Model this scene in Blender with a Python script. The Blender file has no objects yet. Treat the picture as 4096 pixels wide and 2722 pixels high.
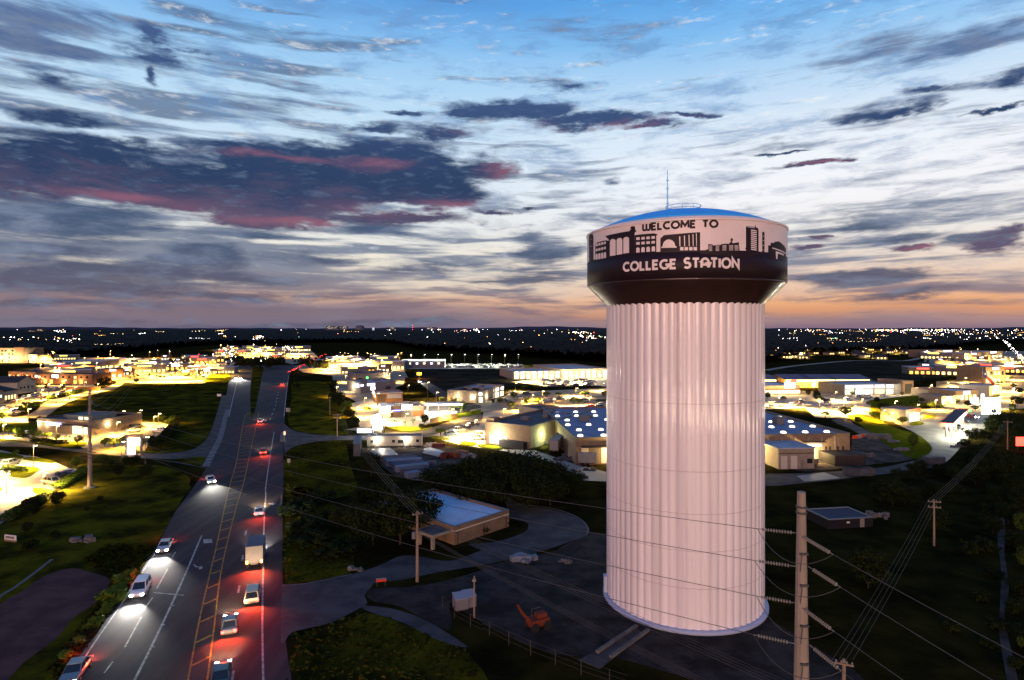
import bpy, math, random
from mathutils import Vector
R = math.radians
rnd = random.Random(7)
C = bpy.context.scene.collection
scene = bpy.context.scene

# ---------------------------------------------------------------- camera
CAMZ, F, CX, HY = 36.0, 2431.0, 2048.0, 1314.0      # eye height (m), focal length, principal column and horizon row
cam_d = bpy.data.cameras.new('camera')
cam = bpy.data.objects.new('camera', cam_d); C.objects.link(cam)
cam.location = (0, 0, CAMZ); cam.rotation_euler = (R(90), 0, 0)
cam_d.sensor_width = 36; cam_d.lens = 36 * F / 4096; cam_d.shift_y = (HY - 1361) / 4096
cam_d.clip_start = 0.5; cam_d.clip_end = 60000
scene.camera = cam
scene.view_settings.view_transform = 'Standard'; scene.view_settings.look = 'None'
scene.view_settings.exposure = 0.0; scene.view_settings.gamma = 1.0
scene.render.engine = 'CYCLES'
cy = scene.cycles
cy.use_denoising = True; cy.max_bounces = 5; cy.diffuse_bounces = 2; cy.glossy_bounces = 2; cy.transmission_bounces = 2
cy.sample_clamp_indirect = 4.0; cy.caustics_reflective = False; cy.caustics_refractive = False
cy.use_light_tree = True

# ---------------------------------------------------------------- sky
def lin(r, g, b):
    f = lambda c: (c / 12.92 if c <= 0.04045 else ((c + 0.055) / 1.055) ** 2.4)
    return (f(r / 255), f(g / 255), f(b / 255), 1)

class NT:
    "small helper to wire shader nodes"
    def __init__(s, nt): s.t = nt; s.l = nt.links
    def n(s, typ, **kw):
        nd = s.t.nodes.new(typ)
        for k, v in kw.items(): setattr(nd, k, v)
        return nd
    def put(s, sock, v):
        if hasattr(v, 'is_output'): s.l.new(v, sock)
        elif v is not None: sock.default_value = v
    def m(s, op, a, b=None, c=None, clamp=False):
        nd = s.n('ShaderNodeMath', operation=op, use_clamp=clamp)
        s.put(nd.inputs[0], a); s.put(nd.inputs[1], b); s.put(nd.inputs[2], c)
        return nd.outputs[0]
    def v(s, op, a, b=None, scale=None):
        nd = s.n('ShaderNodeVectorMath', operation=op)
        s.put(nd.inputs[0], a); s.put(nd.inputs[1], b)
        if scale is not None: s.put(nd.inputs['Scale'], scale)
        return nd.outputs['Value'] if op in ('LENGTH', 'DOT_PRODUCT') else nd.outputs[0]
    def xyz(s, x, y, z):
        nd = s.n('ShaderNodeCombineXYZ')
        for i, q in enumerate((x, y, z)): s.put(nd.inputs[i], q)
        return nd.outputs[0]
    def sep(s, a):
        nd = s.n('ShaderNodeSeparateXYZ'); s.put(nd.inputs[0], a); return nd.outputs
    def noise(s, vec, scale=1, detail=4, rough=.55, dist=0.0):
        nd = s.n('ShaderNodeTexNoise'); s.put(nd.inputs['Vector'], vec)
        nd.inputs['Scale'].default_value = scale; nd.inputs['Detail'].default_value = detail
        nd.inputs['Roughness'].default_value = rough; nd.inputs['Distortion'].default_value = dist
        return nd.outputs['Fac'], nd.outputs['Color']
    def ss(s, x, a, b, lo=0.0, hi=1.0):
        nd = s.n('ShaderNodeMapRange', interpolation_type='SMOOTHSTEP')
        for i, q in enumerate((x, a, b, lo, hi)): s.put(nd.inputs[i], q)
        return nd.outputs[0]
    def ramp(s, x, stops):
        nd = s.n('ShaderNodeValToRGB'); cr = nd.color_ramp
        while len(cr.elements) < len(stops): cr.elements.new(0.5)
        for e, (p, c) in zip(cr.elements, stops): e.position = p
        for e, (p, c) in zip(cr.elements, stops): e.position = p; e.color = c
        s.put(nd.inputs[0], x); return nd.outputs[0]
    def mix(s, f, a, b, mode='MIX'):
        nd = s.n('ShaderNodeMix', data_type='RGBA', blend_type=mode)
        s.put(nd.inputs[0], f); s.put(nd.inputs[6], a); s.put(nd.inputs[7], b)
        return nd.outputs[2]

world = bpy.data.worlds.new('World'); scene.world = world; world.use_nodes = True
wt = world.node_tree; wt.nodes.clear(); S = NT(wt)
D2 = 180 / math.pi
def azel(xv, yv):       # direction (degrees) of a place in the sky
    az = math.atan((xv - 1179.5) / 1400); return az * D2, math.atan((757 - yv) / 1400 * math.cos(az)) * D2
gen = S.n('ShaderNodeTexCoord').outputs['Generated']
dx, dy, dz = S.sep(gen)[:3]
az = S.m('MULTIPLY', S.m('ARCTAN2', dx, dy), D2)
el = S.m('MULTIPLY', S.m('ARCSINE', S.m('MAXIMUM', S.m('MINIMUM', dz, 1.0), -1.0)), D2)
P0 = S.xyz(az, el, 0.0)
# ragged warp so that cloud outlines are torn
wn1 = S.noise(S.xyz(S.m('MULTIPLY', az, .10), S.m('MULTIPLY', el, .26), 3.7), 1.0, 7, .62)[1]
warp = S.v('SUBTRACT', wn1, (0.5, 0.5, 0.5))
P = S.v('ADD', P0, S.v('MULTIPLY', warp, (7.0, 3.6, 0)))
wn2 = S.noise(S.xyz(S.m('MULTIPLY', az, .05), S.m('MULTIPLY', el, .2), 9.1), 1.0, 3, .5)[1]
Psoft = S.v('ADD', P0, S.v('MULTIPLY', S.v('SUBTRACT', wn2, (.5, .5, .5)), (6.0, 2.0, 0)))
fb, fbc = S.noise(S.xyz(S.m('MULTIPLY', az, .22), S.m('MULTIPLY', el, .75), 0), 1.0, 9, .6, .25)
fb2 = S.noise(S.v('ADD', S.xyz(S.m('MULTIPLY', az, .55), S.m('MULTIPLY', el, 1.9), 5.0), S.v('SCALE', warp, scale=2.0)), 1.0, 8, .62)[0]
fbm = S.m('SUBTRACT', S.m('MULTIPLY_ADD', fb2, .45, S.m('MULTIPLY', fb, .75)), 0.6)
st = S.noise(S.v('MULTIPLY', Psoft, (.06, .55, 1)), 1.0, 6, .55)[0]
st2 = S.noise(S.v('MULTIPLY', Psoft, (.11, 1.1, 1)), 1.0, 6, .6)[0]
def blobs(lst, coord):
    out = None
    for (xv, yv, rx, ry, s_) in lst:
        a, e = azel(xv, yv); ca = math.cos(a / D2)
        ra = rx / 1400 * D2 * ca * ca; re = ry / 1400 * D2 * ca
        ln = S.v('LENGTH', S.v('MULTIPLY', S.v('SUBTRACT', coord, (a, e, 0)), (1 / ra, 1 / re, 0)))
        d = S.m('MULTIPLY_ADD', ln, -s_, s_)
        out = d if out is None else S.m('MAXIMUM', out, d)
    return out
T = lambda yv: max(0, min(1, (math.atan((757 - yv) / 1400) * D2) / 32))
left = [(760,(112,104,128)),(735,(126,116,132)),(714,(150,132,140)),(692,(218,176,150)),(660,(224,208,190)),(600,(242,234,218)),(540,(232,234,232)),
        (450,(214,230,242)),(380,(206,229,247)),(300,(198,226,247)),(200,(174,214,246)),(110,(134,190,240)),(0,(92,158,224))]
right = [(760,(138,112,130)),(742,(172,136,134)),(724,(218,154,116)),(704,(238,176,130)),(676,(236,198,172)),(630,(238,216,198)),(560,(240,236,232)),(480,(246,246,250)),
         (400,(240,245,252)),(310,(216,232,248)),(220,(178,214,246)),(120,(134,192,242)),(0,(90,166,234))]
t_el = S.m('DIVIDE', S.m('SUBTRACT', S.m('ADD', el, S.m('MULTIPLY', S.m('SUBTRACT', wn2.node.outputs['Fac'], .5), 2.2)), 0.0), 32, clamp=True)
rl = S.ramp(t_el, [(T(y), lin(*c)) for y, c in left]); rr = S.ramp(t_el, [(T(y), lin(*c)) for y, c in right])
base = S.mix(S.ss(az, -16, 22), rl, rr)
# thin streaky cloud everywhere, thicker low down on the left
bias = S.ss(el, 2, 30, .035, -.10)
bl = S.ss(az, -40, 12, .09, -.015)
stk = S.ss(S.m('ADD', S.m('ADD', S.m('MULTIPLY', st, .6), S.m('MULTIPLY', st2, .4)), S.m('ADD', bias, bl)), .475, .61)
low = S.ss(el, 1.2, 7.0)
grey = S.mix(low, lin(126, 108, 122), lin(84, 104, 138))
stk_on = S.m('MULTIPLY', stk, S.ss(el, .3, 1.6, .25, .82))
col = S.mix(stk_on, base, grey)
mot = S.noise(S.v('ADD', S.xyz(S.m('MULTIPLY', az, .14), S.m('MULTIPLY', el, .62), 2.0), S.v('SCALE', warp, scale=1.3)), 1.0, 9, .64)[0]
col = S.mix(S.m('MULTIPLY', S.ss(mot, .46, .68), S.ss(el, 2, 7, .15, .62)), col, S.mix(S.ss(el, 8, 20), lin(136, 146, 168), lin(104, 148, 200)))
# pale bright streaks between them
wh = S.m('MULTIPLY', S.ss(S.m('ADD', S.m('MULTIPLY', st2, .5), S.m('MULTIPLY', fb2, .5)), .53, .68), S.ss(el, 3, 9, 0.0, .6))
col = S.mix(wh, col, lin(244, 246, 248))
soft = [(60,470,190,46,1),(130,520,260,44,.95),(60,580,240,36,.8),(300,640,270,46,1.7),(130,645,160,34,1.3),(470,600,170,34,1.4),(230,500,240,40,1.1),(560,545,150,26,.7),(420,680,420,16,.7),(200,700,420,15,.6),(860,520,110,24,.75),
        (1260,575,110,40,1),(1230,640,110,26,.85),(1200,530,60,14,.5),(1980,645,210,22,1.1),(2080,690,180,13,.8),(2000,505,210,26,.7),(2290,545,120,30,.9),(1850,545,140,14,.5),(2080,540,180,14,.6),
        (2200,100,240,34,.62),(2000,130,260,30,.5),(1980,270,120,22,.6),(2300,190,120,22,.6),(2130,240,90,16,.5),(1430,410,34,10,.8),(80,30,230,46,.7),(60,90,220,30,.7),(120,120,150,30,.7),(40,60,150,70,.8),(200,30,160,30,.6),(480,330,160,12,.5),(1000,300,180,20,.5),(560,640,200,20,.8),(760,600,160,14,.5),(980,620,160,14,.6),(1800,340,130,10,.4),
        (730,200,90,26,.35),(620,240,90,20,.35),(90,175,90,24,.55),(1330,80,160,28,.22),(700,745,700,10,.5),(1600,690,300,12,.4)]
hard = [(180,385,270,60,1.35),(60,420,170,40,.85),(430,420,250,62,1.7),(640,445,270,76,2.0),(760,405,310,70,2.0),(930,400,200,70,1.8),(620,500,170,34,1.5),(980,445,140,40,1.4),(330,450,220,30,1.2),(1110,385,80,34,.8),
        (230,325,290,22,.75),(500,335,90,12,.6),(860,345,120,24,.8),(1180,255,190,26,1.15),(1080,262,90,18,1),(1370,280,170,18,1.0),(1500,290,90,10,.8),(1590,265,70,7,.9),(930,262,60,8,.8),(880,300,80,12,.8),(1020,310,70,12,.7),
        (1300,190,70,14,.55),(345,125,90,24,.75),(340,82,70,16,.6),(450,122,60,7,.5),(345,165,16,26,.6),(120,195,60,20,.65),(120,260,160,16,.8),(30,250,80,18,.7),
        (1800,344,90,5,1.0),(1890,372,130,9,1.0),(1975,360,40,9,.8),(2150,215,90,10,.5),(2060,258,120,8,.6),(2300,245,60,6,.9),(2330,180,60,16,.6),(1220,480,18,4,.5),(940,505,160,16,.9),(1120,490,60,8,.8),(2140,568,90,14,1.0),
        (2330,560,80,26,1.0),(1880,543,50,6,.9),(1840,580,30,6,.7),(2330,530,70,12,.6)]
dsoft = S.m('ADD', S.m('ADD', blobs(soft, S.v('ADD', Psoft, S.v('MULTIPLY', warp, (8, 3, 0)))), S.m('MULTIPLY', fbm, 1.1)), S.m('MULTIPLY', S.m('SUBTRACT', st2, .5), 1.6)); msoft = S.m('MULTIPLY', S.ss(dsoft, -.12, .6), .92)
dhard = S.m('ADD', blobs(hard, P), S.m('MULTIPLY', fbm, 1.9)); dhard = S.m('ADD', dhard, S.m('MULTIPLY', S.m('SUBTRACT', st, .5), .9)); mhard = S.ss(dhard, -.22, .46)
csoft = S.mix(S.ss(el, 1.5, 9), lin(92, 88, 108), S.mix(S.ss(el, 8, 26), lin(64, 84, 116), lin(84, 112, 160)))
csoft = S.mix(S.ss(fb, .42, .75), csoft, lin(120, 132, 158))
col = S.mix(msoft, col, csoft)
# hard clouds: navy bodies, mauve patches, rose bottoms
pinks = [(250,450,150,16,1.2),(690,510,170,16,1.4),(1040,465,110,14,1.3),(560,500,140,18,.8),(860,380,130,16,.7),(640,365,210,10,.85),(1150,395,60,34,.9),(1440,288,130,12,.9),(1890,378,140,7,1),(2150,572,100,12,1.3),(1800,344,90,6,.8),
         (1200,300,160,20,.4),(900,480,180,20,.5),(400,470,160,22,.4),(1570,268,90,6,.6),(1880,545,60,8,1)]
mp = S.ss(S.m('ADD', blobs(pinks, S.v('ADD', Psoft, S.v('MULTIPLY', warp, (7, 2.2, 0)))), S.m('MULTIPLY', fbm, 1.6)), -.15, 1.15)
cn = S.m('ADD', S.m('MULTIPLY', S.m('SUBTRACT', fb, .5), 9.0), S.m('MULTIPLY', S.m('SUBTRACT', fb2, .5), 5.0))
chard = S.mix(S.ss(S.m('ADD', el, cn), 7.5, 13.5), lin(96, 84, 110), lin(42, 62, 98))
chard = S.mix(S.m('MULTIPLY', S.ss(fb2, .50, .74), .5), chard, lin(104, 120, 150))
chard = S.mix(S.ss(el, 12, 27), chard, lin(72, 98, 146))
chard = S.mix(S.m('MULTIPLY', mp, .7), chard, lin(154, 98, 118))
col = S.mix(mhard, col, chard)
# the part of the sky above and behind the view: deep clear dusk blue, a dull rose belt low down
up = S.mix(S.ss(el, 26, 62), lin(92, 158, 226), lin(64, 122, 200))
col = S.mix(S.ss(el, 26, 34), col, up)
back = S.mix(S.ss(el, 0, 24), lin(128, 100, 112), lin(72, 118, 180))
back = S.mix(S.ss(el, 24, 62), back, lin(64, 122, 200))
col = S.mix(S.ss(S.m('ABSOLUTE', az), 58, 100), col, back)
col = S.mix(S.ss(el, -1.0, 0.0), lin(30, 30, 36), col)
SUN_EL, SUN_AZ = R(6), R(196)          # afterglow from behind the viewer, slightly to the left
sky = S.n('ShaderNodeTexSky', sky_type='NISHITA', sun_disc=False)
sky.sun_elevation = SUN_EL; sky.sun_rotation = SUN_AZ
col = S.mix(1.0, col, S.v('SCALE', sky.outputs[0], scale=0.002), 'ADD')
bg = S.n('ShaderNodeBackground'); S.put(bg.inputs[0], col); bg.inputs[1].default_value = 1.0
S.l.new(bg.outputs[0], S.n('ShaderNodeOutputWorld').inputs[0])
world.cycles.sampling_method = 'MANUAL'; world.cycles.sample_map_resolution = 512

# ---------------------------------------------------------------- sun: weak, broad, rosy afterglow
sl = bpy.data.lights.new('sun', 'SUN'); sl.energy = 2.5; sl.angle = R(35); sl.color = (1.0, .565, .44)
sun = bpy.data.objects.new('sun', sl); C.objects.link(sun)
sun_from = Vector((math.sin(SUN_AZ) * math.cos(SUN_EL), math.cos(SUN_AZ) * math.cos(SUN_EL), math.sin(SUN_EL)))
sun.rotation_euler = (-sun_from).to_track_quat('-Z', 'Y').to_euler()
sun.location = (0, -200, 120)
LK = 1.5        # one knob for every street lamp

# ---------------------------------------------------------------- places: where a line of sight meets the ground
def crop(ox, oy, sc): return lambda x, y: (ox + x * sc, oy + y * sc)
c1 = crop(0, 1300, .4339); c2 = crop(0, 1980, .4732); c3 = crop(900, 1280, .4464); c4 = crop(900, 1980, .4732)
c5 = crop(1800, 1280, .4464); c6 = crop(1800, 1980, .4732); c7 = crop(3000, 1280, .4644); c8 = crop(3000, 1980, .4732)
tc = crop(2300, 680, .3827); vv = crop(0, 0, 1.7363)
n1 = crop(0, 1380, .2203); n2 = crop(480, 1380, .2203); n3 = crop(1240, 1420, .2203); n4 = crop(3040, 1440, .2203); n5 = crop(3560, 1380, .2295); n6 = crop(1440, 1740, .2551)
def G(p, z=0.0):
    d = (CAMZ - z) * F / max(p[1] - HY, 1e-3)
    return Vector(((p[0] - CX) / F * d, d, z))
def gl(k, pts, z=0.0): return [G(k(*p), z) for p in pts]
def Zat(p, depth): return CAMZ - (p[1] - HY) * depth / F

# ---------------------------------------------------------------- materials
MATS = {}
def mat(name, col, rough=.6, metal=0.0, col2=None, nscale=1.0, bump=0.0, bscale=None, emit=None, estr=0.0, coat=0.0, coat_rough=.08, ndetail=5, stretch=None, contrast=(.35, .65), sample=True, spec=None):
    if name in MATS: return MATS[name]
    m = bpy.data.materials.new(name); m.use_nodes = True; MATS[name] = m
    nt = NT(m.node_tree); b = m.node_tree.nodes['Principled BSDF']
    c4_ = tuple(col) + (1,) if len(col) == 3 else col
    b.inputs['Base Color'].default_value = c4_; b.inputs['Roughness'].default_value = rough; b.inputs['Metallic'].default_value = metal
    b.inputs['Specular IOR Level'].default_value = spec if spec is not None else (.5 if rough < .45 else .18)
    if coat: b.inputs['Coat Weight'].default_value = coat; b.inputs['Coat Roughness'].default_value = coat_rough
    if col2 is not None or bump:
        co = nt.n('ShaderNodeTexCoord').outputs['Object']
        if stretch: co = nt.v('MULTIPLY', co, stretch)
        f, _ = nt.noise(co, nscale, ndetail, .6)
        if col2 is not None:
            nt.put(b.inputs['Base Color'], nt.mix(nt.ss(f, *contrast), c4_, tuple(col2) + (1,)))
        if bump:
            f2 = nt.noise(co, bscale or nscale * 4, 4, .6)[0]
            bp = nt.n('ShaderNodeBump'); bp.inputs['Strength'].default_value = bump; bp.inputs['Distance'].default_value = .1
            nt.put(bp.inputs['Height'], f2); nt.l.new(bp.outputs[0], b.inputs['Normal'])
    if emit is not None:
        b.inputs['Emission Color'].default_value = tuple(emit) + (1,); b.inputs['Emission Strength'].default_value = estr
        m.cycles.emission_sampling = 'AUTO' if sample else 'NONE'
    return m
def glow(name, col, s, sample=False): return mat(name, (.02, .02, .02), .5, emit=col, estr=s, sample=sample)

# ---------------------------------------------------------------- mesh building
class MB:
    def __init__(s): s.v = []; s.f = []; s.m = []
    def add(s, vs, fs, mi=0):
        o = len(s.v); s.v += [tuple(q) for q in vs]
        for f in fs: s.f.append(tuple(i + o for i in f)); s.m.append(mi)
        return s
    def box(s, x0, y0, z0, x1, y1, z1, mi=0):
        return s.add([(x0,y0,z0),(x1,y0,z0),(x1,y1,z0),(x0,y1,z0),(x0,y0,z1),(x1,y0,z1),(x1,y1,z1),(x0,y1,z1)],
              [(0,3,2,1),(4,5,6,7),(0,1,5,4),(1,2,6,5),(2,3,7,6),(3,0,4,7)], mi)
    def prism(s, poly, z0, z1, mi=0):
        n = len(poly); vs = [(p[0], p[1], z0) for p in poly] + [(p[0], p[1], z1) for p in poly]
        return s.add(vs, [tuple(range(n - 1, -1, -1)), tuple(range(n, 2 * n))] + [(i, (i + 1) % n, n + (i + 1) % n, n + i) for i in range(n)], mi)
    def tube(s, pts, r, n=6, mi=0, cap=True):
        pts = [Vector(p) for p in pts]; k = len(pts); rs = r if isinstance(r, (list, tuple)) else [r] * k
        vs = []
        for i, p in enumerate(pts):
            d = (pts[min(i + 1, k - 1)] - pts[max(i - 1, 0)])
            d = d.normalized() if d.length > 1e-9 else Vector((0, 0, 1))
            a = d.cross(Vector((0, 0, 1)));
            if a.length < 1e-3: a = Vector((1, 0, 0))
            a.normalize(); b = d.cross(a)
            for j in range(n):
                t = 2 * math.pi * j / n; vs.append(p + (a * math.cos(t) + b * math.sin(t)) * rs[i])
        fs = [(i * n + j, i * n + (j + 1) % n, (i + 1) * n + (j + 1) % n, (i + 1) * n + j) for i in range(k - 1) for j in range(n)]
        if cap: fs += [tuple(range(n - 1, -1, -1)), tuple((k - 1) * n + j for j in range(n))]
        return s.add(vs, fs, mi)
    def lathe(s, prof, n=32, c=(0, 0, 0), mi=0, axis=None):
        vs = []
        for r, z in prof:
            for j in range(n):
                t = 2 * math.pi * j / n; q = Vector((r * math.cos(t), r * math.sin(t), z))
                if axis is not None: q = axis @ q
                vs.append(q + Vector(c))
        k = len(prof)
        fs = [(i * n + j, i * n + (j + 1) % n, (i + 1) * n + (j + 1) % n, (i + 1) * n + j) for i in range(k - 1) for j in range(n)]
        if prof[0][0] > 1e-4: fs.append(tuple(range(n - 1, -1, -1)))
        if prof[-1][0] > 1e-4: fs.append(tuple((k - 1) * n + j for j in range(n)))
        return s.add(vs, fs, mi)
    def build(s, name, mats, parent=None, loc=None, smooth=False, rz=None):
        me = bpy.data.meshes.new(name); me.from_pydata(s.v, [], s.f)
        for m in (mats if isinstance(mats, (list, tuple)) else [mats]): me.materials.append(m)
        me.polygons.foreach_set('material_index', s.m)
        if smooth: me.polygons.foreach_set('use_smooth', [True] * len(s.f))
        me.update()
        return link(name, me, parent, loc, rz)
def link(name, me, parent=None, loc=None, rz=None):
    o = bpy.data.objects.new(name, me); C.objects.link(o)
    if parent is not None: o.parent = parent
    if loc is not None: o.location = loc
    if rz is not None: o.rotation_euler = (0, 0, rz)
    return o
def tag(o, label=None, cat=None, group=None, kind=None):
    for k, v_ in (('label', label), ('category', cat), ('group', group), ('kind', kind)):
        if v_: o[k] = v_
    return o
def thing(name, label, cat, loc=(0, 0, 0), rz=0.0, group=None):
    o = bpy.data.objects.new(name, None); C.objects.link(o); o.location = loc; o.rotation_euler = (0, 0, rz)
    o.empty_display_size = .5
    return tag(o, label, cat, group)
KIDS = {}
def kids_of(root):
    if root.name not in KIDS: KIDS[root.name] = [(ch, list(ch.children)) for ch in root.children]
    return KIDS[root.name]
def copy_thing(root, label, cat=None, loc=None, rz=None, group=None, scale=None, mats=None):
    r = root.copy(); C.objects.link(r)
    tag(r, label, cat, group)
    if loc is not None: r.location = loc
    if rz is not None: r.rotation_euler = (0, 0, rz)
    if scale is not None: r.scale = (scale,) * 3 if isinstance(scale, (int, float)) else scale
    for ch, sub in kids_of(root):
        c = ch.copy(); C.objects.link(c); c.parent = r
        if mats and ch.name.split('.')[0] in mats:
            c.material_slots[0].link = 'OBJECT'; c.material_slots[0].material = mats[ch.name.split('.')[0]]
        for g in sub:
            d = g.copy(); C.objects.link(d); d.parent = c
    return r
def smooth_pts(pts, n=5, closed=False):
    out = []; k = len(pts)
    for i in range(k if closed else k - 1):
        g = lambda j: pts[j % k] if closed else pts[max(0, min(k - 1, j))]
        p0, p1, p2, p3 = (Vector(g(i - 1)), Vector(g(i)), Vector(g(i + 1)), Vector(g(i + 2)))
        for j in range(n):
            t = j / n
            out.append(.5 * ((2 * p1) + (p2 - p0) * t + (2 * p0 - 5 * p1 + 4 * p2 - p3) * t * t + (3 * p1 - p0 - 3 * p2 + p3) * t ** 3))
    if not closed: out.append(Vector(pts[-1]))
    return out
def sheet(name, pts, z, m, kind='structure', label=None, cat=None, thick=0.0):
    mb = MB(); n = len(pts)
    ar = sum(pts[i][0] * pts[(i + 1) % n][1] - pts[(i + 1) % n][0] * pts[i][1] for i in range(n))
    if ar < 0: pts = list(reversed(pts))
    if thick: mb.prism(pts, z - thick, z)
    else: mb.add([(p[0], p[1], z) for p in pts], [tuple(range(n))])
    return tag(mb.build(name, m), label, cat, None, kind)
def ribbon(mb, pts, w, z, dash=None, gap=None, mi=0):
    "flat strip of width w along pts, optionally dashed"
    pts = [Vector((p[0], p[1], 0)) for p in pts]
    segs = []
    if dash is None: segs = [pts]
    else:
        cur = []; acc = 0; on = True; prev = pts[0]; cur = [prev]
        for q in pts[1:]:
            while True:
                L = (q - prev).length; need = (dash if on else gap) - acc
                if L < need: acc += L; prev = q; cur.append(q) if on else None; break
                p = prev + (q - prev) * (need / L)
                if on: cur.append(p); segs.append(cur); cur = []
                else: cur = [p]
                on = not on; acc = 0; prev = p
        if on and len(cur) > 1: segs.append(cur)
    for sg in segs:
        if len(sg) < 2: continue
        vs = []
        for i, p in enumerate(sg):
            d = (sg[min(i + 1, len(sg) - 1)] - sg[max(i - 1, 0)]).normalized(); nn = Vector((-d.y, d.x, 0)) * w / 2
            vs += [(p.x + nn.x, p.y + nn.y, z), (p.x - nn.x, p.y - nn.y, z)]
        mb.add(vs, [(2 * i, 2 * i + 1, 2 * i + 3, 2 * i + 2) for i in range(len(sg) - 1)], mi)
def lamp(parent, loc, power, color=(1, .72, .34), r=.25, kind='POINT', spot=150, blend=.5, rot=None):
    l = bpy.data.lights.new('lamp_light', kind); l.energy = power * LK; l.color = color; l.shadow_soft_size = r
    if kind == 'SPOT': l.spot_size = R(spot); l.spot_blend = blend
    o = bpy.data.objects.new('lamp_light', l); C.objects.link(o); o.parent = parent; o.location = loc
    if rot: o.rotation_euler = rot
    return o
# ---------------------------------------------------------------- ground
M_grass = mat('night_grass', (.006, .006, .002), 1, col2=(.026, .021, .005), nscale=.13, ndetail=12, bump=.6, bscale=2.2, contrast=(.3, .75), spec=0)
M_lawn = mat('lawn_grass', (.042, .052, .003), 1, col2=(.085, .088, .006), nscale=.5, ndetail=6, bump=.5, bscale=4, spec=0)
M_scrub = mat('rough_grass', (.015, .015, .003), 1, col2=(.075, .066, .005), nscale=.10, ndetail=10, bump=1.0, bscale=1.6, contrast=(.4, .7), spec=0)
M_asph = mat('asphalt', (.018, .017, .021), .9, col2=(.040, .036, .039), nscale=.55, ndetail=11, bump=.15, bscale=9, stretch=(1, .07, 1), contrast=(.3, .72), spec=.12)
M_asph2 = mat('pale_asphalt', (.034, .032, .034), .95, col2=(.066, .060, .060), nscale=.25, ndetail=9, bump=.2, bscale=6, spec=.1)
M_conc = mat('concrete', (.20, .175, .145), .85, col2=(.28, .245, .20), nscale=.12, ndetail=7, bump=.1, bscale=6, spec=.3)
M_dirt = mat('bare_dirt', (.04, .031, .024), .95, col2=(.10, .078, .06), nscale=.2, ndetail=8, bump=1.0, bscale=1.0, spec=0)
M_dark = mat('dark_field', (.016, .015, .011), .95, col2=(.034, .030, .018), nscale=.05, ndetail=9, bump=.5, bscale=.8, spec=0)
M_white = mat('white_road_paint', (.36, .36, .34), .8, col2=(.16, .16, .155), nscale=1.2, ndetail=8)
M_yellow = mat('yellow_road_paint', (.36, .19, .03), .8, col2=(.16, .09, .025), nscale=1.2, ndetail=8)
M_curb = mat('kerb_concrete', (.12, .112, .10), .9, col2=(.075, .07, .066), nscale=1.5)

gb = MB(); NR, NS = 30, 64
rad = [0] + [40 * (1.26 ** i) for i in range(NR)]; rad[-1] = 45000
vs = [(0, 0, 0)] + [(r_ * math.cos(2 * math.pi * j / NS), r_ * math.sin(2 * math.pi * j / NS), 0) for r_ in rad[1:] for j in range(NS)]
fs = [(0, 1 + j, 1 + (j + 1) % NS) for j in range(NS)]
for i in range(NR - 1):
    for j in range(NS):
        a, b = 1 + i * NS, 1 + (i + 1) * NS; fs.append((a + j, b + j, b + (j + 1) % NS, a + (j + 1) % NS))
gb.add(vs, fs)
tag(gb.build('ground', M_grass), kind='structure')

# ---------------------------------------------------------------- the water tower
TX, TY = 23.0, 81.7
RC, RD = 10.1, 12.8                        # column and tank radius
ZC, ZB, ZT = 38.9, 41.75, 48.55             # top of column, tank bottom edge, tank top edge
M_tw = mat('tower_white_paint', (.58, .515, .51), .36, col2=(.75, .675, .665), nscale=.55, ndetail=9, coat=.8, coat_rough=.11, stretch=(1, 1, .022), contrast=(.28, .58), bump=.05, bscale=.6)
M_tw2 = mat('tank_white_paint', (.66, .55, .52), .4, col2=(.70, .59, .56), nscale=.4)
M_tm = mat('tank_maroon_paint', (.016, .008, .012), .55, spec=.22)
M_tc = mat('cone_maroon_paint', (.028, .012, .009), .38, col2=(.020, .009, .008), nscale=.6, coat=.35)
M_dome = mat('dome_sky_tint', (.03, .36, .84), .5, col2=(.05, .43, .88), nscale=1.2, stretch=(1, 1, 4))  # pale dome; the blue of the skylight is put into its colour
M_mast = mat('pale_blue_metal', (.35, .72, .95), .45)
tower = thing('water_tower', 'tall fluted white water tower with dark skyline mural and blue dome roof', 'water tower', (TX, TY, 0))
TH0 = math.atan2(-TY, -TX)                  # bearing of the viewer from the tower
NF, SEG = 62, 10
def fl(t): return .19 * abs(math.sin(t * NF / 2)) ** .8
cb = MB(); zs = [0.35, 6, 14, 22, 30, ZC - .6, ZC + .35]
n = NF * SEG
for z in zs:
    for j in range(n):
        t = 2 * math.pi * j / n; r_ = RC - .12 + fl(t); cb.v.append((r_ * math.cos(t), r_ * math.sin(t), z))
for i in range(len(zs) - 1):
    for j in range(n): cb.f.append((i * n + j, i * n + (j + 1) % n, (i + 1) * n + (j + 1) % n, (i + 1) * n + j)); cb.m.append(0)
col_o = cb.build('column', M_tw, tower, smooth=True)
for zz in (5.2, 9.6, 14.0, 19.0, 27.0):
    wsm = MB()
    for z in (zz, zz + .07):
        for j in range(n):
            t = 2 * math.pi * j / n; r_ = RC - .105 + fl(t); wsm.v.append((r_ * math.cos(t), r_ * math.sin(t), z))
    for j in range(n): wsm.f.append((j, (j + 1) % n, n + (j + 1) % n, n + j)); wsm.m.append(0)
    wsm.build('weld_seam', mat('weld_seam_paint', (.47, .40, .40), .5), col_o, smooth=True)
MB().lathe([(RC + .55, 0), (RC + .55, .3), (RC + .3, .42), (RC - .6, .45)], 96).build('base_ring', mat('base_ring_paint', (.30, .34, .46), .6), tower, smooth=True)
MB().lathe([(RC - .25, ZC - .55), (RC - .2, ZC - .1), (RD - .25, ZB - .25), (RD, ZB)], 128).build('bowl', M_tc, tower, smooth=True)
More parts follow.
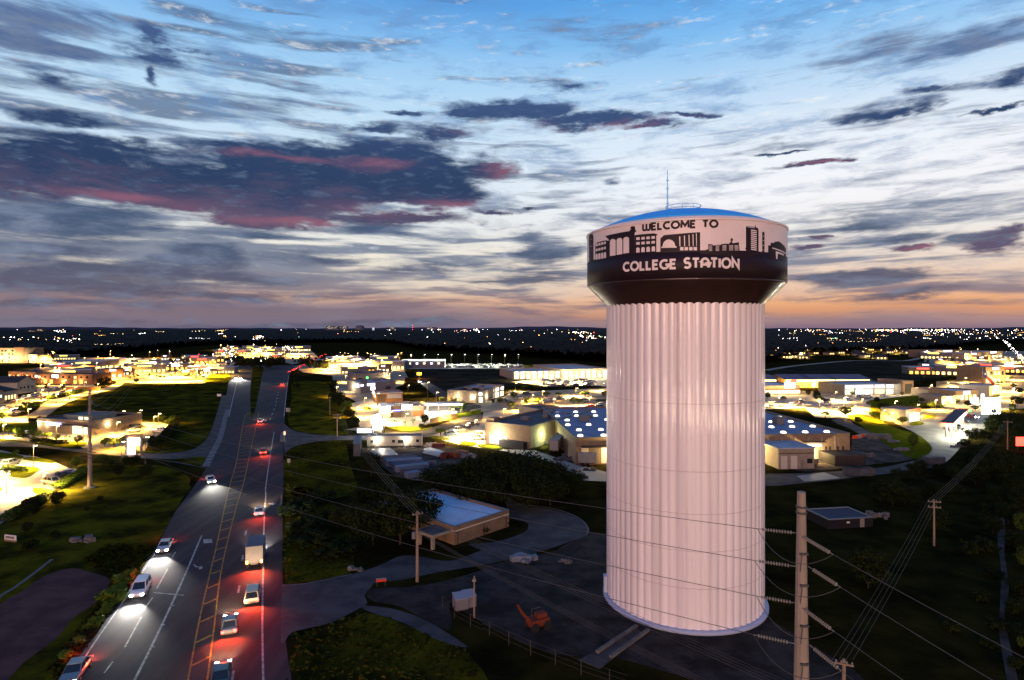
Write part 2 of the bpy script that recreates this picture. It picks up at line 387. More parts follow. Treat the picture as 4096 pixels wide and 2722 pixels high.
def rim_ray(px):
    "bearing and height at which a line of sight meets the tank wall"
    d = Vector(((px[0] - CX) / F, 1.0, (HY - px[1]) / F))
    a = d.x ** 2 + 1; b = -2 * (d.x * TX + TY); c = TX ** 2 + TY ** 2 - RD ** 2
    q = b * b - 4 * a * c
    k = (-b - math.sqrt(max(q, 0))) / (2 * a)
    x, y = d.x * k - TX, d.y * k - TY
    s_ = math.atan2(y, x) - TH0
    return ((s_ + math.pi) % (2 * math.pi) - math.pi) * RD, CAMZ + d.z * k
ZDK = rim_ray(tc(1130, 846))[1]             # where the dark lower half of the mural starts
MB().lathe([(RD, ZB), (RD, ZDK)], 160).build('dark_band', M_tm, tower, smooth=True)
MB().lathe([(RD, ZDK), (RD, ZT - .25), (RD + .12, ZT - .2), (RD + .12, ZT), (RD - .1, ZT + .12)], 160).build('white_band', M_tw2, tower, smooth=False)
dome_pr = [(RD - .1, ZT + .12), (RD - 1.0, ZT + .45)]
MB().lathe(dome_pr, 128).build('roof_shoulder', M_tw2, tower, smooth=True)
DH = 51.65 - ZT
dp = [(RD - 1.0, ZT + .45)] + [((RD - 1.0) * math.cos(a), ZT + .45 + (DH - .45) * math.sin(a)) for a in [R(8 * i) for i in range(1, 12)]]
dp[-1] = (0.0, ZT + DH)
# shallow dome: spherical cap
cap_r = RD - 1.0; cap_h = DH - .45; Rs = (cap_r ** 2 + cap_h ** 2) / (2 * cap_h)
dp = [(cap_r * (1 - i / 14), ZT + .45 + math.sqrt(Rs ** 2 - (cap_r * (1 - i / 14)) ** 2) - (Rs - cap_h)) for i in range(15)]
dome = MB().lathe(dp, 96).build('dome_roof', M_dome, tower, smooth=True)
rg = MB()
for k in range(10):
    t = 2 * math.pi * k / 10; rg.tube([(2.3 * math.cos(t), 2.3 * math.sin(t), 51.4), (2.3 * math.cos(t), 2.3 * math.sin(t), 52.35)], .035, 5)
for zz in (51.9, 52.35): rg.tube([(2.3 * math.cos(2 * math.pi * k / 40), 2.3 * math.sin(2 * math.pi * k / 40), zz) for k in range(41)], .045, 5, cap=False)
rg.build('railing', M_mast, tower)
MB().lathe([(.9, 51.3), (.9, 51.8), (.4, 52.0), (0, 52.05)], 20).build('roof_hatch', M_mast, tower, smooth=True)
an = MB().tube([(-2.2, -.4, 51.6), (-2.2, -.4, 54.2), (-2.2, -.4, 57.2)], [.11, .09, .05], 6)
for zz in (52.6, 53.6, 54.6, 55.7): an.tube([(-2.2, -.4, zz), (-2.2, -.4, zz + .18)], .16, 6)
an.tube([(-2.2, -.4, 52.0), (-1.3, -.4, 51.9)], .05, 5)
an.build('antenna', M_mast, tower)
MB().box(RC + .05, -.5, .45, RC + .5, .5, 2.6).build('door', mat('tower_door', (.35, .4, .5), .5), tower, loc=(0, 0, 0), rz=TH0 - 1.35)
# mural: skyline shapes wrapped round the tank wall
import bmesh
def wrap(polys, off, name, m):
    bm = bmesh.new()
    for poly in polys:
        vs_ = [bm.verts.new((s_, z_, 0)) for s_, z_ in poly]
        try: bm.faces.new(vs_)
        except ValueError: pass
    bmesh.ops.triangulate(bm, faces=bm.faces[:])
    lo = min(v_.co.x for v_ in bm.verts); hi = max(v_.co.x for v_ in bm.verts)
    k = math.ceil(lo / .4)
    while k * .4 < hi:
        bmesh.ops.bisect_plane(bm, geom=bm.verts[:] + bm.edges[:] + bm.faces[:], plane_co=(k * .4, 0, 0), plane_no=(1, 0, 0)); k += 1
    for v_ in bm.verts:
        t = TH0 + v_.co.x / RD; v_.co = Vector(((RD + off) * math.cos(t), (RD + off) * math.sin(t), v_.co.y))
    bmesh.ops.recalc_face_normals(bm, faces=bm.faces[:])
    for f_ in bm.faces:
        c_ = f_.calc_center_median()
        if f_.normal.x * c_.x + f_.normal.y * c_.y < 0: f_.normal_flip()
    me = bpy.data.meshes.new(name); bm.to_mesh(me); bm.free(); me.materials.append(m)
    return link(name, me, tower)
def rr_(pts): return [rim_ray(tc(*p)) for p in pts]
def rect(x0, y0, x1, y1, sk=0): return rr_([(x0, y0), (x1, y0 + sk), (x1, y1 + sk), (x0, y1)])
def arch(x0, x1, ytop, ybot, sk=0, n_=7):
    r_ = (x1 - x0) / 2; cx_ = (x0 + x1) / 2
    return rr_([(x0, ybot)] + [(cx_ - r_ * math.cos(math.pi * i / n_), ytop + r_ * .8 - r_ * .8 * math.sin(math.pi * i / n_) + sk * (i / n_)) for i in range(n_ + 1)] + [(x1, ybot + sk)])
YB = 1000      # run the dark shapes down into the dark band
dark = [rr_([(150, 985), (146, 700), (160, 668), (182, 668), (194, 700), (194, 945), (194, 960)]),
        rr_([(212, 960), (212, 782), (228, 762), (330, 735), (330, 930)]),
        rr_([(330, 930), (330, 742), (360, 738), (316, 692), (575, 640), (572, 625), (590, 622), (578, 612), (582, 598), (600, 590), (628, 592), (630, 626), (644, 640), (624, 660), (625, 880)]),
        rr_([(625, 880), (625, 684), (680, 676), (826, 664), (866, 676), (850, 690), (850, 862)]),
        rr_([(892, 868), (892, 720), (930, 684), (1308, 652), (1308, 860)]),
        rr_([(1308, 880), (1308, 846), (1350, 846), (1392, 828), (1392, 776), (1440, 782), (1440, 792), (1508, 782), (1510, 790), (1536, 776), (1590, 772), (1606, 776), (1616, 764), (1664, 766), (1712, 756), (1720, 850), (1764, 874), (1790, 874), (1790, 920)]),
        rr_([(1618, 765), (1632, 745), (1620, 735), (1632, 722), (1630, 712), (1648, 720), (1652, 738), (1640, 750), (1646, 766)]),
        rr_([(1786, 920), (1786, 600), (1800, 588), (1880, 600), (1880, 580), (1888, 580), (1888, 602), (1905, 606), (1918, 625), (1918, 900)]),
        rr_([(1780, 815), (1790, 815), (1790, 830), (1780, 830)]),
        rr_([(1948, 910), (1956, 860), (1956, 650), (1966, 648), (1980, 655), (1980, 862), (1986, 910)]),
        rr_([(2018, 930), (2018, 790), (2044, 790), (2044, 762), (2076, 766), (2090, 752), (2130, 748), (2165, 775), (2190, 800), (2205, 830), (2205, 960)])]
wrap(dark, .012, 'skyline_mural', mat('mural_maroon_paint', (.016, .008, .012), .55, spec=.22))
light = []
for x0, x1, y in ((152, 186, 770),): light += [rect(x0 + 6, 725, x1 - 4, 727), rect(x0 + 6, 800, x1 - 4, 803)]
for yy in (775, 828):
    for i in range(4): light.append(rect(218 + i * 28, yy - i * 7, 240 + i * 28, yy + 26 - i * 7, -5))
for i in range(4): light.append(arch(216 + i * 29, 239 + i * 29, 880 - i * 6, 940 - i * 5, -3))
for i, x in enumerate((366, 436, 506)): light.append(arch(x, x + 60, 728 - i * 11, 903 - i * 13, -9))
for yy in (708, 758):
    for i in range(4): light.append(rect(641 + i * 53, yy - i * 4, 677 + i * 53, yy + 27 - i * 4, -3))
for i in range(4): light.append(arch(640 + i * 54, 676 + i * 54, 813 - i * 4, 866 - i * 4, -2))
light.append(rr_([(902, 818), (902, 806), (916, 802)] + [(982 - 66 * math.cos(math.pi * i / 12), 800 - 72 * math.sin(math.pi * i / 12)) for i in range(13)] + [(1048, 802), (1062, 800), (1062, 814)]))
for i, x in enumerate((1088, 1138, 1186, 1228, 1264)): light.append(rr_([(x, 698 - i * 8), (x + 12 - i, 697 - i * 8), (x + 14 - i, 800), (x + 4, 800)]))
for i in range(4): light.append(rect(1098 + i * 47, 808, 1134 + i * 47, 842))
for x in (1397, 1470, 1540, 1610, 1666):
    for k in range(5): light.append(rect(x, 789 + k * 12 + (0 if x > 1500 else 4), x + (42 if x > 1500 else 36), 794 + k * 12 + (0 if x > 1500 else 4), -1 if x > 1500 else 1))
for k in range(11): light.append(rr_([(1838, 624 + k * 20), (1898, 634 + k * 20), (1898, 646 + k * 20), (1838, 636 + k * 20)]))
light.append(rr_([(1800, 594), (1876, 607), (1876, 612), (1800, 600)]))
for k in range(4): light.append(rr_([(1960, 690 + k * 48), (1976, 694 + k * 48), (1976, 699 + k * 48), (1960, 695 + k * 48)]))
light += [rr_([(2060, 812), (2200, 870), (2200, 882), (2062, 824)]), rr_([(2096, 850), (2180, 882), (2180, 898), (2118, 876), (2114, 935), (2100, 930)])]
wrap(light, .024, 'mural_window_pattern', M_tw2)
# lettering, drawn as strokes
def arc(cx_, cy_, rx, ry, a0, a1, n_=14): return [(cx_ + rx * math.cos(R(a0 + (a1 - a0) * i / n_)), cy_ + ry * math.sin(R(a0 + (a1 - a0) * i / n_))) for i in range(n_ + 1)]
GL = {'W': (1.05, [[(0, 1), (0, .32)] + arc(.26, .27, .26, .27, 180, 360, 8) + [(.52, 1)], arc(.78, .27, .26, .27, 180, 360, 8) + [(1.04, 1)]]),
      'E': (.58, [[(.58, 1), (0, 1), (0, 0), (.58, 0)], [(0, .52), (.5, .52)]]), 'L': (.52, [[(0, 1), (0, 0), (.52, 0)]]),
      'C': (.8, [arc(.5, .5, .5, .5, 50, 310, 18)]), 'O': (1.0, [arc(.5, .5, .5, .5, 0, 360, 26)]),
      'M': (1.0, [[(0, 0), (.06, 1), (.5, .3), (.94, 1), (1, 0)]]), 'T': (.72, [[(0, 1), (.72, 1)], [(.36, 1), (.36, 0)]]),
      'G': (.92, [arc(.5, .5, .5, .5, 50, 350, 20) + [(.98, .46), (.6, .46)]]),
      'S': (.62, [arc(.32, .745, .30, .255, 35, 250, 12) + arc(.31, .27, .32, .27, 80, -150, 14)]),
      'A': (.80, [[(0, 0), (0, .6)] + arc(.40, .60, .40, .40, 180, 0, 12) + [(.80, .6), (.80, 0)], [(0, .34), (.80, .34)]]),
      'I': (.0, [[(0, 0), (0, 1)]]), 'N': (.76, [[(0, 0), (0, 1), (.76, 0), (.76, 1)]])}
def stroke(pts, w):
    "one ribbon polygon strip as quads"
    closed = (Vector(pts[0]) - Vector(pts[-1])).length < 1e-4
    pts = [Vector(p) for p in pts]; out = []; k = len(pts); off = []
    for i in range(k):
        a = pts[i - 1] if i > 0 else (pts[-2] if closed else None); b = pts[i + 1] if i < k - 1 else (pts[1] if closed else None)
        d1 = (pts[i] - a).normalized() if a is not None else None; d2 = (b - pts[i]).normalized() if b is not None else None
        if d1 is None: d1 = d2
        if d2 is None: d2 = d1
        n1_ = Vector((-d1.y, d1.x)); n2_ = Vector((-d2.y, d2.x)); m_ = n1_ + n2_
        m_ = m_ / max(m_.length, 1e-6); off.append(m_ * (w / 2) / max(.35, m_.dot(n1_)))
    for i in range(k - 1): out.append([pts[i] + off[i], pts[i + 1] + off[i + 1], pts[i + 1] - off[i + 1], pts[i] - off[i]])
    return out
def lettering(txt, s0, s1, zb, h, wt_, heights=None):
    W = sum((GL[ch][0] if ch != ' ' else .42) + .30 for ch in txt) - .30
    kx = (s1 - s0) / W; s_ = s0; polys = []
    for i, ch in enumerate(txt):
        if ch != ' ':
            hh = h * (heights[i] if heights else 1)
            for st_ in GL[ch][1]:
                for q in stroke([(s_ + p[0] * kx, zb + p[1] * hh) for p in st_], wt_): polys.append([tuple(v_) for v_ in q])
        s_ += ((GL[ch][0] if ch != ' ' else .42) + .30) * kx
    return polys
sa, za = rim_ray(tc(1130, 606)); ha = rim_ray(tc(1130, 538))[1] - za
wrap(lettering('WELCOME TO', rim_ray(tc(712, 600))[0], rim_ray(tc(1488, 600))[0], za, ha, .25), .026, 'welcome_lettering', mat('mural_maroon_paint', (0, 0, 0)))
sb_, zb_ = rim_ray(tc(1100, 1026)); hb = rim_ray(tc(1100, 934))[1] - zb_
wrap(lettering('COLLEGE STATION', rim_ray(tc(510, 1000))[0], rim_ray(tc(1708, 1000))[0], zb_, hb, .27, [.94] * 8 + [1.06] + [1] * 6), .026, 'town_name_lettering', M_tw2)
# ---------------------------------------------------------------- highway and side roads
Vp = lambda pts, z=0.0: gl(vv, pts, z)
hw_left = Vp([(60,1680),(131,1568),(245,1412),(313,1331),(362,1257),(403,1181),(437,1135),(482,1060),(506,960),(522,905),(532,862),(545,842)])
hw_right = Vp([(698,1680),(672,1568),(654,1440),(651,1330),(651,1200),(653,1100),(654,1000),(661,900),(668,862),(682,842)])
sheet('highway', smooth_pts(hw_left, 4) + list(reversed(smooth_pts(hw_right, 4))), .012, M_asph)
sheet('median_grass', smooth_pts(Vp([(584,846),(606,846),(603,868),(592,925),(583,958),(578,955),(577,900),(580,868)]), 3, True), .03, M_scrub)
# junction roads
sheet('frontage_road', smooth_pts(gl(c1, [(-150,1050),(250,1090),(640,1142),(930,1148),(1180,1172),(1450,1187),(1700,1168),(1850,1105),(1955,950),(2045,650)]), 4)
      + gl(c1, [(2140,650),(2120,760),(2000,1180),(1890,1320)]) + smooth_pts(gl(c1, [(1700,1287),(1500,1252),(1250,1222),(1000,1200),(700,1172),(330,1130),(-150,1120)]), 4), .02, M_asph2)
sheet('ramp_island_grass', smooth_pts(gl(c1, [(1345,1228),(1600,1241),(1880,1216),(1862,1290),(1830,1306),(1700,1275),(1500,1248)]), 3, True), .06, M_scrub)
sheet('cross_street', smooth_pts(gl(c3, [(525,925),(600,985),(720,1018),(860,1033),(1080,1040),(1300,1030),(1420,1020)]), 4)
      + gl(c3, [(1440,1000),(1640,1012),(1790,990),(2000,912),(2150,870),(2300,845),(2300,905),(2120,950),(1960,1000),(1830,1050),(1770,1056)])
      + smooth_pts(gl(c3, [(1270,1080),(1060,1079),(860,1088),(700,1115),(600,1150),(530,1205)]), 4), .022, M_asph2)
drive = smooth_pts(gl(c4, [(480,765),(640,760),(860,720),(1080,672),(1300,600),(1480,520),(1640,520),(1900,560),(2164,470)]), 4) + smooth_pts(gl(c6, [(150,420),(420,390),(620,320),(660,270),(640,230),(500,190),(480,100),(430,40),(260,-40)]), 4) \
      + smooth_pts(gl(c6, [(420,-70),(560,60),(800,110),(1000,165),(1110,220),(1165,290),(1150,345),(1000,400),(800,470),(560,530),(300,590),(0,640)]), 4) \
      + smooth_pts(gl(c4, [(1880,640),(1640,690),(1500,720),(1280,742),(1230,790),(1180,850),(1200,920),(1100,980),(900,1080),(700,1130),(560,1170),(500,1250),(470,1250)]), 4)
sheet('pump_station_drive', drive, .018, M_asph2)
sheet('gravel_yard', smooth_pts(gl(c4, [(1230,800),(1700,760),(2164,640)]) + gl(c6, [(300,600),(900,470),(1320,330)]) + [Vector((36, 64, 0)), Vector((30, 56, 0))] + gl(c6, [(1500,1400),(900,1350),(300,1100),(0,900)]) + gl(c4, [(1900,1150),(1500,950),(1250,900)]), 3, True), .008,
      mat('dark_gravel', (.011, .0095, .009), 1, col2=(.034, .029, .027), nscale=.25, ndetail=10, bump=1.0, bscale=3, spec=.1))
sheet('worn_track', smooth_pts(gl(c4, [(1150,940),(1400,960),(1650,1040),(1850,1150),(2050,1290),(1800,1230),(1500,1080),(1250,1000)]), 3, True), .016, M_asph2)
mb = MB()
ribbon(mb, smooth_pts(gl(c4, [(480,768),(640,762),(860,722),(1070,676)]), 4), .35, .10)
ribbon(mb, smooth_pts(gl(c6, [(480,86),(700,95),(860,118),(1000,160),(1110,215),(1168,290),(1152,345)]), 4), .3, .10)
tag(mb.build('drive_kerb', M_curb), kind='structure')
def at_len(pts, d):
    for a, b in zip(pts, pts[1:]):
        L = (b - a).length
        if d <= L: return a + (b - a) * (d / L)
        d -= L
    return pts[-1]
# painted markings
wb, yb = MB(), MB()
for pts in ([(880,1510),(955,1410)], [(1055,1290),(1195,1035)], [(1210,980),(1290,870)], [(1325,795),(1418,626)], [(1452,538),(1482,486)]): ribbon(wb, gl(c2, pts), .16, .03)
ribbon(wb, smooth_pts(gl(c2, [(1100,1640),(1280,1285),(1440,950),(1580,640),(1705,345)]), 4), .26, .03)
ribbon(wb, smooth_pts(gl(c2, [(560,1640),(760,1310),(985,985),(1180,690),(1350,440)]), 4), .16, .03)
for q in ([(1270,1288),(1310,1288)], [(1360,1100),(1392,1102)], [(1440,936),(1475,938)], [(1500,800),(1528,802)], [(1555,667),(1580,667)], [(1300,828),(1555,852)]): ribbon(wb, gl(c2, q), .2, .036)
for q in ([(45,1640),(72,1490)], [(82,1170),(94,1085)], [(112,830),(122,770)], [(145,560),(153,512)], [(172,345),(180,303)]): ribbon(wb, gl(c4, q), .3, .03)
ribbon(wb, smooth_pts(gl(c4, [(325,1640),(318,1300),(316,1000),(325,500),(332,200),(345,0)]) + gl(c3, [(365,1500),(400,1250),(440,1005)]), 4), .22, .03)
ribbon(wb, smooth_pts(Vp([(527,960),(540,905),(550,865)]), 4), .3, .03); ribbon(wb, smooth_pts(Vp([(654,960),(660,905),(665,865)]), 4), .3, .03)
ribbon(wb, gl(c3, [(400,900),(450,780),(480,640)]), .3, .03, 6, 9)
arrow = gl(c2, [(1632,592),(1650,612),(1684,618),(1680,634),(1716,622),(1700,600),(1690,610),(1660,604),(1648,590)])
wb.add([(p.x, p.y, .034) for p in arrow], [tuple(range(len(arrow)))])
arrow = gl(c4, [(365,82),(400,84),(402,92),(432,76),(400,66),(400,74),(366,74)]); wb.add([(p.x, p.y, .034) for p in arrow], [tuple(range(len(arrow)))])
lab = gl(c2, [(1716,378),(1790,376),(1796,408),(1722,412)]); wb.add([(p.x, p.y, .034) for p in lab[:4]], [(0, 1, 2, 3)])
# turn-lane rib line (row of short bars)
rib = smooth_pts(gl(c1, [(2098,785),(2080,850),(2030,1040),(1960,1180),(1900,1310)]), 8)
for i in range(60):
    for k in range(1):
        p = at_len(rib, i * 2.0); wb.add([(p.x - .9, p.y - .3, .034), (p.x + .9, p.y - .3, .034), (p.x + .9, p.y + .3, .034), (p.x - .9, p.y + .3, .034)], [(0, 1, 2, 3)])
tag(wb.build('white_road_markings', M_white), kind='structure')
hl = smooth_pts(Vp([(415,1640),(433,1568),(463,1412),(499,1257),(518,1167),(532,1110),(546,1058),(562,968),(572,950)]), 6)
hr = smooth_pts(Vp([(462,1640),(477,1568),(494,1440),(512,1303),(545,1167),(562,1110),(577,1040),(593,968),(597,950)]), 6)
ribbon(yb, hl, .18, .03); ribbon(yb, hr, .18, .03)
tot = sum((b - a).length for a, b in zip(hl, hl[1:])); totr = sum((b - a).length for a, b in zip(hr, hr[1:]))
k = 3.0
while k < tot:
    a = at_len(hl, k); b = at_len(hr, k / tot * totr + 2.2); ribbon(yb, [a.lerp(b, .06), a.lerp(b, .94)], .34, .03); k += 5.2
ribbon(yb, smooth_pts(gl(c4, [(478,0),(470,160)]) , 3), .2, .03)
tag(yb.build('yellow_road_markings', M_yellow), kind='structure')
# ---------------------------------------------------------------- fields, lawns, paved lots
sheet('open_field', smooth_pts(gl(c1, [(430,835),(830,645),(1100,556),(1280,540),(1880,540),(2130,515),(2050,645),(1955,945),(1850,1100),(1700,1162),(1480,1165),(1560,1010),(1600,930),(1480,897),(1080,885),(980,828),(700,800)]), 2, True), .006, M_scrub)
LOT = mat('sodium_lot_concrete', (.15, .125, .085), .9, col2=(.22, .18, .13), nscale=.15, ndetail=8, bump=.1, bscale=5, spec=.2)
sheet('front_parking_lot', gl(c1, [(-500,1100),(-150,1124),(200,1200),(330,1215),(500,1265),(640,1325),(790,1338),(520,1505)]) + gl(c2, [(380,10),(25,235),(-300,470),(-1200,470)]), .025, M_conc)
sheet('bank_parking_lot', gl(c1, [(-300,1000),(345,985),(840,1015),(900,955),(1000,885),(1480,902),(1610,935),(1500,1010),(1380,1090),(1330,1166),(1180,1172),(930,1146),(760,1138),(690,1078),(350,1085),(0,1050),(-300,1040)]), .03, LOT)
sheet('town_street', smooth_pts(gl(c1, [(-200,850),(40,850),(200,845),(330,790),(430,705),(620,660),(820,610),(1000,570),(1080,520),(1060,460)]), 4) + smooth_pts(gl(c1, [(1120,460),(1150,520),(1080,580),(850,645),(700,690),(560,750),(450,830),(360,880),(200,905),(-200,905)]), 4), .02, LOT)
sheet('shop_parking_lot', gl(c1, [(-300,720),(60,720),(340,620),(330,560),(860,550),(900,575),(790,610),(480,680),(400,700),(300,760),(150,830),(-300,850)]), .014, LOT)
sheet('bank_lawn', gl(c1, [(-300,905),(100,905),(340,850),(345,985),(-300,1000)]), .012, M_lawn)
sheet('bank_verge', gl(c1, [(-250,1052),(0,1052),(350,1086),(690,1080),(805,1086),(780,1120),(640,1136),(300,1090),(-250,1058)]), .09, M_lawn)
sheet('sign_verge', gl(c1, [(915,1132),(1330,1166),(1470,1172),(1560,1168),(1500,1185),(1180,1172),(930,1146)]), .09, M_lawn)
sheet('roadside_slope', smooth_pts(gl(c1, [(640,1335),(730,1292),(860,1278),(1100,1290),(1380,1292),(1540,1310),(1680,1360),(1750,1420),(1740,1480)]), 4) + smooth_pts(Vp([(440,1120),(420,1150),(403,1178),(360,1255),(311,1328),(243,1410),(150,1530)]), 4)
      + gl(c2, [(330,1800),(-600,1400),(-600,300),(25,250),(380,40)]) + gl(c1, [(560,1530),(800,1370),(780,1335)]), .01, mat('slope_grass', (.013, .013, .003), 1, col2=(.075, .064, .005), nscale=.14, ndetail=9, bump=.7, bscale=2.5, spec=0))
sheet('drainage_slab', smooth_pts(gl(c2, [(370,690),(600,622),(760,655),(930,722),(830,900),(620,1040),(480,1210),(200,1420),(-60,1640),(-300,1300),(0,930),(180,820)]), 3, True), .02, mat('purplish_concrete', (.040, .017, .017), 1, col2=(.085, .036, .034), nscale=.2, ndetail=8, bump=.4, bscale=3, spec=.15))
mb = MB(); ribbon(mb, smooth_pts(gl(c2, [(-40,940),(0,860),(130,780),(300,655),(440,545)]), 4), .5, .03); tag(mb.build('slope_path', M_curb), kind='structure')
for nm, pts in (('lot_island_grass', [(105,1400),(240,1412),(352,1350),(368,1335),(330,1316),(230,1320),(110,1345)]), ('lot_island_grass', [(-60,1185),(40,1182),(215,1215),(150,1242),(-60,1225)]), ('lot_island_grass', [(208,1240),(300,1222),(490,1258),(480,1276),(330,1262)]),
                ('lot_island_grass', [(300,1520),(340,1508),(480,1530),(490,1555),(330,1562)]), ('lot_island_grass', [(-60,1480),(-20,1490),(20,1515),(0,1540),(-60,1550)]), ('lot_island_grass', [(1285,932),(1340,935),(1345,945),(1290,950)]),
                ('lot_island_grass', [(985,985),(1000,962),(1040,960),(1020,985)])):
    sheet(nm, smooth_pts(gl(c1, pts), 3, True), .16, M_lawn, thick=.15)
mb = MB()
for i in range(16):      # parking stalls of the front lot
    a = c1(540 - i * 30, 1495 + i * 20); p = G(a); q = G((a[0] - 38, a[1] - 12)); ribbon(mb, [p, q], .14, .04)
for i in range(7): ribbon(mb, gl(c1, [(500 + i * 34, 1410 - i * 9), (590 + i * 34, 1428 - i * 9)]), .14, .04)
for i in range(6): ribbon(mb, gl(c1, [(1390 + i * 26, 990 - i * 2), (1420 + i * 26, 1000 - i * 2)]), .14, .045)
ribbon(mb, gl(c1, [(-200,1490),(330,1370),(640,1330)]), .1, .04); ribbon(mb, gl(c1, [(-200,1330),(420,1288)]), .1, .04)
tag(mb.build('parking_stall_lines', M_white), kind='structure')
# middle
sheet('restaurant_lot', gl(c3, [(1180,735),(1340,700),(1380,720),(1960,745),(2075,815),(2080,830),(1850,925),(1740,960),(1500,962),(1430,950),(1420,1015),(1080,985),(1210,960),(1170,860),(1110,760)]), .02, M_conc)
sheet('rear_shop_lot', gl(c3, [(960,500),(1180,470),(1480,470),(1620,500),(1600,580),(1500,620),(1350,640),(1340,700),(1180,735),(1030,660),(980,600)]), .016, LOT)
sheet('back_street', gl(c3, [(1720,545),(1800,540),(2050,690),(2140,770),(2294,760),(2294,790),(2090,830),(1960,745)]), .03, M_asph)
sheet('supermarket_lot', gl(c3, [(1850,1055),(1840,1045),(1960,1000),(2120,945),(2300,905)]) + gl(c5, [(300,830),(620,800),(700,760),(1420,760),(1420,880),(700,900),(330,1000),(310,1130),(470,1160),(760,1170),(1110,1290),(1422,1370),(1422,1450),(1190,1440),(900,1270),(500,1180),(150,1130)]), .024, M_conc)
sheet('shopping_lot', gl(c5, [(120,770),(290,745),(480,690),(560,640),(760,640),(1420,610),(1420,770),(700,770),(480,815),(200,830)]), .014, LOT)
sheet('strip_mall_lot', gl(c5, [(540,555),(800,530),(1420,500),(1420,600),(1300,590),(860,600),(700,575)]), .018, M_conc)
sheet('ploughed_field', smooth_pts(gl(c5, [(-300,450),(0,446),(560,470),(560,540),(700,580),(480,600),(260,590),(-100,650),(-300,540)]), 3, True), .008, M_dark)
sheet('verge_grass', gl(c3, [(2070,845),(2294,800),(2294,845),(2130,870),(2000,910)]), .04, M_lawn)
for pts in ([(1480,962),(1520,985),(1600,990),(1720,985),(1735,962),(1600,958)], [(1430,945),(1470,975),(1600,1002),(1740,995),(1840,970),(1850,960),(1740,985),(1600,992),(1490,970)], [(1840,1048),(1870,1068),(1990,1078),(2010,1068),(1900,1045)], [(2108,1100),(2150,1092),(2252,1105),(2235,1128),(2130,1130)], [(1230,798),(1250,785),(1310,790),(1310,805),(1250,808)]):
    sheet('lot_island_grass', smooth_pts(gl(c3, pts), 2, True), .15, M_lawn, thick=.14)
sheet('lot_island_grass', smooth_pts(gl(c5, [(246,1130),(300,1118),(455,1140),(450,1168),(300,1150)]), 2, True), .15, M_lawn, thick=.14)
sheet('storage_yard', smooth_pts(gl(c3, [(1225,1150),(1770,1100),(1900,1110),(2240,1200),(2200,1280),(2010,1300),(1980,1420),(1700,1440),(1500,1380),(1350,1260)]), 2, True), .012, M_dirt)
sheet('bank_grass', smooth_pts(gl(c3, [(560,900),(600,700),(620,560),(900,560),(960,700),(1040,800),(1100,950),(1090,1035),(860,1028),(660,1000)]), 3, True), .007, mat('verge_rough_grass', (.016, .016, .003), 1, col2=(.075, .066, .005), nscale=.14, ndetail=9, bump=.8, bscale=2, spec=0))
# right
sheet('right_parking_lot', gl(c7, [(130,640),(560,655),(1000,690),(1420,640),(1420,660),(1050,740),(1040,830),(800,850),(560,840),(480,760),(130,770)]), .016, M_conc)
sheet('mall_street', gl(c7, [(130,590),(560,620),(1420,600),(1420,640),(1000,690),(560,655),(130,640)]), .03, LOT)
sheet('service_road', smooth_pts(gl(c7, [(700,868),(860,940),(960,1000),(1000,1050),(1060,1000),(1020,960),(900,900),(820,850)]), 2, True), .03, M_asph2)
sheet('construction_dirt', smooth_pts(gl(c7, [(340,1180),(860,1130),(870,1020),(1050,985),(1200,1010),(1330,1100),(1400,1200),(1100,1240),(700,1290),(400,1300)]), 2, True), .012, M_dirt)
sheet('station_forecourt', smooth_pts(gl(c7, [(1220,850),(1330,790),(1640,760),(1900,770),(2050,800),(2060,870),(2030,930),(1900,1000),(1820,1090),(1720,1200),(1620,1250),(1530,1190),(1568,1125),(1540,1062),(1440,985),(1330,930),(1250,890)]), 3, True), .026, mat('forecourt_concrete', (.09, .088, .078), .9, col2=(.14, .135, .12), nscale=.2, ndetail=8, bump=.1, bscale=5, spec=.2))
sheet('back_lane', smooth_pts(gl(c7, [(100,1335),(400,1325),(850,1300),(1150,1270),(1400,1215),(1560,1185),(1640,1250),(1400,1300),(1020,1345),(600,1392),(100,1432)]), 3, True), .02, M_asph2)
sheet('lane_apron', gl(c7, [(400,1345),(640,1315),(780,1365),(470,1395)]), .03, M_conc)
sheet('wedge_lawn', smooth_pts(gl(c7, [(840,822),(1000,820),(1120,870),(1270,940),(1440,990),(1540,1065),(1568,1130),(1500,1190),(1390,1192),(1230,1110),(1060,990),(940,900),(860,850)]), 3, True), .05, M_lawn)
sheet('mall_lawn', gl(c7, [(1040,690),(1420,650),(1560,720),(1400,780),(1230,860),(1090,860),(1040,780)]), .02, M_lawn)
sheet('restaurant_lots', gl(c7, [(1420,640),(1700,560),(2100,470),(2500,480),(2500,750),(2050,790),(1650,750),(1560,720)]), .014, LOT)
sheet('dark_pasture', smooth_pts(gl(c7, [(130,450),(500,395),(900,358),(1400,350),(1750,420),(1780,470),(1400,530),(1030,520),(560,490),(130,495)]), 3, True), .01, M_dark)
mb = MB(); ribbon(mb, smooth_pts(gl(c7, [(130,437),(300,408),(500,385),(900,352),(1350,352),(1500,310)]), 4), 7, .03); tag(mb.build('country_road', LOT), kind='structure')
for pts in ([(1370,900),(1420,882),(1495,885),(1480,905),(1410,912)], [(1490,840),(1520,820),(1600,822),(1570,852)]): sheet('forecourt_island_grass', smooth_pts(gl(c7, pts), 2, True), .15, M_lawn, thick=.13)
mb = MB(); ribbon(mb, smooth_pts(gl(c7, [(1540,1060),(1572,1125),(1500,1192)]), 5), .3, .16); tag(mb.build('wedge_kerb', M_curb), kind='structure')
